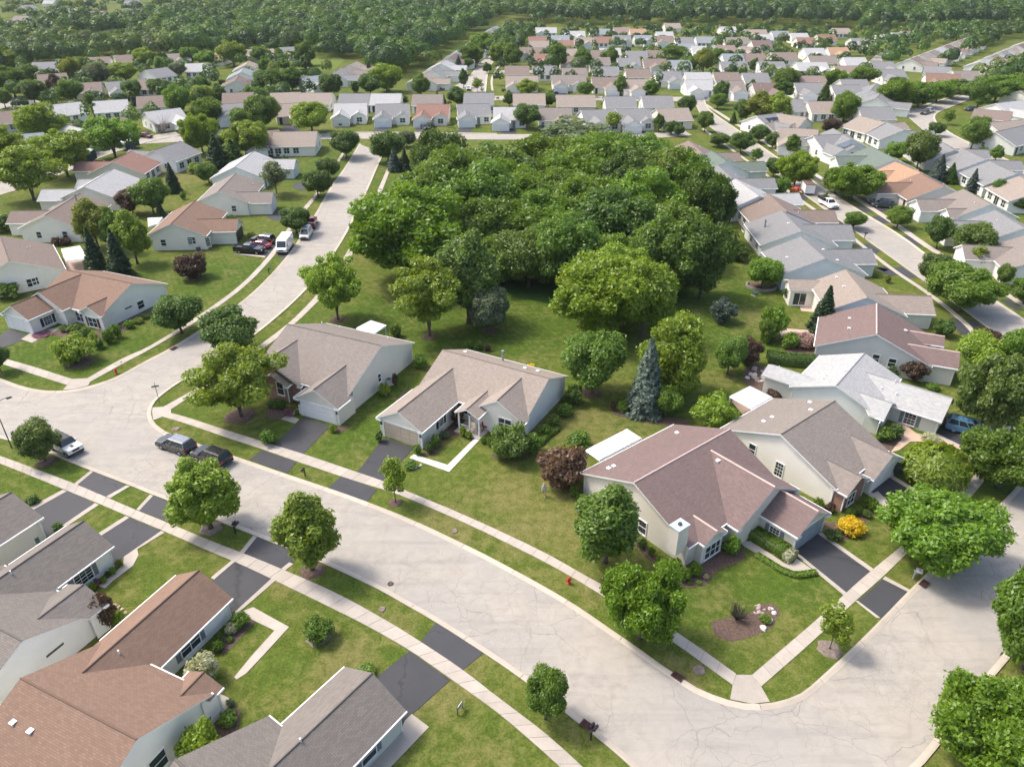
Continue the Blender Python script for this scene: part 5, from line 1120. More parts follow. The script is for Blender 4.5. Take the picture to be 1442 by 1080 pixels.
# near and singled-out trees: kind, ground point, top row, width, leaf colour, looks, place
NT = [
 ('oval0', 297, 744, 639, 90, 'lime', 'bushy bright green maple', 'on the strip left of the black mailbox, lower left'), ('oval1', 440, 803, 690, 79, 'lime', 'egg-shaped bright green maple', 'at the kerb by the third paired driveway'),
 ('young0', 557, 708, 640, 36, 'lime', 'slender young tree', 'beside the tan-garage driveway'), ('maple0', 768, 1012, 936, 62, 'mid', 'small dark green maple', 'between pavement and kerb at the bottom'),
 ('big0', 900, 900, 793, 104, 'bright', 'wide bright green tree', 'over the pavement below the mauve corner house'), ('young1', 1168, 914, 848, 44, 'lime', 'young leaning tree with big mulch ring', 'on the strip near the street corner'),
 ('big1', 1307, 787, 684, 140, 'bright', 'broad domed green tree', 'shading the street by the silver mailbox'), ('big1', 1440, 940, 797, 120, 'mid', 'dark green tree', 'cut by the right edge across the street'), ('big0', 1388, 1072, 934, 168, 'bright', 'large round green tree', 'in the bottom right corner'),
 ('maple1', 64, 650, 591, 58, 'olive', 'dark bronze-green maple', 'beside the white off-road car'), ('airy0', 340, 587, 482, 124, 'lime', 'airy multi-stemmed yellow-green birch', 'on the corner lawn before the brick-fronted house'), ('maple2', 330, 497, 434, 76, 'dark', 'dense dark green maple', 'by the kerb left of the brick-fronted house'),
 ('maple0', 256, 466, 414, 66, 'dark', 'round dark maple', 'over the pavement right of the reddish corner house'), ('airy1', 476, 451, 359, 82, 'lime', 'two-stemmed light green birch', 'behind the brick-fronted house'), ('airy0', 605, 474, 364, 104, 'yell', 'yellow-green airy tree', 'on the lawn in front of the grove'),
 ('oval0', 660, 455, 323, 86, 'olive', 'tall dense olive green tree with yellowing top', 'behind the yellow-green airy tree'), ('maple1', 690, 468, 403, 60, 'silver', 'grey-green tree', 'on the lawn between the grove and the tan-garage house'), ('maple2', 834, 555, 463, 84, 'mid', 'glossy dense round tree', 'right behind the tan-garage house'),
 ('spruce0', 908, 580, 479, 56, 'blue', 'big silvery blue spruce', 'in the back gardens behind the mauve corner house'), ('loose0', 946, 558, 437, 96, 'yell', 'feathery yellow-green tree', 'right behind the silvery blue spruce'), ('maple0', 938, 587, 543, 40, 'bright', 'small bright tree on pale stems', 'right of the silvery blue spruce'),
 ('maple1', 1024, 527, 473, 46, 'mid', 'mid green garden tree', 'left of the stone garden bed'), ('oval1', 852, 792, 677, 92, 'mid', 'dense dark tree', 'against the side wall of the mauve corner house'),
 ('weep0', 1312, 678, 618, 88, 'lime', 'weeping lime green tree', 'between the two right-hand driveways'), ('big0', 1405, 686, 601, 108, 'mid', 'spreading green tree', 'over the pavement by the blue car'), ('big1', 1380, 604, 500, 92, 'olive', 'full dark olive tree', 'at the end of the pale grey garage wing'),
 ('maple0', 1376, 520, 470, 72, 'lime', 'lime green tree', 'behind the mauve garage wing at right'), ('oak0', 1438, 545, 455, 80, 'mid', 'dark tree', 'cut by the right edge beside the street'), ('maple2', 1384, 487, 461, 34, 'red', 'small purple-leaved tree', 'at the pavement behind the lime green tree'),
 ('spruce1', 1156, 466, 404, 40, 'spruce', 'dark green spruce', 'behind the second mauve house'), ('maple1', 1072, 406, 362, 50, 'bright', 'round tree in a ringed stone bed', 'behind the grey ridge house'), ('big1', 1350, 438, 374, 86, 'oak', 'flat-topped dark tree', 'overhanging the right-hand street'),
 ('maple0', 1311, 405, 356, 48, 'dark', 'dark street tree', 'left of the flat-topped tree'), ('maple2', 1201, 321, 297, 30, 'mid', 'small round street tree', 'on the strip by the white truck'), ('big0', 1198, 281, 233, 64, 'bright', 'large round street tree', 'left of the orange house'), ('maple1', 1176, 272, 238, 38, 'mid', 'smaller tree', 'left of the large round street tree'),
 ('maple1', 1367, 359, 313, 60, 'olive', 'round dark garden tree', 'before the taupe white-gabled house'), ('maple0', 1318, 350, 305, 34, 'dark', 'dark pointed street tree', 'beside the taupe white-gabled house'), ('maple2', 1263, 317, 291, 34, 'bright', 'low light tree', 'by the driveway of the wagon house'), ('young0', 1371, 377, 345, 30, 'lime', 'lime young tree', 'beside the white garage gable'), ('maple0', 1410, 405, 373, 24, 'mid', 'small round tree', 'right of the flat-topped tree'), ('maple2', 1441, 428, 388, 44, 'mid', 'green tree', 'at the right edge above the street'),
 ('maple0', 1042, 213, 186, 34, 'dark', 'round dark street tree', 'in the middle of the right-hand street strip'), ('young0', 1064, 229, 208, 18, 'mid', 'young street tree', 'below the green west roof drive'), ('maple1', 1088, 249, 222, 25, 'dark', 'round street tree', 'beside the green west roof'), ('big0', 1118, 263, 217, 50, 'lime', 'large pale green street tree', 'beside the white box trailer'), ('maple1', 1068, 198, 176, 28, 'dark', 'dark street tree', 'left of the wide tan roof'), ('maple2', 1087, 209, 187, 21, 'dark', 'round street tree', 'below the wide tan roof'), ('oval0', 1114, 219, 189, 24, 'mid', 'upright street tree', 'in front of the wide tan roof'),
 ('maple1', 1078, 272, 249, 24, 'mid', 'low tree', 'left before the brown west-row house'), ('maple2', 1097, 276, 250, 24, 'mid', 'round low tree', 'right before the brown west-row house'), ('maple2', 1012, 204, 187, 30, 'olive', 'clipped round tree', 'beside the brown roof at the row top'), ('maple0', 992, 186, 158, 24, 'mid', 'upright tree', 'before the tan corner house'), ('maple1', 994, 172, 157, 20, 'dark', 'dark street tree', 'at the corner of the right-hand street'), ('maple0', 966, 164, 135, 26, 'dark', 'dark tree', 'over the far corner of the right-hand street'),
 ('oval1', 139, 350, 278, 50, 'autumn', 'yellowing upright tree', 'behind the blank-gable house'), ('oval0', 168, 355, 292, 36, 'mid', 'upright green tree', 'in the clump by the left lawn'), ('oval1', 194, 372, 296, 44, 'lime', 'feathery lime tree', 'at the right of the clump by the left lawn'), ('spruce1', 140, 387, 322, 32, 'spruce', 'dark spruce', 'left in the clump by the left lawn'), ('spruce0', 172, 389, 325, 36, 'spruce', 'dark drooping spruce', 'right in the clump by the left lawn'),
 ('airy0', 48, 282, 205, 96, 'lime', 'big spreading honey locust', 'at the left edge over the side street'), ('airy1', 96, 248, 184, 84, 'lime', 'spreading honey locust', 'behind the blue trailer'), ('airy0', 14, 240, 178, 70, 'lime', 'honey locust', 'at the left edge behind the biggest locust'), ('airy1', 163, 220, 164, 76, 'bright', 'flat spreading locust', 'left of the slate rear-window house'), ('airy0', 116, 218, 186, 40, 'yell', 'yellow-green locust top', 'above the blue trailer'), ('loose0', 63, 205, 144, 66, 'yell', 'pale willow', 'in the upper left gardens'),
 ('maple0', 217, 302, 252, 48, 'mid', 'round green garden tree', 'behind the stepped-wing house'), ('maple2', 188, 302, 264, 38, 'red', 'dark purple tree', 'beside the stepped-wing house'), ('spruce0', 228, 308, 279, 14, 'spruce', 'small narrow spruce', 'in the left back gardens'), ('spruce1', 246, 271, 231, 24, 'spruce', 'dark spruce', 'behind the slate rear-window house'), ('maple1', 295, 258, 228, 32, 'mid', 'loose green shrub tree', 'left of the birch house'), ('pine0', 308, 236, 191, 32, 'spruce', 'dark shaggy pine', 'behind the birch house'), ('pine0', 330, 228, 198, 34, 'dark', 'dark green pine', 'right of the shaggy pine'),
 ('big0', 286, 216, 163, 46, 'lime', 'tall lime tree', 'right above the slate rear-window house'), ('big1', 350, 222, 172, 60, 'lime', 'broad lime tree', 'left of the wide tan road-end roof'), ('young1', 390, 275, 224, 38, 'silver', 'thin pale birch', 'in front of the birch house'), ('maple0', 488, 217, 183, 44, 'dark', 'round dark tree', 'left of the road end'), ('maple2', 464, 253, 222, 32, 'dark', 'round dark tree', 'below the round tree left of the road end'), ('maple1', 448, 277, 239, 42, 'dark', 'round dark tree', 'by the driveway of the birch house'), ('maple0', 418, 327, 291, 44, 'dark', 'round dark tree', 'shading the red car on the road'),
 ('maple2', 547, 223, 184, 50, 'dark', 'wide dark tree', 'right of the road end'), ('maple1', 573, 207, 184, 26, 'silver', 'grey leafy shrub tree', 'beside the wide dark tree'), ('spruce0', 556, 241, 209, 22, 'bluedk', 'blue spruce', 'at the top of the empty lawn'), ('spruce1', 571, 241, 210, 20, 'spruce', 'dark green spruce', 'right of the blue spruce at the lawn top'),
 ('spruce0', 1007, 373, 325, 24, 'bluedk', 'blue spruce', 'at the edge of the grove by the flue-pipe house'), ('spruce0', 1318, 253, 219, 28, 'bluedk', 'blue spruce', 'left of two, behind the orange house'), ('spruce1', 1366, 271, 239, 20, 'bluedk', 'small blue spruce', 'right of two, behind the orange house'), ('maple0', 1290, 240, 186, 48, 'olive', 'broad reddish green tree', 'left of the blue spruces'), ('maple1', 1258, 226, 200, 32, 'bright', 'round green tree', 'beside the bright-edge house'), ('pine0', 1336, 258, 231, 22, 'dark', 'dark column yew', 'between the two blue spruces'), ('maple2', 1408, 283, 254, 30, 'dark', 'dark pine-like tree', 'before the right-edge tan house'), ('maple0', 1438, 296, 276, 32, 'dark', 'dark hedge-like tree', 'at the right edge by the tan house'),
 ('maple0', 1367, 210, 171, 34, 'mid', 'round street tree', 'right of the street bend'), ('maple1', 1376, 195, 164, 30, 'mid', 'upper street tree', 'right of the street bend'), ('maple2', 1317, 192, 172, 22, 'dark', 'small round street tree', 'inside the street bend'), ('young0', 1334, 176, 154, 17, 'bright', 'young street tree', 'at the street bend'), ('oval0', 1401, 225, 205, 18, 'mid', 'small upright tree', 'by the far right street'), ('maple0', 1435, 214, 200, 16, 'bright', 'small tree', 'at the right edge by the far right street'),
 ('maple1', 1395, 204, 190, 15, 'mid', 'small garden tree', 'in front of the slate right-edge house'), ('oak1', 1375, 154, 110, 44, 'mid', 'large dark street tree', 'by the far right street above the cars'), ('airy0', 1400, 140, 108, 60, 'mid', 'open tree', 'in the row above the blue-car house'), ('airy1', 1425, 133, 104, 44, 'bright', 'open tree', 'at the right edge row'), ('spruce1', 1425, 142, 122, 18, 'spruce', 'dark fir', 'above the pale right-edge roof'),
 # trees of the far bank and between the far houses
 ('oak0', 1258, 148, 112, 50, 'oak', 'large tree', 'at the left end of the long bank of trees'), ('oak2', 1292, 146, 116, 44, 'mid', 'full tree', 'in the middle of the bank of trees'), ('oak3', 1318, 140, 114, 40, 'bright', 'full tree', 'in the bank of trees above the street bend'), ('oak1', 1340, 135, 112, 36, 'mid', 'tree', 'at the right end of the bank of trees'), ('maple1', 1260, 133, 108, 26, 'dark', 'round tree', 'above the bank of trees'), ('oak2', 1187, 172, 130, 40, 'oak', 'tall tree', 'behind the two-gable tan house'), ('maple2', 1168, 187, 166, 26, 'red', 'dark purplish tree', 'below the tall tree behind the tan house'), ('oak0', 1173, 123, 98, 34, 'bright', 'round tree', 'among the houses of the far block'), ('pine0', 1160, 143, 116, 20, 'dark', 'dark yew', 'beside the far tan hipped house'), ('maple0', 1214, 118, 94, 40, 'oak', 'low broad tree', 'before the pinkish far house'), ('maple1', 1185, 138, 120, 14, 'dark', 'dark cone tree', 'before the grey-roofed far block house'), ('maple2', 1202, 140, 124, 12, 'dark', 'second dark cone tree', 'before the grey-roofed far block house'),
 ('oval0', 1091, 170, 130, 42, 'yell', 'broad light tree', 'left behind the solar-panel house'), ('oval1', 1068, 168, 128, 42, 'autumn', 'tree with yellowing top', 'left of the solar-panel house'), ('maple1', 1044, 172, 140, 26, 'dark', 'dark tree', 'at the pavement left of the solar-panel house'), ('spruce0', 1032, 172, 158, 12, 'dark', 'small fir', 'beside the pavement of the far corner'), ('oval0', 1100, 137, 112, 28, 'dark', 'tall dark tree', 'right of the mauve far house'), ('oval1', 1057, 135, 112, 14, 'dark', 'dark slender tree', 'left of the mauve far house'), ('maple2', 1013, 148, 115, 22, 'dark', 'cone-topped tree', 'at the far street corner'), ('maple0', 1010, 154, 132, 24, 'mid', 'round tree', 'at the far street corner'), ('oak2', 1104, 125, 96, 36, 'olive', 'broad tree', 'behind the tall dark tree'),
 ('oval1', 873, 135, 108, 18, 'mid', 'fir-shaped tree', 'before the brown first-row house'), ('oval0', 916, 134, 112, 24, 'mid', 'full tree', 'between the tan and grey first-row houses'), ('maple1', 824, 134, 116, 24, 'mid', 'round tree', 'before the white-gabled taupe house'), ('maple2', 772, 152, 130, 20, 'mid', 'small tree', 'behind the round dark tree'), ('maple0', 743, 182, 147, 38, 'dark', 'round dark glossy tree', 'between the pale garage and the open oak'), ('airy0', 742, 134, 112, 34, 'yell', 'light olive tree', 'before the tan first-row house'), ('oval0', 718, 150, 128, 18, 'dark', 'dark tree', 'at the corner of the far avenue'), ('oval1', 738, 148, 130, 18, 'mid', 'upright tree', 'before the tan rear-row house'), ('young1', 862, 188, 156, 22, 'yell', 'pale drooping tree', 'left of the white garage behind the grove'), ('maple0', 818, 155, 136, 22, 'yell', 'yellow-green tree', 'above the long taupe roof'), ('spruce0', 808, 158, 142, 10, 'bluedk', 'small blue fir', 'above the long taupe roof'), ('maple1', 792, 152, 138, 18, 'silver', 'grey tree', 'above the long taupe roof'), ('oval0', 927, 186, 160, 16, 'mid', 'upright tree', 'left of the tan corner house'), ('maple2', 945, 190, 170, 22, 'dark', 'dark tree', 'before the tan corner house front'), ('maple1', 955, 190, 176, 18, 'dark', 'dark shrub tree', 'right before the tan corner house front'),
 ('oval0', 784, 100, 58, 26, 'mid', 'tall street tree', 'second from the left of the tall row'), ('oval1', 721, 98, 60, 26, 'mid', 'tall street tree', 'left end of the tall row'), ('oval0', 820, 97, 66, 26, 'mid', 'tall street tree', 'third from the left of the tall row'), ('oval1', 859, 95, 66, 24, 'mid', 'tall street tree', 'fourth from the left of the tall row'), ('oval1', 902, 97, 80, 14, 'mid', 'shorter street tree', 'fifth from the left of the tall row'), ('oval0', 942, 98, 78, 14, 'dark', 'dark shorter street tree', 'sixth from the left of the tall row'), ('oak3', 970, 102, 80, 24, 'mid', 'full street tree', 'beyond the pale roof of the second row'), ('oak1', 990, 103, 68, 28, 'autumn', 'tall yellowing tree', 'above the pale roof of the second row'), ('oval1', 1030, 103, 84, 16, 'dark', 'dark street tree', 'before the grey white-gabled row house'), ('oval0', 1061, 103, 82, 14, 'dark', 'dark street tree', 'right of the grey white-gabled row house'), ('oak2', 948, 84, 64, 34, 'mid', 'broad tree', 'among the far gables'), ('maple0', 1011, 89, 68, 20, 'mid', 'round tree', 'among the far gables'), ('maple1', 728, 120, 112, 8, 'mid', 'small garden tree', 'at the lawn beside the far avenue'),
 ('oval0', 686, 104, 88, 12, 'dark', 'dark tree', 'in the middle strip of the far avenue'), ('young0', 672, 130, 109, 16, 'yell', 'pale young tree', 'at the kerb of the far avenue'), ('oval0', 653, 124, 97, 14, 'dark', 'dark upright tree', 'left kerb of the far avenue'), ('oval1', 644, 148, 122, 26, 'dark', 'dark dense tree', 'behind the grey road-end roofs'), ('spruce0', 646, 100, 79, 14, 'bluedk', 'dark blue fir', 'by the long row beside the meadow'), ('oak0', 664, 92, 62, 36, 'mid', 'full tree', 'at the left of the far avenue'), ('oak3', 705, 92, 60, 32, 'bright', 'full tree', 'at the right of the far avenue'), ('oak1', 680, 72, 46, 34, 'bright', 'full tree', 'closing the far avenue'), ('maple2', 660, 98, 82, 14, 'mid', 'small tree', 'at the far avenue kerb'),
 ('oval0', 593, 132, 104, 28, 'mid', 'pointed green tree', 'before the nearest gable of the long meadow row'), ('oval1', 562, 147, 131, 24, 'dark', 'round dark tree', 'behind the road-end slate house'), ('maple0', 590, 149, 132, 14, 'red', 'purple tree', 'behind the salmon roof'), ('maple1', 603, 150, 138, 16, 'lime', 'lime shrub tree', 'behind the salmon roof'), ('spruce0', 616, 149, 129, 12, 'bluedk', 'blue fir', 'left of two behind the salmon roof'), ('spruce1', 625, 149, 133, 10, 'bluedk', 'blue fir', 'right of two behind the salmon roof'), ('oak2', 545, 130, 90, 44, 'yell', 'yellowing full tree', 'in the gap at the wood edge'), ('maple0', 522, 134, 105, 34, 'dark', 'dark dense tree', 'above the grey cross-street roof'), ('maple1', 468, 137, 104, 34, 'dark', 'dark dense tree', 'left before the stepped wood-edge roofs'), ('spruce1', 520, 107, 88, 14, 'bluedk', 'dark blue fir', 'at the wood edge behind the stepped roofs'), ('column0', 499, 131, 112, 8, 'dark', 'dark column tree', 'left of two by the wood-edge garage'), ('column0', 503, 131, 112, 7, 'dark', 'dark column tree', 'right of two by the wood-edge garage'),
 ('oak1', 440, 183, 143, 52, 'lime', 'big round lime tree', 'before the tan cross-street house'), ('oak3', 372, 183, 134, 48, 'mid', 'tall tree', 'above the half-hidden brown roof'), ('maple1', 345, 178, 152, 38, 'mid', 'round tree', 'left of the tall tree above the brown roof'), ('maple2', 368, 150, 122, 24, 'mid', 'light tree', 'left of the tan paired roofs'), ('maple0', 355, 150, 121, 18, 'mid', 'slender light tree', 'left of the tan paired roofs'), ('oak2', 382, 128, 98, 46, 'dark', 'wide dark tree', 'left of the dark bank'), ('oak0', 412, 128, 96, 30, 'dark', 'dark tree', 'right of the dark bank'), ('oval0', 376, 104, 80, 22, 'mid', 'light upright tree', 'above the dark bank'), ('oval1', 400, 98, 82, 18, 'mid', 'upright tree', 'before the grey wood-edge house'), ('oval0', 432, 102, 76, 16, 'dark', 'dark upright tree', 'right of the grey wood-edge house'), ('oval1', 394, 84, 68, 14, 'mid', 'tree', 'left of the grey wood-edge house'), ('oval0', 432, 88, 58, 28, 'mid', 'tall full tree', 'at the wood edge right of the grey house'), ('oak1', 330, 94, 58, 36, 'lime', 'lime tree', 'at the wood edge above the pale tan roofs'), ('maple0', 370, 87, 66, 26, 'mid', 'round tree', 'before the tan wood-edge house'), ('maple1', 270, 88, 66, 28, 'mid', 'round tree', 'behind the bright white house'), ('maple2', 290, 90, 72, 28, 'bright', 'low bright tree', 'behind the bright white house'), ('maple1', 252, 112, 88, 24, 'silver', 'grey-green tree', 'left of the bright white house'), ('oak2', 254, 160, 120, 38, 'mid', 'large tree', 'behind the bare-tree house'), ('maple0', 288, 150, 120, 36, 'yell', 'yellow-green tree', 'right of the large tree in the upper left'), ('maple1', 284, 132, 108, 28, 'dark', 'dark round tree', 'left of the mauve stepped roof'), ('oak0', 294, 177, 138, 46, 'mid', 'full tree', 'above the narrow blue house'), ('oval0', 311, 148, 118, 22, 'dark', 'dark tree', 'left of the three-window brown house'), ('maple2', 313, 120, 112, 10, 'mid', 'small tree', 'before the mauve stepped roof'),
 ('oak1', 206, 98, 68, 32, 'lime', 'lime round tree', 'by the narrow white wood-edge gable'), ('maple0', 231, 108, 80, 20, 'mid', 'round tree', 'right of the small white gable'), ('oak3', 178, 112, 88, 38, 'yell', 'broad pale tree', 'left of the small white gable'), ('oak2', 140, 120, 88, 36, 'silver', 'pale grey-green tree', 'below the brown wood-side roof'), ('oak0', 104, 116, 82, 28, 'autumn', 'yellowing tree', 'right of the slate upper-left house'), ('maple1', 118, 100, 80, 26, 'mid', 'round tree', 'left of the brown wood-side roof'), ('oval1', 84, 140, 104, 22, 'red', 'dark copper tree', 'in the upper left'), ('maple0', 104, 146, 112, 32, 'mid', 'dense green tree', 'right of the copper tree'), ('maple1', 50, 142, 112, 38, 'dark', 'dark round tree', 'left of the copper tree'), ('maple2', 66, 146, 132, 20, 'mid', 'low tree', 'below the dark round tree, upper left'), ('oak0', 22, 132, 94, 50, 'dark', 'big dark tree', 'near the left edge above the side street'), ('oak1', 44, 118, 90, 28, 'mid', 'tree', 'left of the brown roof by the copper tree'), ('maple0', 8, 152, 125, 26, 'mid', 'tree', 'at the left edge by the upper side street'), ('maple1', 187, 136, 113, 30, 'dark', 'very dark round tree', 'right of the open-garage slate house'), ('maple2', 230, 136, 111, 34, 'dark', 'very dark wide tree', 'right of the brown roof between trees'), ('spruce0', 189, 150, 136, 10, 'bluedk', 'small blue fir', 'left of two, above the bare tree'), ('spruce1', 201, 155, 142, 12, 'bluedk', 'small blue fir', 'right of two, above the bare tree'), ('maple0', 128, 150, 132, 16, 'mid', 'bright small tree', 'right of the dense green tree, upper left'), ('oak3', 14, 96, 72, 32, 'yell', 'yellow-green tree', 'at the wood edge, upper left'), ('column0', 137, 168, 142, 8, 'dark', 'dark ivy-like column', 'on the white house gable, upper left'),
 ('maple0', 312, 205, 190, 22, 'dark', 'dark low tree', 'between lime trees below the narrow blue house'),
]
for t in NT: plant(t[0], t[1], t[2], t[3], t[4], t[5], t[6], t[7])
# the grove: old oaks standing close together
GR = [(575, 388, 262, 152), (640, 330, 205, 110), (668, 345, 225, 112), (600, 330, 240, 110), (620, 275, 183, 74), (700, 300, 205, 104), (735, 330, 240, 110), (690, 375, 275, 100), (650, 300, 215, 90), (760, 260, 188, 92), (800, 290, 210, 100), (850, 275, 186, 104), (900, 268, 188, 96), (930, 300, 205, 100), (965, 310, 220, 84), (990, 345, 240, 70), (770, 370, 270, 110), (820, 350, 245, 100), (860, 375, 268, 110), (900, 345, 235, 96), (945, 372, 282, 100), (745, 405, 318, 90), (800, 410, 300, 88), (705, 402, 330, 74), (930, 420, 305, 96), (985, 420, 310, 74), (875, 410, 330, 84), (840, 470, 356, 132), (903, 474, 362, 88), (870, 440, 345, 80), (718, 320, 225, 80), (790, 320, 235, 80), (880, 310, 215, 84), (540, 350, 285, 80)]
for i, g in enumerate(sorted(GR, key=lambda q: q[1])):
    near_ = g[1] > 395
    plant('oak%d' % (i % 4), g[0], g[1], g[2], g[3] * 1.06, ['oak', 'mid', 'dark', 'bright', 'oak', 'olive', 'mid'][i % 7] if not (g[0] in (840, 903, 870)) else 'lime', 'broad crowned oak in the grove', 'centre of the picture', group='oaks of the central grove')
plant('open0', 805, 212, 165, 112, 'silver', 'bare-limbed open oak with pale branches', 'at the back of the grove')
plant('box0', 1077, 874, 862, 20, 'bright', 'bright green plant', 'among the white boulders', cat='shrub')
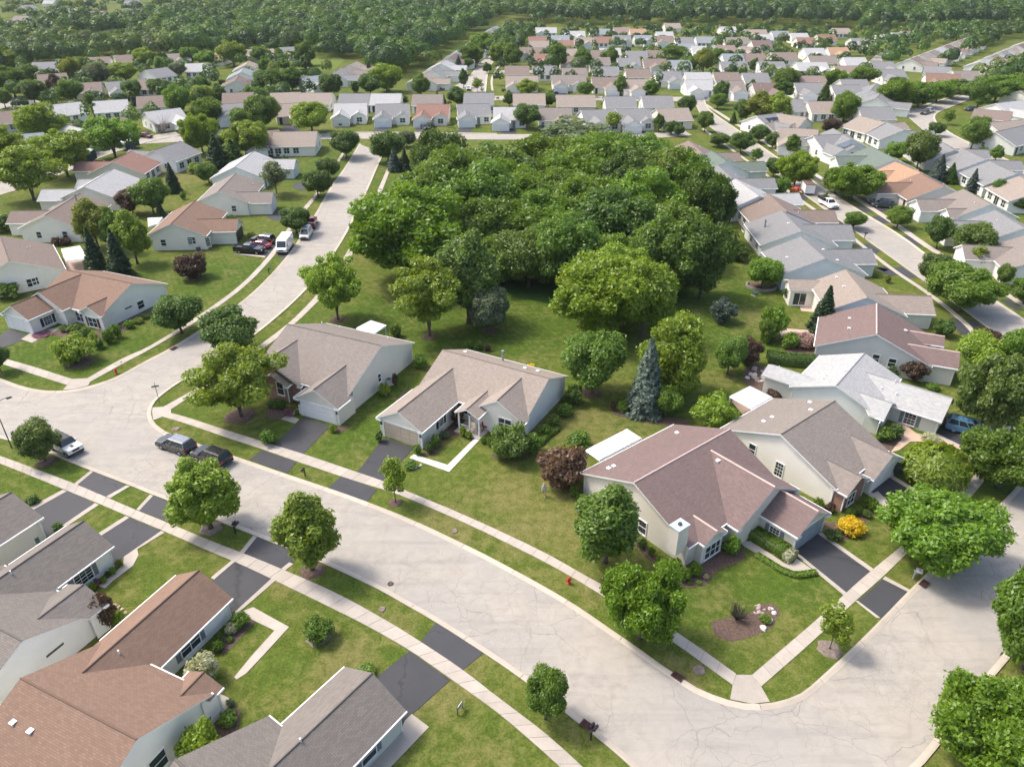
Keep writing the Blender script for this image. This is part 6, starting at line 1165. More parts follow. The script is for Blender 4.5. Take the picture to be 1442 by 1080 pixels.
# shrubs and bushes: kind, ground point, top row, width, leaf colour, looks, place
SB = [
 ('bigbush0', 107, 509, 471, 55, 'lime', 'big round yellow-green bush', 'on the corner lawn of the reddish house'), ('bigbush0', 273, 392, 356, 46, 'red', 'dark purple smoke bush', 'on the lawn below the three-car house'), ('bigbush0', 793, 684, 627, 70, 'rust', 'rust-brown bush', 'left of the white slatted patio cover'), ('bush0', 816, 630, 606, 38, 'mid', 'green bush', 'behind the rust-brown bush'), ('bigbush0', 1004, 603, 554, 60, 'lime', 'clipped round lime bush', 'behind the mauve corner house'),
 ('bigbush0', 718, 644, 595, 56, 'olive', 'flowering pale-tipped big bush', 'at the front corner of the tan-garage house'), ('bush1', 748, 636, 610, 30, 'mid', 'green bush', 'right of the pale-tipped bush'), ('bigbush0', 1052, 514, 475, 36, 'red', 'dark reddish garden tree-bush', 'by the stone garden bed'), ('bigbush0', 1015, 453, 421, 37, 'bluedk', 'dark blue-green globe conifer', 'alone on the back lawn'), ('bigbush0', 1085, 475, 430, 40, 'bright', 'tall bright bush', 'before the dark green spruce'), ('bigbush0', 1078, 482, 446, 26, 'mid', 'bright lower bush', 'left of the tall bright bush'), ('bush0', 1110, 490, 467, 26, 'bright', 'low bright bush', 'left of the pink flowering bush'), ('bush1', 1130, 488, 468, 34, 'pink', 'pink flowering lilac', 'behind the second mauve house'), ('bush0', 1158, 496, 480, 30, 'olive', 'dark green shrub', 'right of the pink lilac'), ('bigbush0', 1112, 423, 404, 22, 'dark', 'dense green shrub', 'at the terrace of the tan sunroom house'), ('bush1', 1040, 367, 343, 28, 'dark', 'dark garden shrub', 'by the windows of the flue-pipe house'), ('bush0', 1062, 366, 358, 16, 'bright', 'round light shrub', 'on the patio by the flue-pipe house'),
 ('bigbush0', 1285, 535, 505, 36, 'red', 'purple-leaved bush', 'by the grey wall of the second mauve house'), ('bush0', 1257, 528, 508, 22, 'mid', 'green shrub', 'left of the purple-leaved bush'), ('bush1', 1313, 548, 538, 20, 'mid', 'low green shrub', 'below the grey wall of the second mauve house'), ('bigbush0', 1326, 472, 449, 28, 'dark', 'clipped dark round bush', 'at the tan garage wing drive'), 
 ('bush0', 1242, 620, 600, 26, 'mid', 'spreading green shrub', 'in the bed by the paver walk'), ('bush1', 1258, 616, 597, 22, 'dark', 'dark spreading shrub', 'by the porch of the pale grey house'), ('box0', 1308, 620, 607, 26, 'white', 'variegated low shrub', 'in the rounded bed by the blue car drive'), ('box0', 1150, 717, 699, 19, 'bright', 'lime round shrub', 'under the cream side wall'), ('box0', 1225, 717, 698, 21, 'bright', 'round bright shrub', 'by the walk of the deep taupe house'), ('box0', 1219, 728, 716, 15, 'olive', 'clipped olive ball', 'nearest the yellow shrub, right'), ('box0', 1207, 724, 711, 13, 'olive', 'clipped olive ball', 'above the yellow shrub, middle'), ('box0', 1197, 728, 714, 14, 'dark', 'clipped dark ball', 'above the yellow shrub, left'), ('bush0', 1167, 720, 706, 16, 'red', 'small purple shrub', 'at the foot of the mauve garage gable'),
 ('bush1', 1198, 748, 725, 40, 'gold', 'bright golden yellow shrub', 'between the two driveways'), ('bush0', 1262, 670, 650, 18, 'bluedk', 'grey-green shrub', 'beside the deep taupe garage'), ('bush0', 1172, 757, 742, 26, 'dark', 'low dark shrub', 'beside the mauve garage drive'),
 ('bush0', 1028, 778, 752, 26, 'bright', 'bright round shrub', 'left of the mauve house front door'), ('box0', 962, 817, 796, 22, 'bright', 'bright ball shrub', 'nearest of three at the bay window'), ('box0', 978, 810, 790, 20, 'bright', 'bright ball shrub', 'right of three at the bay window'), ('box0', 950, 803, 783, 20, 'bright', 'bright ball shrub', 'left of three at the bay window'), ('box0', 929, 797, 781, 17, 'bright', 'ball shrub', 'along the side wall, third from the bay window'), ('box0', 917, 782, 769, 13, 'mid', 'small ball shrub', 'along the side wall of the mauve house'), ('box0', 903, 770, 756, 18, 'dark', 'dark shrub', 'under the side window of the mauve house'), ('box0', 808, 700, 680, 16, 'mid', 'green shrub', 'at the back corner of the mauve house'), ('box0', 816, 705, 693, 12, 'mid', 'small green shrub', 'below the back corner shrub'), ('box0', 994, 815, 807, 9, 'white', 'white flowering plant', 'in the front bed of the mauve house'),
 ('box0', 984, 822, 816, 9, 'bright', 'tiny lime plant', 'in the front bed of the mauve house'), ('box0', 971, 822, 818, 8, 'bright', 'tiny lime plant', 'at the tip of the mauve house bed'),
 ('box0', 878, 580, 562, 20, 'bright', 'low bright clipped shrub', 'left of the silvery blue spruce'), ('box0', 863, 578, 564, 10, 'red', 'purple barberry', 'at the left end of the spruce bed'), ('box0', 890, 577, 563, 12, 'red', 'purple barberry', 'against the silvery blue spruce'),
 ('bush0', 806, 568, 540, 30, 'dark', 'dark shrub', 'at the back corner of the tan-garage house'), ('bush1', 795, 585, 568, 22, 'mid', 'green shrub', 'along the side of the tan-garage house'), ('box0', 780, 600, 582, 22, 'mid', 'low green hedge plant', 'along the side of the tan-garage house'), ('box0', 767, 612, 596, 20, 'mid', 'low hedge plant', 'nearest along the side of the tan-garage house'),
 ('column0', 588, 640, 624, 11, 'mid', 'small upright shrub', 'right of the tan garage door'), ('column0', 534, 622, 604, 11, 'olive', 'small upright shrub', 'left of the tan garage door'), ('box0', 606, 637, 620, 16, 'dark', 'dark shrub', 'in the bed beside the tan garage, front'), ('box0', 614, 629, 610, 16, 'mid', 'dense shrub', 'in the bed beside the tan garage, middle'), ('box0', 626, 616, 605, 16, 'silver', 'pale shrub', 'in the bed beside the tan garage, back'), ('bush0', 645, 600, 575, 20, 'red', 'dark maroon shrub', 'by the recessed windows'), ('box0', 652, 614, 599, 12, 'lime', 'yellow-green shrub', 'left of the porch'), ('box0', 660, 617, 606, 12, 'lime', 'yellow-green shrub', 'at the porch foot'), ('box0', 681, 624, 614, 11, 'mid', 'small shrub', 'right of the porch steps'), ('box0', 690, 627, 615, 12, 'mid', 'small round shrub', 'between porch and pale-tipped bush'), ('box0', 578, 658, 646, 24, 'mid', 'low plant ring with white stones', 'by the tan-garage drive'),
 ('box0', 542, 556, 538, 20, 'lime', 'clipped yellow-green ball', 'by the side wall of the brick-fronted house'), ('box0', 557, 544, 524, 10, 'red', 'maroon shrub', 'behind the yellow-green ball'), ('bush0', 592, 518, 497, 22, 'mid', 'round shrub', 'at the back corner of the brick-fronted house'), ('bush1', 558, 474, 456, 18, 'mid', 'round shrub', 'beside the white pergola'), ('box0', 470, 608, 596, 14, 'lime', 'round shrub', 'right of the white garage door of the brick house'), ('bush0', 380, 625, 604, 24, 'mid', 'round green bush', 'left of the brick house driveway'), ('box0', 399, 575, 562, 16, 'dark', 'dark shrub', 'under the brick wall'), ('box0', 386, 571, 560, 26, 'dark', 'low dark hedge', 'under the arched brick window'), ('box0', 407, 585, 574, 16, 'purple', 'purple flowers', 'beside the brick house walk'), ('box0', 419, 583, 576, 8, 'mid', 'small shrub', 'left of the white garage door'),
 ('bush0', 660, 490, 478, 14, 'mid', 'small shrub', 'left of three behind the tan-garage ridge'), ('bush1', 674, 492, 480, 14, 'mid', 'small shrub', 'middle of three behind the tan-garage ridge'), ('bush0', 686, 494, 485, 10, 'red', 'small dark shrub', 'right of three behind the tan-garage ridge'), ('box0', 748, 517, 511, 12, 'gold', 'yellow flower clump', 'behind the tan roof edge'),
 ('box0', 140, 490, 474, 18, 'mid', 'green shrub', 'at the corner of the reddish corner house'), ('box0', 155, 483, 462, 20, 'mid', 'green shrub', 'along the white side wall, second'), ('box0', 165, 476, 455, 18, 'bright', 'bright shrub', 'along the white side wall, third'), ('box0', 183, 462, 450, 16, 'bright', 'bright hosta clump', 'along the white side wall, fourth'), ('box0', 195, 455, 446, 16, 'lime', 'lime hosta clump', 'along the white side wall, fifth'), ('box0', 206, 448, 440, 14, 'mid', 'green clump', 'near the back of the white side wall'), ('box0', 92, 466, 456, 18, 'dark', 'low dark shrub', 'under the black-shuttered windows'), ('box0', 106, 467, 455, 22, 'olive', 'dark reddish shrub', 'by the entry of the reddish corner house'), ('box0', 122, 474, 461, 20, 'dark', 'dark shrub', 'between the two front windows'), ('bush0', 132, 480, 468, 14, 'lime', 'lime shrub', 'below the right black-shuttered window'), ('box0', 60, 472, 466, 30, 'purple', 'purple flower bed', 'beside the white garage of the reddish corner house'),
 ('bush0', 328, 322, 302, 18, 'dark', 'dark shrub', 'behind the garage of the three-car house'), ('bush1', 81, 346, 334, 14, 'red', 'dark purple shrub', 'left of two under the blank gable'), ('bush1', 93, 345, 334, 16, 'red', 'dark purple shrub', 'right of two under the blank gable'), ('bush0', 274, 244, 229, 22, 'lime', 'round lime bush', 'by the slate rear-window house'), ('box0', 259, 281, 269, 10, 'mid', 'small round shrub', 'on the left back lawns'), ('box0', 403, 234, 218, 12, 'dark', 'dark shrub', 'by the windows of the wide tan house'), ('box0', 355, 335, 326, 14, 'lime', 'yellow-green shrub', 'at the three-car house walk'), ('bush0', 15, 420, 398, 34, 'mid', 'green bush', 'at the left edge by the reddish corner house'), ('maple0', 2, 524, 485, 32, 'dark', 'dark green tree', 'cut by the left edge by the reddish house drive'), ('bush0', 10, 325, 300, 40, 'dark', 'dark shrub mass', 'at the left edge below the side street'),
 ('bush0', 287, 956, 914, 50, 'white', 'white-flowering round bush', 'beside the shuttered window of the nearest reddish house'), ('bigbush0', 290, 1070, 1014, 58, 'lime', 'large lime green bush', 'beside the porch at the bottom'), ('bush1', 322, 1018, 998, 28, 'mid', 'leafy green plant', 'behind the large lime bush'), ('bush0', 339, 882, 861, 26, 'mid', 'green shrub', 'at the garage corner of the nearest reddish house'), ('box0', 327, 890, 874, 20, 'white', 'white-edged hosta', 'below the garage corner'), ('box0', 310, 905, 889, 14, 'dark', 'dark shrub', 'second in the bed below the garage corner'), ('box0', 308, 916, 900, 18, 'mid', 'rounded shrub', 'third in the bed below the garage corner'), ('box0', 324, 902, 894, 12, 'mid', 'small shrub', 'right of the hosta'), ('box0', 325, 992, 981, 14, 'silver', 'silvery plant', 'in the curved porch bed'),
 ('bigbush0', 449, 899, 867, 42, 'mid', 'low spreading tree-bush on a mulch ring', 'alone on the front lawn, lower left'), ('bush0', 516, 950, 932, 32, 'bright', 'green shrub', 'behind the bottom edge house garage'), ('bush0', 152, 880, 832, 34, 'red', 'dark reddish small tree', 'in the stone-ringed bed, lower left'), ('box0', 168, 875, 858, 24, 'lime', 'lime plant', 'in the stone-ringed bed, lower left'), ('box0', 169, 797, 786, 12, 'autumn', 'orange flowering plant', 'at the corner of the dark-roofed house'), ('box0', 160, 808, 797, 11, 'lime', 'lime plant', 'first along the dark-roofed house walk'), ('box0', 147, 820, 810, 10, 'lime', 'lime plant', 'second along the dark-roofed house walk'), ('box0', 138, 824, 813, 9, 'purple', 'purple plant', 'along the dark-roofed house walk'), ('box0', 132, 831, 819, 11, 'lime', 'lime plant', 'third along the dark-roofed house walk'), ('box0', 153, 812, 803, 9, 'dark', 'dark plant', 'between lime plants of the dark-roofed house'), ('bush1', 82, 745, 735, 16, 'dark', 'dark round shrub', 'by the left edge house drive'), ('bush0', 48, 708, 696, 20, 'dark', 'low shrub', 'on the lawn edge of the left edge house'),
 ('box0', 1395, 258, 249, 12, 'mid', 'low shrub', 'before the white-strip house'), ('box0', 1384, 214, 206, 14, 'mid', 'hedge shrub', 'beside the far right street'), ('box0', 1300, 385, 377, 8, 'mid', 'small shrub', 'by the right-hand street pavement'),
 ('box0', 1249, 398, 386, 10, 'autumn', 'red and orange flowers', 'at the grey ridge house garage'), ('box0', 1232, 391, 384, 8, 'mid', 'small shrub', 'by the grey ridge house garage'), ('bush0', 1396, 555, 540, 12, 'mid', 'shrub', 'by the full dark olive tree'),
]
for t in SB: plant(t[0], t[1], t[2], t[3], t[4], t[5], t[6], t[7], cat='tree' if t[0].startswith('maple') else 'shrub')
def hedge(pts, h, w, col, desc, where):
    """clipped hedge: leaf faces over the skin of a rounded bar along a line"""
    L, tot = resample([P(*p) for p in pts], .5); rng = np.random.default_rng(len(desc)); n = int(tot * 320); c0 = np.mean(L, 0)
    t = rng.uniform(0, len(L) - 1.001, n); i = t.astype(int); f = (t - i)[:, None]; L = np.array(L); p = L[i] * (1 - f) + L[i + 1] * f; d = L[i + 1] - L[i]; d /= np.linalg.norm(d, axis=1)[:, None]
    a = rng.uniform(0, pi, n); ca = np.sign(np.cos(a)) * np.abs(np.cos(a)) ** .6 * w / 2; sa = np.abs(np.sin(a)) ** .5 * h * rng.uniform(.92, 1.05, n)
    pos = np.stack([p[:, 0] - d[:, 1] * ca - c0[0], p[:, 1] + d[:, 0] * ca - c0[1], sa], 1); nr = unit(np.stack([-d[:, 1] * np.cos(a), d[:, 0] * np.cos(a), np.sin(a)], 1) + rng.normal(size=(n, 3)) * .5)
    v, q = leaf_quads(pos, nr, .085, rng); b = len(v); cv = []; cq = []
    for k, pt in enumerate(L):
        dd = d[0] if k == 0 else (L[k] - L[k - 1]) / np.linalg.norm(L[k] - L[k - 1])
        for s_, z in ((-.42, 0), (-.42, h * .85), (.42, h * .85), (.42, 0)): cv.append((pt[0] - dd[1] * w * s_ - c0[0], pt[1] + dd[0] * w * s_ - c0[1], z))
        if k:
            o = b + 4 * k
            for j in range(3): cq.append((o - 4 + j, o - 3 + j, o + 1 + j, o + j))
    cq.append((b, b + 1, b + 2, b + 3)); o = b + 4 * (len(L) - 1); cq.append((o, o + 1, o + 2, o + 3))
    e = empty('hedge', (c0[0], c0[1], 0)); ob('foliage', np_mesh('foliage', np.concatenate([v, np.array(cv)]), np.concatenate([q, np.array(cq)]), [MATS['leaves_' + col]]), e)
    tag(e, None, 'hedge'); TREES.append([e, desc, where, pts[0][0], pts[0][1], 'hedge'])
hedge([Rr(575, 360), Rr(640, 400), Rr(720, 440), Rr(800, 490)], 1.1, 1.7, 'mid', 'thick clipped green hedge', 'between the front walk and mauve garage')
hedge([Rr(800, 500), Rr(845, 530)], 1.1, 1.6, 'white', 'pale-flowered end of hedge', 'by the mauve garage drive corner')
hedge([(1080, 508), (1110, 513), (1146, 515)], 1.6, 2.0, 'dark', 'long clipped dark hedge', 'behind the pale grey house')
hedge([Rr(1000, 610), Rr(940, 622), Rr(860, 630), Rr(760, 590), Rr(680, 540), Rr(600, 490)], .35, .7, 'bright', 'low bright border planting', 'along the curved walk of the mauve house')
hedge([(784, 605), (770, 615), (757, 628)], .5, 1.0, 'mid', 'low green border', 'along the side wall of the tan-garage house')
hedge([(1083, 552), (1095, 565), (1105, 575)][:2], .9, 1.0, 'red', 'dark flower border', 'under the white patio roof')
for sd, (px, py, top, R_, m_, lb, wh) in enumerate([(1037, 871, 846, 1.5, plain('dead_twigs', (.05, .04, .035), .9), 'leafless dark dead shrub', 'in the kidney-shaped stone bed'), (230, 188, 158, 4.2, BARKL, 'leafless pale tree', 'before the bare-tree house')]):
    e = empty('bare_shrub' if sd == 0 else 'bare_tree', (*P(px, py), 0)); ob('branches', twigs(sd, 34 if sd == 0 else 60, R_, 1.6 if sd == 0 else 6.0, m_), e); tag(e, None, 'shrub' if sd == 0 else 'tree'); TREES.append([e, lb, wh, px, py, 'shrub'])
# ---------------------------------------------------------------- vehicles
def loft(prof, w, tuck=.10, inset=.06, m=0, mb=None):
    """side outline (x, z) given width and softened flanks"""
    mb = mb or MB(); cx = sum(p[0] for p in prof) / len(prof); cz = sum(p[1] for p in prof) / len(prof); rings = []
    for y, k in ((-w / 2, 1), (-w / 2 + tuck, 0), (w / 2 - tuck, 0), (w / 2, 1)):
        b = len(mb.v); rings.append(b)
        for x, z in prof:
            d = sqrt((x - cx) ** 2 + (z - cz) ** 2); f = 1 - k * inset / max(d, .1); mb.v.append((cx + (x - cx) * f, y, cz + (z - cz) * f))
    n = len(prof)
    for a, b in zip(rings[:-1], rings[1:]):
        for i in range(n):
            j = (i + 1) % n; mb.f.append((a + i, b + i, b + j, a + j)); mb.m.append(m)
    mb.f.append(tuple(rings[0] + i for i in range(n))); mb.m.append(m); mb.f.append(tuple(rings[-1] + i for i in reversed(range(n)))); mb.m.append(m)
    return mb
def paint(name, c, metal=.2):
    if name in MATS: return MATS[name]
    m, nt, b = node_mat(name); b.inputs['Base Color'].default_value = (*c, 1); b.inputs['Roughness'].default_value = .28; b.inputs['Metallic'].default_value = metal
    b.inputs['Coat Weight'].default_value = .6; b.inputs['Coat Roughness'].default_value = .06
    n = noise(nt, coord(nt), 6, 3); nt.links.new(ramp(nt, n, [(.3, (.24, .24, .24)), (.7, (.34, .34, .34))]), b.inputs['Roughness']); return m
RUB = plain('tyre_rubber', (.016, .016, .017), .85, .1); RIM = plain('wheel_rim', (.48, .48, .49), .3, .05, metal=.8); REDL = plain('tail_lens', (.35, .015, .012), .2, .05); HEADL = plain('head_lens', (.62, .64, .66), .12, .05); BLKP = plain('black_plastic', (.022, .022, .024), .5, .1)
def wheel_meshes(r, w=.24):
    k = ('wheel', r)
    if k not in BOXC:
        t = MB(); n = 18; pr = [(-w / 2, r * .62), (-w / 2, r * .93), (-w * .35, r), (w * .35, r), (w / 2, r * .93), (w / 2, r * .62)]
        for i in range(n):
            a0, a1 = 2 * pi * i / n, 2 * pi * (i + 1) / n
            for (y0, r0), (y1, r1) in zip(pr[:-1], pr[1:]): t.face([(r0 * cos(a0), y0, r0 * sin(a0)), (r1 * cos(a0), y1, r1 * sin(a0)), (r1 * cos(a1), y1, r1 * sin(a1)), (r0 * cos(a1), y0, r0 * sin(a1))])
        c = MB()
        for i in range(n):
            a0, a1 = 2 * pi * i / n, 2 * pi * (i + 1) / n; q = r * .63
            for y in (-w * .38, w * .38): c.face([(0, y * 1.1, 0), (q * cos(a0), y, q * sin(a0)), (q * cos(a1), y, q * sin(a1))])
        for i in range(5):
            a = 2 * pi * i / 5
            for y in (-w * .46, w * .46): c.tube([(0, y, 0), (r * .58 * cos(a), y, r * .58 * sin(a))], [.05, .035], 4)
        BOXC[k] = (t.mesh('wheel', [RUB]), c.mesh('rim', [RIM]))
    return BOXC[k]
VEH = dict(
 suv=dict(L=4.8, w=1.9, low=[(-2.32, .34), (2.28, .34), (2.40, .52), (2.36, .84), (2.18, .98), (1.05, 1.09), (-2.30, 1.12), (-2.42, .9), (-2.40, .5)], gh=[(-2.28, 1.10), (1.18, 1.06), (.28, 1.70), (-2.02, 1.72)], wb=(-1.42, 1.42), r=.37),
 sedan=dict(L=4.6, w=1.8, low=[(-2.2, .28), (2.2, .28), (2.3, .45), (2.24, .72), (1.1, .90), (-1.5, .94), (-2.22, .92), (-2.3, .6)], gh=[(-1.65, .92), (1.12, .88), (.35, 1.42), (-1.0, 1.43)], wb=(-1.35, 1.38), r=.33),
 pickup=dict(L=5.7, w=1.98, low=[(-2.8, .45), (2.7, .42), (2.84, .65), (2.78, 1.0), (2.6, 1.12), (1.25, 1.2), (-2.8, 1.14), (-2.86, .8)], gh=[(-.95, 1.16), (1.35, 1.16), (.62, 1.82), (-.72, 1.84)], wb=(-1.75, 1.8), r=.40, bed=(-2.72, -1.05)),
 jeep=dict(L=4.6, w=1.85, low=[(-2.0, .5), (1.95, .5), (2.05, .62), (2.05, 1.10), (.85, 1.18), (-2.05, 1.18), (-2.08, .6)], gh=[(-2.02, 1.16), (.86, 1.16), (.58, 1.82), (-1.98, 1.84)], wb=(-1.4, 1.45), r=.43),
 van=dict(L=5.9, w=2.06, low=[(-2.9, .42), (2.75, .42), (2.92, .62), (2.86, 1.05), (2.45, 1.32), (1.72, 2.34), (1.45, 2.62), (-2.86, 2.66), (-2.94, 1.2)], gh=None, wb=(-1.75, 1.85), r=.37),
 minivan=dict(L=4.8, w=1.85, low=[(-2.3, .34), (2.25, .34), (2.38, .52), (2.3, .86), (1.5, 1.08), (-2.3, 1.1), (-2.4, .7)], gh=[(-2.28, 1.08), (1.62, 1.04), (.62, 1.84), (-2.18, 1.86)], wb=(-1.4, 1.5), r=.35))
CARS = []
def car(kind, px, py, fx, fy, col, label, name='parked_car', cat='car', rack=False, top=None, group=None):
    v = VEH[kind]; x, y = P(px, py); a, b = P(fx, fy); d = atan2(b - y, a - x); e = empty(name, (x, y, .012), d); tag(e, label, cat, group); pm = paint(*col); w = v['w']
    mb = loft(v['low'], w, .14, .07)
    if kind == 'pickup':
        x0, x1 = v['bed']; mb.box(x0, x1, -w / 2 + .16, w / 2 - .16, 1.10, 1.165, 1)
        for s_ in (-1, 1): mb.box(x0, x1, s_ * (w / 2 - .10) - .07, s_ * (w / 2 - .10) + .07, 1.05, 1.36)
        mb.box(x0 - .08, x0 + .02, -w / 2 + .05, w / 2 - .05, .9, 1.36)
    for s_ in (-1, 1):
        for wx in v['wb']: mb.box(wx - v['r'] * 1.12, wx + v['r'] * 1.12, s_ * w / 2 - .03, s_ * w / 2 + .012, v['r'] * .9, v['r'] * 1.85, 1 if kind in ('jeep', 'van') else 0)
    ob('body', mb.mesh('body', [pm, BLKP], False), e)
    if v['gh']:
        g = v['gh']; n = MB(); t = .20; W2 = w / 2 - .07; lo = [(g[0][0], -W2, g[0][1]), (g[1][0], -W2, g[1][1]), (g[1][0], W2, g[1][1]), (g[0][0], W2, g[0][1])]; hi = [(g[3][0], -W2 + t, g[3][1]), (g[2][0], -W2 + t, g[2][1]), (g[2][0], W2 - t, g[2][1]), (g[3][0], W2 - t, g[3][1])]
        n.hexa(lo, hi); ob('window', n.mesh('window', [CGLASS]), e)
        r = MB(); x0, x1, z = g[3][0] - .04, g[2][0] + .06, g[3][1]; yw = W2 - t + .02
        r.hexa([(x0, -yw, z - .03), (x1, -yw, z - .04), (x1, yw, z - .04), (x0, yw, z - .03)], [(x0 + .12, -yw + .12, z + .045), (x1 - .15, -yw + .12, z + .04), (x1 - .15, yw - .12, z + .04), (x0 + .12, yw - .12, z + .045)])
        for i in range(4): 
            p0, p1 = lo[i], hi[i]; r.tube([p0, p1], .055, 4)
        for s_ in (-1, 1): 
            for f in ((.5,) if kind in ('pickup',) else (.36, .68)):
                r.tube([(g[0][0] + (g[1][0] - g[0][0]) * f, s_ * W2, g[0][1]), (g[3][0] + (g[2][0] - g[3][0]) * f, s_ * (W2 - t), g[3][1])], .045, 4)
        ob('roof', r.mesh('roof', [top or pm]), e)
        if rack:
            k = MB()
            for s_ in (-1, 1): k.tube([(x0 + .3, s_ * (yw - .15), z + .1), (x1 - .3, s_ * (yw - .15), z + .1)], .025, 5)
            for xx in (x0 + .6, (x0 + x1) / 2, x1 - .6): k.tube([(xx, -yw + .15, z + .1), (xx, yw - .15, z + .1)], .022, 5)
            ob('roof_rack', k.mesh('roof_rack', [BLKP]), e)
    else:
        k = MB(); k.face([(2.47, -.84, 1.33), (2.47, .84, 1.33), (1.76, .80, 2.32), (1.76, -.80, 2.32)]); 
        for s_ in (-1, 1): k.face([(2.2, s_ * (w / 2 + .004), 1.36), (1.35, s_ * (w / 2 + .004), 1.36), (1.35, s_ * (w / 2 + .004), 2.0), (1.75, s_ * (w / 2 + .004), 2.0)])
        k.v = [(a_ + .012 if i < 4 else a_, b_, c_ + (.012 if i < 4 else 0)) for i, (a_, b_, c_) in enumerate(k.v)]
        ob('window', k.mesh('window', [CGLASS]), e)
    wm, rm = wheel_meshes(v['r'])
    for s_ in (-1, 1):
        for wx in v['wb']: o = ob('wheel', wm, e, (wx, s_ * (w / 2 - .10), v['r'])); ob('rim', rm, o)
    xf = max(p[0] for p in v['low']); xr = min(p[0] for p in v['low']); zl = .78 if kind not in ('jeep', 'van', 'pickup') else .92
    for s_ in (-1, 1):
        ob('headlight', boxmesh('headlight', .16, .36, .17, HEADL), e, (xf - .07, s_ * (w / 2 - .30), zl - .1)); ob('tail_light', boxmesh('tail_light', .1, .22, .30, REDL), e, (xr + .03, s_ * (w / 2 - .18), zl - .02))
        ob('mirror', boxmesh('mirror', .12, .24, .16, pm if kind != 'van' else BLKP), e, ((v['gh'][1][0] - .35) if v['gh'] else 2.1, s_ * (w / 2 + .08), 1.12 if v['gh'] else 1.5))
    ob('grille', boxmesh('grille', .06, w * .45, .24, BLKP), e, (xf - .005, 0, zl - .16)); ob('bumper', boxmesh('bumper', .12, w * .92, .2, BLKP), e, (xf - .02, 0, .36)); ob('rear_bumper', boxmesh('rear_bumper', .12, w * .92, .2, BLKP), e, (xr + .02, 0, .38))
    return e
WHT, BLK, GRY = ('paint_white', (.78, .78, .78), 0), ('paint_black', (.012, .012, .014)), ('paint_graphite', (.055, .058, .062), .5)
j = car('jeep', 95, 634.5, 118, 646, WHT, 'white off-road car with black roof and fenders, parked by the bronze-green maple', top=BLKP)
sp_ = boxmesh('spare_wheel', .22, .7, .7, RUB); ob('spare_wheel', sp_, j, (-2.2, 0, .75)); ob('hood_strip', boxmesh('hood_strip', .5, .3, .02, BLKP), j, (1.4, 0, 1.15))
car('suv', 249.5, 632, 226, 624, GRY, 'graphite grey suv with silver roof, parked ahead of the black one', top=paint('paint_silver', (.24, .25, .27), .5))
car('suv', 299.5, 648.5, 276, 640, BLK, 'black suv parked behind the graphite one by the kerb', rack=True)
car('pickup', 352, 356, 371, 357, ('paint_night', (.012, .014, .02)), 'dark blue-black pickup on the driveway of the three-car house', name='pickup_truck', cat='pickup')
car('sedan', 366, 349, 350, 347.5, ('paint_red', (.30, .02, .03)), 'red car on the driveway between the black pickup and the dark suv')
car('suv', 371, 342, 355, 340.5, ('paint_plum', (.035, .022, .028)), 'dark suv with red rear, farthest on the three-car driveway')
car('van', 402, 352, 395, 361.5, WHT, 'tall white delivery van parked across the driveway mouth', name='delivery_van', cat='van')
car('minivan', 431.5, 334, 427.5, 341, WHT, 'white minivan parked between the delivery van and red pickup', cat='van', name='minivan')
car('pickup', 439, 318, 443, 306, ('paint_maroon', (.20, .012, .03)), 'maroon pickup with dark bed parked under the round tree', name='pickup_truck', cat='pickup')
car('suv', 1361, 609, 1388, 616, ('paint_sky', (.12, .27, .42)), 'light blue suv with roof rack on the driveway at right', rack=True)
t_ = car('pickup', 1166, 291, 1177, 297, WHT, 'white work truck with dark flatbed on the right-hand street', name='work_truck', cat='truck'); ob('flatbed', boxmesh('flatbed', 2.6, 2.05, .55, BLKP), t_, (-1.9, 0, 1.2)); ob('tree_load', twigs(5, 16, .7, 1.6, MATS['leaves_mid']), t_, (-1.8, 0, 1.6))
car('suv', 1242, 292, 1226, 291, ('paint_steel', (.07, .085, .10), .4), 'steel grey wagon on the driveway of the orange house', rack=True)
car('sedan', 1236, 286.5, 1224, 285, ('paint_silver', (.24, .25, .27), .5), 'silver car half hidden behind the steel grey wagon')
car('sedan', 206, 194, 214, 195, ('paint_brick', (.16, .03, .025)), 'dark red car on the driveway left of the bare tree'); car('sedan', 258, 188.5, 266, 190, BLK, 'black car before the bare-tree house')
car('sedan', 1302, 161, 1296, 163, ('paint_brown', (.12, .10, .085)), 'brown-grey car at the street bend, in front of the pale blue one'); car('suv', 1309, 158.5, 1316, 156, ('paint_ice', (.50, .56, .60), .2), 'pale blue suv at the street bend')
car('sedan', 1366, 156, 1358, 157, ('paint_navy', (.05, .10, .19)), 'blue car on the driveway above the far right lawns'); car('sedan', 1428, 89, 1436, 88, WHT, 'white car on a far driveway at the right edge'); car('sedan', 660, 127, 661, 132, WHT, 'white car at the kerb of the far avenue')
car('sedan', 598, 182, 603, 185, ('paint_grey2', (.08, .08, .085)), 'grey car on the driveway of the salmon-roofed house'); car('sedan', 782, 131.5, 784, 134, ('paint_navy', (.05, .10, .19)), 'dark blue car before the white-gabled taupe house'); car('sedan', 890, 134, 893, 136, BLK, 'black car before the tan first-row house'); car('sedan', 620, 127, 628, 128, BLK, 'black car beside the nearest gable of the meadow row')
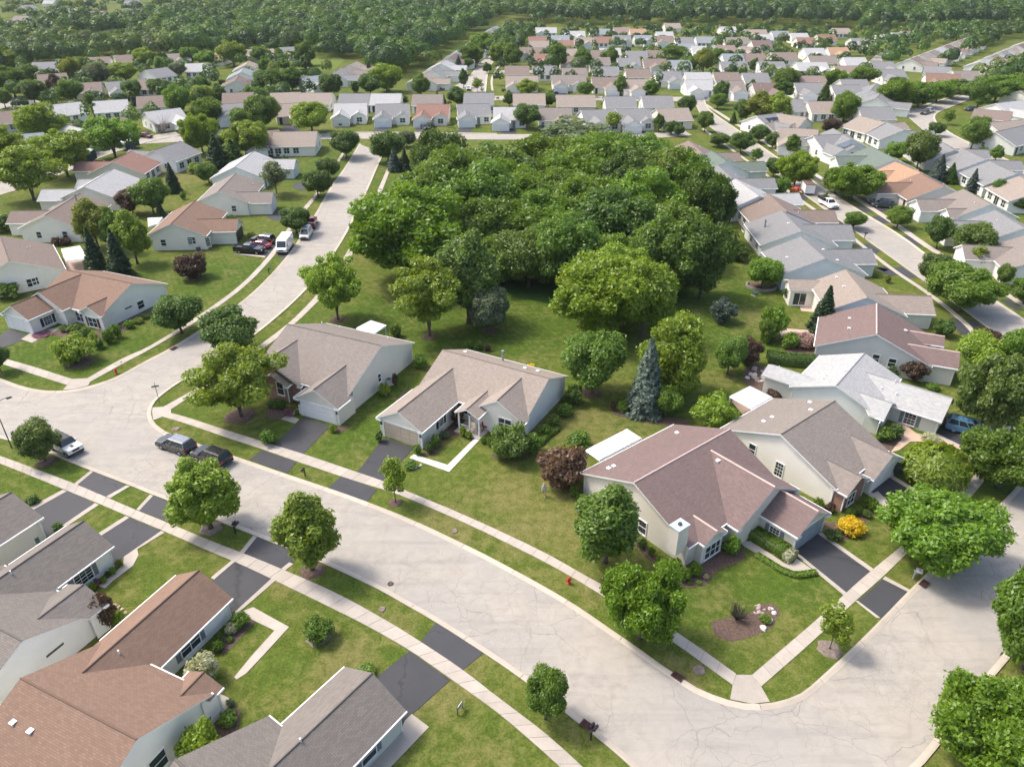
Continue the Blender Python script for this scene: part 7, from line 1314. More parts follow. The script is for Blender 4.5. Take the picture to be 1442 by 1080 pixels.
def trailer(px, py, fx, fy, L, w, h, side, roofm, label, name, cat):
    x, y = P(px, py); a, b = P(fx, fy); e = empty(name, (x, y, .012), atan2(b - y, a - x)); tag(e, label, cat); m = MB(); m.box(-L / 2, L / 2, -w / 2, w / 2, .55, h); ob('body', m.mesh('body', [side]), e)
    r = MB(); r.hexa([(-L / 2 - .05, -w / 2 - .05, h), (L / 2 + .05, -w / 2 - .05, h), (L / 2 + .05, w / 2 + .05, h), (-L / 2 - .05, w / 2 + .05, h)], [(-L / 2 + .1, -w / 2 + .25, h + .16), (L / 2 - .1, -w / 2 + .25, h + .16), (L / 2 - .1, w / 2 - .25, h + .16), (-L / 2 + .1, w / 2 - .25, h + .16)]); ob('roof', r.mesh('roof', [roofm]), e)
    k = MB(); k.box(L / 2, L / 2 + 1.3, -.06, .06, .45, .55); ob('drawbar', k.mesh('drawbar', [BLKP]), e); wm, rm = wheel_meshes(.36)
    for s_ in (-1, 1):
        for wx in (-.5, .5): o = ob('wheel', wm, e, (wx - L * .1, s_ * (w / 2 - .05), .36)); ob('rim', rm, o)
    d = MB(); d.box(-L / 2 - .03, -L / 2, -w / 2 + .1, w / 2 - .1, .6, h - .1); ob('door', d.mesh('door', [WHITEP]), e)
NAVY = plain('navy_cover', (.02, .04, .075), .6, .25)
trailer(121, 232, 137, 223, 9.5, 2.4, 3.0, NAVY, plain('ice_roof', (.62, .70, .72), .5, .05), 'long dark blue covered boat trailer with pale roof by the locust trees', 'boat_trailer', 'trailer'); trailer(184, 210, 194, 207, 5.5, 2.2, 2.4, NAVY, WHITEP, 'small blue and white trailer under the flat spreading locust', 'boat_trailer', 'trailer'); trailer(1136, 272, 1128, 262, 4.8, 2.2, 2.5, WHITEP, plain('rust_roof', (.12, .075, .06), .8), 'white box trailer with brown roof on the right-hand street', 'box_trailer', 'trailer')
e = empty('wood_chipper', (*P(1117, 274), .012), .8); tag(e, 'orange wood chipper standing by the white box trailer', 'machine'); ORG = plain('safety_orange', (.42, .13, .04), .5, .08); ob('body', boxmesh('body', 1.6, 1.1, 1.0, ORG), e, (0, 0, .5)); cm = MB(); cm.tube([(-.6, 0, 1.7), (-.7, 0, 2.3), (-1.5, 0, 2.6)], .17, 8); ob('chute', cm.mesh('chute', [ORG]), e); ob('hopper', boxmesh('hopper', 1.0, 1.5, .8, plain('red_paint', (.42, .03, .025), .5)), e, (1.4, 0, .6))
for s_ in (-1, 1): ob('wheel', wheel_meshes(.33)[0], e, (0, s_ * .72, .33))

# ---------------------------------------------------------------- street furniture
def mailbox(px, py, dx, dy, label, double=False, m=BLKP):
    x, y = P(px, py); a, b = P(px + dx, py + dy); e = empty('mailbox', (x, y, 0), atan2(b - y, a - x)); tag(e, label, 'mailbox', None); p = MB(); p.box(-.05, .05, -.05, .05, 0, 1.05); p.tube([(0, 0, .55), (.32, 0, .95)], .03, 4); ob('post', p.mesh('post', [m]), e)
    q = MB(); q.box(-.15, .55, -.05, .05, 1.0, 1.06); ob('arm', q.mesh('arm', [m]), e)
    def bx(y0):
        k = MB(); pr = [(-.1, 0), (.1, 0), (.1, .13), (.07, .2), (0, .235), (-.07, .2), (-.1, .13)]; k.hexa([(.02, u + y0, 1.07 + z) for u, z in pr], [(.56, u + y0, 1.07 + z) for u, z in pr]); o = ob('letter_box', k.mesh('letter_box', [m]), e); ob('flag', boxmesh('flag', .14, .02, .08, REDL), o, (.3, y0 + .12, 1.25))
    for y0 in ((-.16, .16) if double else (0,)): bx(y0)
SILV = plain('silver_paint', (.45, .47, .49), .4, .08)
mailbox(332, 752, 6, -7, 'black double mailbox by the kerb, right of the bushy bright maple', True); mailbox(430, 671, -6, 7, 'black mailbox between the two asphalt aprons, top side of the street', False); mailbox(832, 1041, 6, -8, 'dark double mailbox beside the lower storm drain', True); mailbox(1285, 815, 9, 3, 'silver double mailbox beside the storm drain, in tree shade', True, SILV); mailbox(379, 386, 6, 2, 'dark mailbox on the strip by the delivery van', False); mailbox(1217, 337, 5, -3, 'black mailbox on the left strip of the right-hand street', True); mailbox(21, 623, 3, -6, 'dark mailbox behind the bronze-green maple', False)
def hydrant(px, py, label, flags=()):
    m = plain('hydrant_red', (.50, .028, .018), .45, .1); e = empty('fire_hydrant', (*P(px, py), 0), .5); tag(e, label, 'hydrant'); b = MB(); b.tube([(0, 0, 0), (0, 0, .05), (0, 0, .06), (0, 0, .55), (0, 0, .6)], [.19, .19, .13, .12, .16], 12); ob('barrel', b.mesh('barrel', [m], True), e); c = MB(); c.tube([(0, 0, .6), (0, 0, .7), (0, 0, .78), (0, 0, .82)], [.16, .14, .07, .04], 12); ob('bonnet', c.mesh('bonnet', [m], True), e)
    for a in (0, 90, 180):
        n = MB(); n.tube([(.08 * cos(radians(a)), .08 * sin(radians(a)), .42), (.24 * cos(radians(a)), .24 * sin(radians(a)), .42)], .07 if a != 90 else .095, 8); ob('nozzle', n.mesh('nozzle', [m]), e)
hydrant(801, 821.5, 'red fire hydrant on the strip, upper side of the curving street'); hydrant(164, 526.5, 'red fire hydrant on the strip by the reddish corner house'); hydrant(1441, 602, 'red fire hydrant cut by the right edge')
for px, py in ((171, 514), (158.5, 528.5), (172, 522)):
    e = empty('marker_flag', (*P(px, py), 0), .4); tag(e, 'small orange marker flag in the grass near the left hydrant', 'flag', 'marker flags around the left hydrant'); ob('stake', boxmesh('stake', .02, .02, .5, GALV), e); ob('cloth', boxmesh('cloth', .18, .02, .14, ORG), e, (.1, 0, .4))
e = empty('street_sign', (*P(225.3, 568.5), 0), radians(20)); tag(e, 'street name sign post with two crossed blades at the road corner', 'street sign'); k = MB(); k.tube([(0, 0, 0), (0, 0, 2.7)], .035, 7); ob('post', k.mesh('post', [DARKV]), e)
GRN = plain('sign_green', (.02, .09, .05), .5)
ob('sign_blade', boxmesh('sign_blade', .9, .03, .2, GRN), e, (0, 0, 2.48)); o = ob('sign_blade', boxmesh('sign_blade', .9, .03, .2, GRN), e, (0, 0, 2.7)); o.rotation_euler = (0, 0, pi / 2)
e = empty('street_lamp', (*P(16.5, 630.5), 0), radians(50)); tag(e, 'slim dark street lamp with a curved arm at the left edge', 'street lamp'); k = MB(); k.tube([(0, 0, 0), (0, 0, .6), (0, 0, 5.6)], [.09, .07, .05], 8); ob('pole', k.mesh('pole', [DARKV]), e); k = MB(); k.tube([(0, 0, 5.4), (.3, 0, 6.0), (1.0, 0, 6.2), (1.5, 0, 6.15)], .04, 6); ob('arm', k.mesh('arm', [DARKV]), e); k = MB(); k.hexa([(1.35, -.14, 6.0), (1.95, -.12, 6.0), (1.95, .12, 6.0), (1.35, .14, 6.0)], [(1.4, -.06, 6.2), (1.85, -.05, 6.16), (1.85, .05, 6.16), (1.4, .06, 6.2)]); ob('lamp_head', k.mesh('lamp_head', [DARKV]), e)
RUSTM = plain('rusty_iron', (.085, .035, .028), .75, .3, 8)
def drain(px, py, qx, qy, label):
    x, y = P(px, py); a, b = P(qx, qy); e = empty('storm_drain', (x, y, .122), atan2(b - y, a - x)); tag(e, label, 'storm drain'); k = MB(); L, w = .95, .62
    for y0 in (-w / 2, w / 2 - .06): k.box(-L / 2, L / 2, y0, y0 + .06, 0, .05)
    for x0 in (-L / 2, -.03, L / 2 - .06): k.box(x0, x0 + .06, -w / 2, w / 2, 0, .05)
    ob('frame', k.mesh('frame', [RUSTM]), e); g = MB(); g.box(-L / 2, L / 2, -w / 2, w / 2, -.01, .004)
    ob('pit', g.mesh('pit', [plain('drain_dark', (.02, .012, .012), .9)]), e)
    for i in range(7): ob('bar', boxmesh('bar', .035, w, .03, RUSTM), e, (-L / 2 + .10 + i * .125, 0, .008))
drain(954, 953.5, 968, 963, 'rust-red storm drain grate in the kerb near the street corner'); drain(826, 1022, 812, 1012, 'rust-red storm drain grate by the dark double mailbox'); drain(1301, 823, 1290, 833, 'rust-red storm drain grate in the kerb by the silver mailbox'); drain(244.5, 491.5, 233, 497.5, 'rusty storm drain grate in the kerb by the reddish corner house')
e = empty('yard_sign', (*P(648, 1002), 0), radians(62)); tag(e, 'small white yard sign with dark frame on the bottom lawn', 'sign'); k = MB()
for s_ in (-1, 1): k.box(s_ * .36 - .03, s_ * .36 + .03, -.03, .03, 0, .95)
ob('frame', k.mesh('frame', [DARKV]), e); k = MB(); k.box(-.33, .33, -.015, .015, .42, .9); k.box(-.26, .26, -.02, -.014, .7, .8, 1); k.box(-.22, .22, -.02, -.014, .54, .62, 1); ob('panel', k.mesh('panel', [WHITEP, DARKV]), e)

# ---------------------------------------------------------------- patio covers, pergola, garden things
def cover(corners, z, label, posts=(0, 1), comb=False, panels=9, name='patio_cover', ph=0.0):
    c = [np.array([*P(px, py, z)]) for px, py in corners]; o = sum(c) / 4; e = empty(name, (*o, 0)); tag(e, label, 'patio cover'); q = [np.array([*(p - o), z]) for p in c]; A, B, C2, D2 = q
    for i in range(panels):
        f0, f1 = i / panels, (i + .93) / panels; p = [A + (B - A) * f0, A + (B - A) * f1, D2 + (C2 - D2) * f1, D2 + (C2 - D2) * f0]
        if comb: p[0] = p[0] + (p[0] - p[3]) * .07; p[1] = p[1] + (p[1] - p[2]) * .07
        k = MB(); k.hexa([tuple(v - np.array([0, 0, .12])) for v in p], [tuple(v) for v in p]); ob('roof_panel', k.mesh('roof_panel', [WHITEP if comb else PANEL]), e)
    k = MB()
    for a, b in ((A, B), (B, C2), (C2, D2), (D2, A)): k.tube([tuple(a - np.array([0, 0, .16])), tuple(b - np.array([0, 0, .16]))], .07, 4)
    ob('beam', k.mesh('beam', [WHITEP]), e)
    for i in posts: k = MB(); p = q[i] * .96; k.box(p[0] - .07, p[0] + .07, p[1] - .07, p[1] + .07, 0, z - .12); ob('post', k.mesh('post', [WHITEP]), e)
def panel_mat():
    m, nt, b = node_mat('weathered_white_panel'); co = coord(nt); n = noise(nt, mapping(nt, co, (1, 1, 1)), 2.2, 5, .7)
    nt.links.new(ramp(nt, n, [(.45, (.74, .74, .72)), (.62, (.50, .50, .47)), (.75, (.68, .68, .66))]), b.inputs['Base Color']); b.inputs['Roughness'].default_value = .5; return m
PANEL = panel_mat()
Y_ = lambda x, y: (800 + x / 4.8, 580 + y / 4.8); X_ = lambda x, y: (860 + x / 6, 480 + y / 6); B_c = lambda x, y: (360 + x / 6, 430 + y / 6)
cover([Y_(120, 255), Y_(400, 112), Y_(500, 175), Y_(215, 322)], 2.6, 'white weathered patio cover behind the mauve corner house', panels=8)
cover([X_(1005, 465), X_(1178, 380), X_(1365, 472), X_(1195, 568)], 2.6, 'bright white patio cover behind the deep taupe house', panels=7)
cover([B_c(1100, 172), B_c(965, 130), B_c(850, 190), B_c(1005, 236)], 2.6, 'white slatted pergola behind the brick-fronted house', posts=(0, 1), comb=True, panels=13, name='pergola')
cover([(112.5, 346), (123, 364), (93, 367), (86, 350.5)], 2.6, 'white patio cover beside the left-edge patio house', posts=(0, 1), panels=6)
cover([(208, 307), (229, 306), (222, 315), (209, 319)], 2.5, 'white patio cover behind the three-car house', panels=5)
tag(sheet('patio', PX((1124, 424), (1142, 428), (1146, 440), (1128, 438)), .03, mat_concrete('pink_pavers', (.50, .37, .31))), kind='structure')
tag(sheet('patio', PX((1098, 462), (1146, 466), (1146, 478), (1100, 474)), .03, MATS['pink_pavers']), kind='structure'); tag(sheet('patio', PX((88, 360), (114, 360), (120, 385), (98, 388)), .03, MATS['pink_pavers']), kind='structure'); tag(sheet('patio', PX((1030, 565), (1056, 552), (1082, 566), (1050, 590)), .03, MATS['sand_pavers']), kind='structure')
def stone(px, py, r, m, label, group=None, flat=.6, seed=0, name='boulder', cat='stone'):
    rr = random.Random(seed + int(px * 7)); k = MB(); n = 8; rings = []
    for a in range(5):
        th = pi * a / 4 ; b = len(k.v); rings.append(b)
        for i in range(n): q = r * rr.uniform(.82, 1.12); k.v.append((q * sin(th) * cos(2 * pi * i / n), q * sin(th) * sin(2 * pi * i / n) * .8, q * cos(th) * flat))
    for a, b in zip(rings[:-1], rings[1:]):
        for i in range(n): k.f.append((a + i, a + (i + 1) % n, b + (i + 1) % n, b + i)); k.m.append(0)
    return tag(ob(name, k.mesh(name, [m]), None, (*P(px, py), r * flat * .35), rr.uniform(0, 3)), label, cat, group)
LIME = plain('limestone', (.62, .60, .56), .8, .12); PINKS = plain('pink_granite', (.42, .33, .31), .8, .2); SAND = plain('sandstone', (.55, .43, .30), .85, .2); DKST = plain('grey_stone', (.27, .25, .23), .85, .2)
for i, (px, py, r) in enumerate([(1074.5, 885, .62), (1084.5, 874.5, .5), (1090, 863, .42), (1087, 857.5, .3)]): stone(px, py, r * .62, LIME, ['largest white boulder, nearest in the kidney-shaped bed', 'white boulder beside the green plants in the kidney-shaped bed', 'white boulder at the upper right of the kidney-shaped bed', 'small white boulder at the top of the kidney-shaped bed'][i], flat=.55)
stone(1079, 872, .55, MATS['leaves_bright'], 'x', flat=.5) if False else None
for i in range(14): stone(1062 + random.uniform(0, 22), 852 + random.uniform(0, 12), random.uniform(.12, .25), PINKS, 'small pinkish stone in the kidney-shaped bed', 'pinkish stones of the kidney-shaped bed')
for i in range(26): stone(1056 + random.uniform(-4, 28), 518 + random.uniform(0, 20), random.uniform(.2, .5), [SAND, PINKS, LIME][i % 3], 'flat garden stone in the stone bed left of the long dark hedge', 'stones of the garden bed', flat=.35)
for i in range(7): stone(571 + i * 3.6, 657 + 3 * sin(i * .55 + .3), .2, LIME, 'white edging stone round the plant ring by the tan-garage drive', 'white edging stones', flat=.6)
for i in range(22): a = pi * (i / 21) * 1.35 - pi * .15; c_ = P(1072, 404); x, y = c_[0] + 2.5 * cos(-a), c_[1] + 2.1 * sin(-a); tag(ob('wall_block', boxmesh('wall_block', .5, .26, .42, DKST), None, (x, y, 0), -a + pi / 2), 'grey block of the curved wall round the ringed tree', 'wall block', 'blocks of the curved tree wall')
for i in range(12): a = i / 11; px, py = 136 + 52 * a, 838 + 30 * a * a - 8 * sin(a * 3); stone(px + 3, py + 16, .2, SAND, 'tan edging stone round the dark reddish small tree, lower left', 'tan edging stones, lower left', flat=.7)
def unit_box(px, py, s, h, m, label, name, cat):
    e = empty(name, (*P(px, py), 0), .5); tag(e, label, cat); ob('cabinet', boxmesh('cabinet', s, s, h, m), e); k = MB(); k.tube([(0, 0, h), (0, 0, h + .03)], s * .4, 12); ob('fan_grille', k.mesh('fan_grille', [DARKV]), e); ob('pad', boxmesh('pad', s + .25, s + .25, .08, WALKC), e)
unit_box(548, 541, .8, .8, plain('ac_grey', (.50, .52, .53), .5), 'round-topped air conditioner beside the yellow-green ball shrub', 'air_conditioner', 'air conditioner'); unit_box(51, 764, .75, .75, plain('ac_green', (.10, .17, .15), .6), 'green air conditioner by the left edge house wall', 'air_conditioner', 'air conditioner'); unit_box(280, 354, .8, .75, DARKV, 'dark air conditioner by the three-car house wall', 'air_conditioner', 'air conditioner'); unit_box(1063, 416, .7, .6, plain('utility_green', (.08, .16, .09), .6), 'green utility box on the back lawn below the ringed tree', 'utility_box', 'utility box')
e = empty('grill', (*P(1127, 428), 0), .3); tag(e, 'black covered grill on the patio by the tan sunroom', 'grill'); ob('body', boxmesh('body', 1.2, .6, .85, BLKP), e, (0, 0, .1)); ob('lid', boxmesh('lid', 1.0, .5, .3, BLKP), e, (0, 0, .95))
for px, py, a, lb, m in ((676, 609, .2, 'cushioned pink porch chair left of the front steps', PINKS), (683, 606, .4, 'red cushioned porch chair right of the front steps', REDL), (294, 1016, 2.0, 'black metal bench on the porch at the bottom', BLKP)):
    e = empty('bench' if m is BLKP else 'porch_chair', (*P(px, py), .15), a); tag(e, lb, 'bench' if m is BLKP else 'chair'); w = 1.3 if m is BLKP else .6
    ob('seat', boxmesh('seat', w, .5, .1, m), e, (0, 0, .4)); ob('backrest', boxmesh('backrest', w, .08, .5, m), e, (0, .25, .5))
    for sx in (-1, 1):
        for sy in (-1, 1): ob('leg', boxmesh('leg', .05, .05, .4, DARKV), e, (sx * (w / 2 - .05), sy * .2, 0))
e = empty('patio_table', (*P(1034, 310), 0)); tag(e, 'white round patio table by the brown west-row house', 'table'); k = MB(); k.tube([(0, 0, .72), (0, 0, .76)], .75, 16); ob('tabletop', k.mesh('tabletop', [WHITEP]), e); ob('leg', boxmesh('leg', .1, .1, .72, WHITEP), e)
# porch of the tan-garage house, and the corner post of the nearest house
def local(Hs, px, py, z=0):
    x, y = P(px, py, z); c, n = cos(-Hs.phi), sin(-Hs.phi); dx, dy = x - Hs.x, y - Hs.y; return dx * c - dy * n, dx * n + dy * c
px0 = -mid_h.wings[2]['v']; u_ = mid_h.wings[2]['u']
ob('porch_floor', boxmesh('porch_floor', 3.6, 3.4, .16, WALKC), mid_h.e, (u_, px0 + 1.6, 0))
for du in (-1.4, .1, 1.4): ob('porch_post', boxmesh('porch_post', .16, .16, 2.55, WHITEP), mid_h.e, (u_ + du, px0 + .5, .1))
k = MB()
for du in np.arange(-1.3, -.1, .16): k.box(du - .02, du + .02, -.02, .02, 0, .85)
k.box(-1.4, .1, -.03, .03, .85, .92); ob('porch_rail', k.mesh('porch_rail', [WHITEP]), mid_h.e, (u_, px0 + .5, .16))
w_ = near_h.wings[1]; ob('porch_post', boxmesh('porch_post', .24, .24, 2.3, WHITEP), near_h.e, (w_['u'] - 1.2, -w_['v'] + .35, .05)); ob('porch_floor', boxmesh('porch_floor', 3.2, 2.4, .12, WALKC), near_h.e, (w_['u'], -w_['v'] + .6, 0))

# ---------------------------------------------------------------- the person crossing the lawn
def person(px, py, face, label):
    e = empty('person', (*P(px, py), 0), face); tag(e, label, 'person')
    J_ = [(0, 0, .96, .125), (0, 0, 1.12, .125), (0, 0, 1.30, .15), (0, .01, 1.45, .085), (0, .02, 1.53, .055), (0, .03, 1.62, .085), (0, .035, 1.72, .09),
          (-.10, .02, .90, .10), (-.11, .16, .50, .062), (-.11, .12, .10, .045), (-.11, .26, .05, .04), (.10, -.02, .90, .10), (.11, -.10, .50, .062), (.11, -.30, .14, .045), (.11, -.19, .05, .04),
          (-.19, 0, 1.40, .062), (-.25, -.10, 1.14, .046), (-.24, .04, .92, .036), (-.24, .09, .84, .03), (.19, 0, 1.40, .062), (.25, .10, 1.14, .046), (.24, .26, .96, .036), (.24, .32, .90, .03)]
    E2 = [(0, 1), (1, 2), (2, 3), (3, 4), (4, 5), (5, 6), (0, 7), (7, 8), (8, 9), (9, 10), (0, 11), (11, 12), (12, 13), (13, 14), (2, 15), (15, 16), (16, 17), (17, 18), (2, 19), (19, 20), (20, 21), (21, 22)]
    for bx, by, bz, sg in ((-.24, .09, .84, -1), (.24, .32, .90, 1)):
        root = len(J_) - 0
        hand = 18 if sg < 0 else 22
        for f in range(5):
            ox = (f - 2) * .017; L = (.05, .078, .085, .078, .06)[f]; i = len(J_)
            J_.append((bx + (.028 if f == 0 else 0) * -sg, by + ox + .01, bz - L * .5, .011)); J_.append((bx + (.03 if f == 0 else .012) * -sg, by + ox + .018, bz - L, .009)); E2 += [(hand, i), (i, i + 1)]
    me = bpy.data.meshes.new('body'); me.from_pydata([q[:3] for q in J_], E2, []); o = bpy.data.objects.new('body', me); COL.objects.link(o)
    sk = o.modifiers.new('skin', 'SKIN'); sv = me.skin_vertices[0].data
    for i, q in enumerate(J_): sv[i].radius = (q[3], q[3] * (.75 if i < 3 else 1))
    sv[0].use_root = True; sub = o.modifiers.new('sub', 'SUBSURF'); sub.levels = 1
    bpy.context.view_layer.update(); dg = bpy.context.evaluated_depsgraph_get(); me2 = bpy.data.meshes.new_from_object(o.evaluated_get(dg)); o.modifiers.clear(); o.data = me2; o.parent = e
    me2.materials.clear()
    for m in (plain('skin', (.42, .25, .18), .6), plain('shirt_blue', (.30, .42, .52), .8), plain('khaki_shorts', (.36, .30, .21), .8), plain('shoe', (.55, .54, .52), .6)): me2.materials.append(m)
    for p in me2.polygons:
        c = p.center; p.material_index = 3 if c[2] < .09 else 0 if c[2] < .50 else 2 if (c[2] < .97 and abs(c[0]) < .2) else 1 if (c[2] < 1.47 and (abs(c[0]) < .2 or c[2] > 1.16)) else 0
        p.use_smooth = True
    h = MB(); h.tube([(0, .035, 1.70), (0, .035, 1.78), (0, .035, 1.83)], [.105, .095, .03], 10); h.tube([(0, .05, 1.705), (0, .05, 1.72)], [.15, .14], 10); ob('hat', h.mesh('hat', [plain('hat_coral', (.58, .22, .15), .8)], True), e)
    f = MB(); f.box(-.035, -.02, .118, .126, 1.665, 1.68); f.box(.02, .035, .118, .126, 1.665, 1.68); f.box(-.012, .012, .115, .140, 1.625, 1.66); f.box(-.03, .03, .112, .12, 1.585, 1.595); ob('face', f.mesh('face', [plain('face_dark', (.16, .08, .06), .6)]), e)
person(766, 699, radians(170), 'person in light blue shirt, khaki shorts and coral hat walking across the lawn')
# ---------------------------------------------------------------- woods and the countless far trees, one mass each
def inside(p, poly):
    x, y = p; r = False; n = len(poly); j = n - 1
    for i in range(n):
        xi, yi = poly[i]; xj, yj = poly[j]
        if (yi > y) != (yj > y) and x < (xj - xi) * (y - yi) / (yj - yi) + xi: r = not r
        j = i
    return r
FCOL = ['leaves_wood_a', 'leaves_wood_b', 'leaves_wood_c', 'leaves_wood_d', 'leaves_wood_a', 'leaves_wood_e', 'leaves_wood_f']
def mass(name, pts, seed, mats=FCOL, weights=None, shrubby=False):
    """every tree of the mass is a crown of leaf clumps; pts = (x, y, radius, height)"""
    rng = np.random.default_rng(seed); V, Q, MI = [], [], []; off = 0
    for (x, y, r, h) in pts:
        d = sqrt(x * x + y * y + HC * HC); px = r * 2 * 738 / d; n = int(np.clip(px * px * 1.1, 60, 560)); size = r / sqrt(n) * 2.3
        u = unit(rng.normal(size=(n, 3))); u[:, 2] = np.abs(u[:, 2]) * 1.0 - .12; u = unit(u)
        lob = unit(rng.normal(size=(9, 3))); lob[:, 2] = np.abs(lob[:, 2]); w = np.max(u @ lob.T, 1); near_l = lob[np.argmax(u @ lob.T, 1)]
        rad = .66 + .36 * np.clip((w - .6) / .4, 0, 1) + rng.normal(size=n) * .03; hz = h * .52
        pos = u * rad[:, None] * np.array([r, r, hz]) + np.array([x, y, h - hz])
        nr = unit(u * 1.0 + (u - near_l * .8) * .5 + rng.normal(size=(n, 3)) * .16); v, q = leaf_quads(pos, nr, size, rng, 1.0)
        w_ = None
        if weights is not None:
            # stands of one kind: darker and paler parts of the wood
            k_ = .5 + .5 * sin(x * .021 + 1.7 * sin(y * .013)) * cos(y * .017 + x * .006); w_ = np.array(weights, float); w_[2] *= .3 + 2.2 * (1 - k_); w_[3:] *= .4 + 2.0 * k_; w_ /= w_.sum()
        V.append(v); Q.append(q + off); off += len(v); MI.append(np.full(n, rng.choice(len(mats), p=w_)))
    return tag(ob(name, np_mesh(name, np.concatenate(V), np.concatenate(Q), [MATS[m] for m in mats], np.concatenate(MI))), kind='stuff')
def fill(poly_px, spacing, seed, rr=(3.5, 6.0), hh=(9, 14), keep=1.0, ymax=1300, avoid=None):
    rng = random.Random(seed); poly = PX(*poly_px); xs = [p[0] for p in poly]; ys = [p[1] for p in poly]; out = []
    y = min(ys)
    while y < min(max(ys), ymax):
        s = spacing * (1 + max(0, y - 500) / 900); x = min(xs)
        while x < max(xs):
            p = (x + rng.uniform(-.45, .45) * s, y + rng.uniform(-.45, .45) * s)
            if rng.random() < keep and inside(p, poly) and abs(p[0]) < p[1] * .80 + 40 and not (avoid and avoid(p)):
                r = rng.uniform(*rr); out.append((*p, r, rng.uniform(*hh)))
            x += s
        y += s
    return out
def near_house(p, d=11):
    return any((h.x - p[0]) ** 2 + (h.y - p[1]) ** 2 < d * d for h in HOUSES)
wood_l = fill([(238, 82), (232, 56), (160, 52), (165, 42), (240, 26), (330, 14), (420, 3), (705, 3), (735, 22), (700, 28), (686, 43), (656, 57), (622, 78), (600, 97), (565, 112), (520, 100), (490, 84), (455, 84), (438, 78), (400, 73), (345, 76), (300, 80), (260, 82)], 8.2, 1, (3.6, 7.8), (7, 15), avoid=lambda p: near_house(p, 9))
tag_ = mass('woods', wood_l, 1, weights=[.30, .26, .26, .08, .05, .03, .02])
strip_l = fill([(-60, 112), (-60, 58), (30, 50), (75, 48), (100, 54), (104, 66), (150, 72), (180, 62), (235, 56), (240, 84), (200, 82), (165, 84), (120, 86), (85, 92), (40, 100)], 7.4, 2, (4.2, 6.2), (8, 12), avoid=lambda p: near_house(p, 10))
mass('wood_strip', strip_l, 2, weights=[.22, .22, .12, .12, .16, .08, .08])
dark_l = fill([(60, 52), (60, 40), (120, 34), (150, 40), (175, 44), (230, 34), (235, 50), (165, 52), (120, 56)], 8, 3, (4, 6.5), (10, 14), avoid=lambda p: near_house(p, 9)); mass('dark_wood_edge', dark_l, 3, weights=[.15, .2, .6, .05, 0, 0, 0])
settle = fill([(-80, 50), (-80, 2), (260, 2), (240, 26), (160, 42), (60, 44)], 15, 4, (3.5, 6), (6, 10), .55, avoid=lambda p: near_house(p, 10)); mass('settlement_trees', settle, 4, weights=[.2, .3, .15, .1, .1, .1, .05])
wood_r = fill([(700, 28), (735, 24), (760, 3), (1500, 1.5), (1520, 38), (1442, 40), (1380, 40), (1300, 43), (1280, 45), (1200, 42), (1140, 40), (1000, 37), (900, 36), (800, 37)], 9.0, 5, (5, 7.5), (12, 16), ymax=1250, avoid=lambda p: near_house(p, 10) or (p[0] > 380 and p[1] > 790 and 1218 < proj(p[0], p[1], 0)[0] < 1345)); mass('far_woods', wood_r, 5, weights=[.28, .24, .36, .08, .04, 0, 0])
gap_r = fill([(1205, 62), (1290, 48), (1380, 44), (1400, 58), (1372, 78), (1300, 95), (1262, 92), (1240, 100), (1225, 92)], 8.5, 21, (2.4, 4.6), (5, 9), .7, avoid=lambda p: near_house(p, 9)); mass('garden_trees', gap_r, 21, weights=[.2, .3, .2, .1, .12, .04, .04])
bank_r = fill([(1285, 47), (1340, 44), (1372, 47), (1330, 52), (1290, 58), (1262, 66), (1255, 60)], 6.5, 6, (2.8, 4.2), (6, 9), avoid=lambda p: near_house(p, 9)); mass('tree_bank', bank_r, 6, weights=[.2, .2, .1, .1, .25, .05, .1])
bank2 = fill([(1350, 60), (1372, 50), (1500, 34), (1500, 50), (1440, 52), (1400, 62), (1372, 78), (1350, 86), (1336, 100), (1318, 92)], 7, 7, (3, 4.5), (6, 10), avoid=lambda p: near_house(p, 10)); mass('tree_belt', bank2, 7, weights=[.2, .25, .15, .1, .15, .05, .1])
bank3 = fill([(1362, 122), (1376, 108), (1400, 92), (1442, 86), (1500, 84), (1500, 112), (1442, 116), (1400, 124)], 6.5, 8, (2.5, 4), (5, 8), .85, avoid=lambda p: near_house(p, 10)); mass('garden_belt', bank3, 8, weights=[.2, .25, .15, .1, .15, .05, .1])
bank4 = fill([(690, 60), (712, 50), (742, 46), (748, 62), (735, 66), (730, 88), (708, 92), (690, 88)], 6, 9, (2.8, 4.2), (6, 10), avoid=lambda p: near_house(p, 9)); mass('avenue_trees', bank4, 9, weights=[.2, .25, .05, .1, .3, .05, .05])
edge = fill([(735, 34), (800, 33), (900, 32), (1000, 33), (1130, 36), (1280, 44), (1280, 48), (1130, 42), (1000, 38), (900, 38), (800, 36), (740, 42)], 11, 10, (3, 4.5), (7, 10), .65, avoid=lambda p: near_house(p, 9)); mass('wood_edge_trees', edge, 10, weights=[.25, .3, .2, .1, .1, .05, 0])
scatter = fill([(700, 62), (735, 44), (1130, 46), (1270, 50), (1262, 66), (1235, 92), (1200, 120), (1120, 132), (960, 130), (820, 128), (700, 128)], 9.5, 11, (1.8, 3.8), (4, 8.5), .68, avoid=lambda p: near_house(p, 9.5)); mass('garden_trees', scatter, 11, weights=[.15, .35, .2, .1, .12, .05, .03])
sc2 = fill([(-60, 150), (-60, 100), (60, 92), (240, 76), (420, 72), (470, 104), (470, 140), (360, 178), (250, 150), (200, 185), (60, 215), (-60, 250)], 9.5, 12, (1.8, 4.0), (3.5, 8), .66, avoid=lambda p: near_house(p, 9.5)); mass('garden_trees', sc2, 12, weights=[.15, .3, .2, .1, .15, .05, .05])
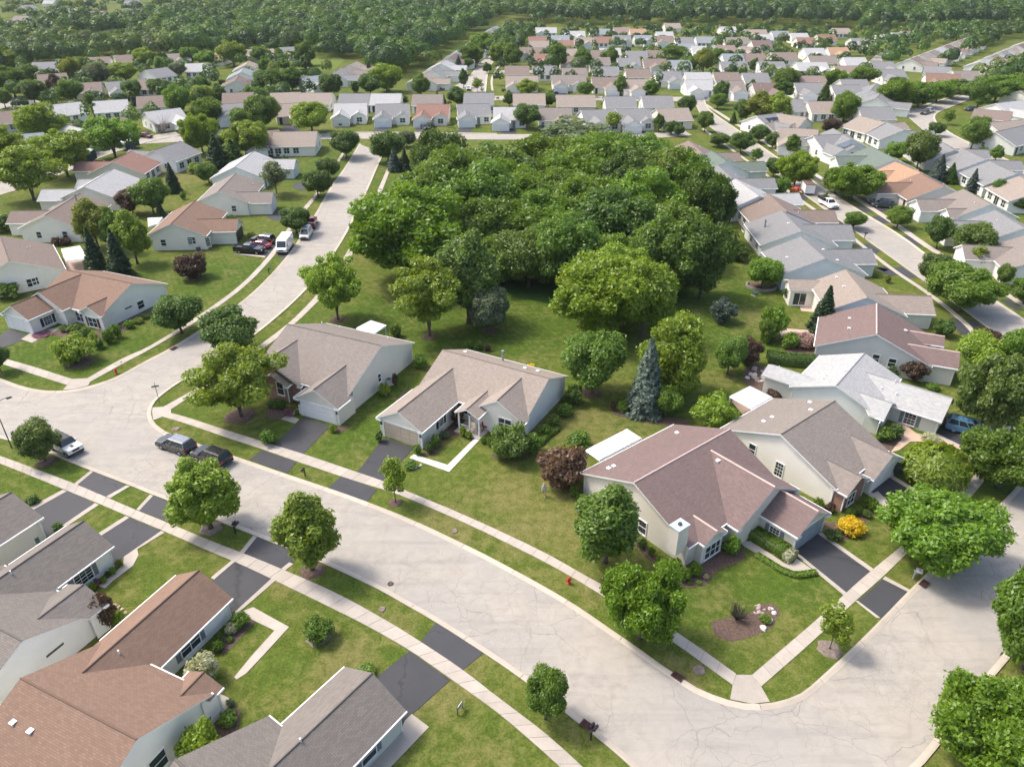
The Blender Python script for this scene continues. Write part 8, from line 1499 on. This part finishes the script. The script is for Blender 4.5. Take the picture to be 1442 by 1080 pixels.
hed = fill([(575, 128), (640, 122), (700, 125), (960, 150), (980, 180), (960, 186), (700, 184), (470, 184), (470, 150), (520, 135)], 9, 13, (.6, 1.3), (1, 2.2), .5, avoid=lambda p: near_house(p, 8.5)); mass('garden_shrubs', hed, 13, weights=[.15, .3, .25, .1, .1, .05, .05])
under = fill([(555, 372), (600, 300), (630, 240), (700, 215), (960, 225), (1000, 330), (990, 400), (940, 425), (870, 440), (810, 420), (760, 395), (700, 395), (640, 398), (585, 400)], 3.2, 15, (1.2, 2.4), (1.6, 3.4), .8); mass('undergrowth', under, 15, ['leaves_dark', 'leaves_oak', 'leaves_mid'], [.5, .3, .2])

# ---------------------------------------------------------------- labels of the trees: look + place, and which one where several agree
seen = {}
for t in TREES:
    e, desc, where, px, py, cat = t; seen.setdefault(desc + ' ' + (where or ''), []).append(t)
ORD = ['leftmost', 'second from the left', 'third from the left', 'fourth from the left', 'fifth from the left', 'sixth from the left', 'seventh from the left', 'eighth from the left', 'ninth from the left', 'tenth from the left']
for k, ts in seen.items():
    ts.sort(key=lambda t: t[3])
    if len(ts) == 1: ts[0][0]['label'] = k.strip()
    else:
        for i, t in enumerate(ts):
            t[0]['label'] = k.strip()
            if t[5] == 'tree' and len(ts) > 3:
                rank = lambda q: 'front' if q[4] > 385 else 'middle' if q[4] > 318 else 'back'
                same = [q for q in ts if rank(q) == rank(t)]
                n_ = same.index(t); right = len(same) - 1 - n_
                t[0]['label'] = 'broad crowned oak, %s in the %s rank of the central grove' % (ORD[n_] if n_ <= right else ('rightmost' if right == 0 else ORD[right].replace('left', 'right')), rank(t))
            if 'group' not in t[0].keys(): t[0]['group'] = k.strip()
for e_ in [t[0] for t in TREES]:
    w = e_['label'].split()
    if len(w) > 16: e_['label'] = ' '.join(w[:16])

# ---------------------------------------------------------------- the hazy summer air
hz = MB(); hz.box(-2450, 2450, -200, 2650, -1.0, 52.0)
hm = bpy.data.materials.new('summer_haze'); hm.use_nodes = True; hm.node_tree.nodes.clear(); ho = hm.node_tree.nodes.new('ShaderNodeOutputMaterial'); hv = hm.node_tree.nodes.new('ShaderNodeVolumePrincipled')
hv.inputs['Color'].default_value = (.88, .94, 1, 1); hv.inputs['Density'].default_value = .00007; hv.inputs['Anisotropy'].default_value = .2; hm.node_tree.links.new(hv.outputs[0], ho.inputs['Volume'])
tag(ob('haze', hz.mesh('haze', [hm])), kind='stuff')
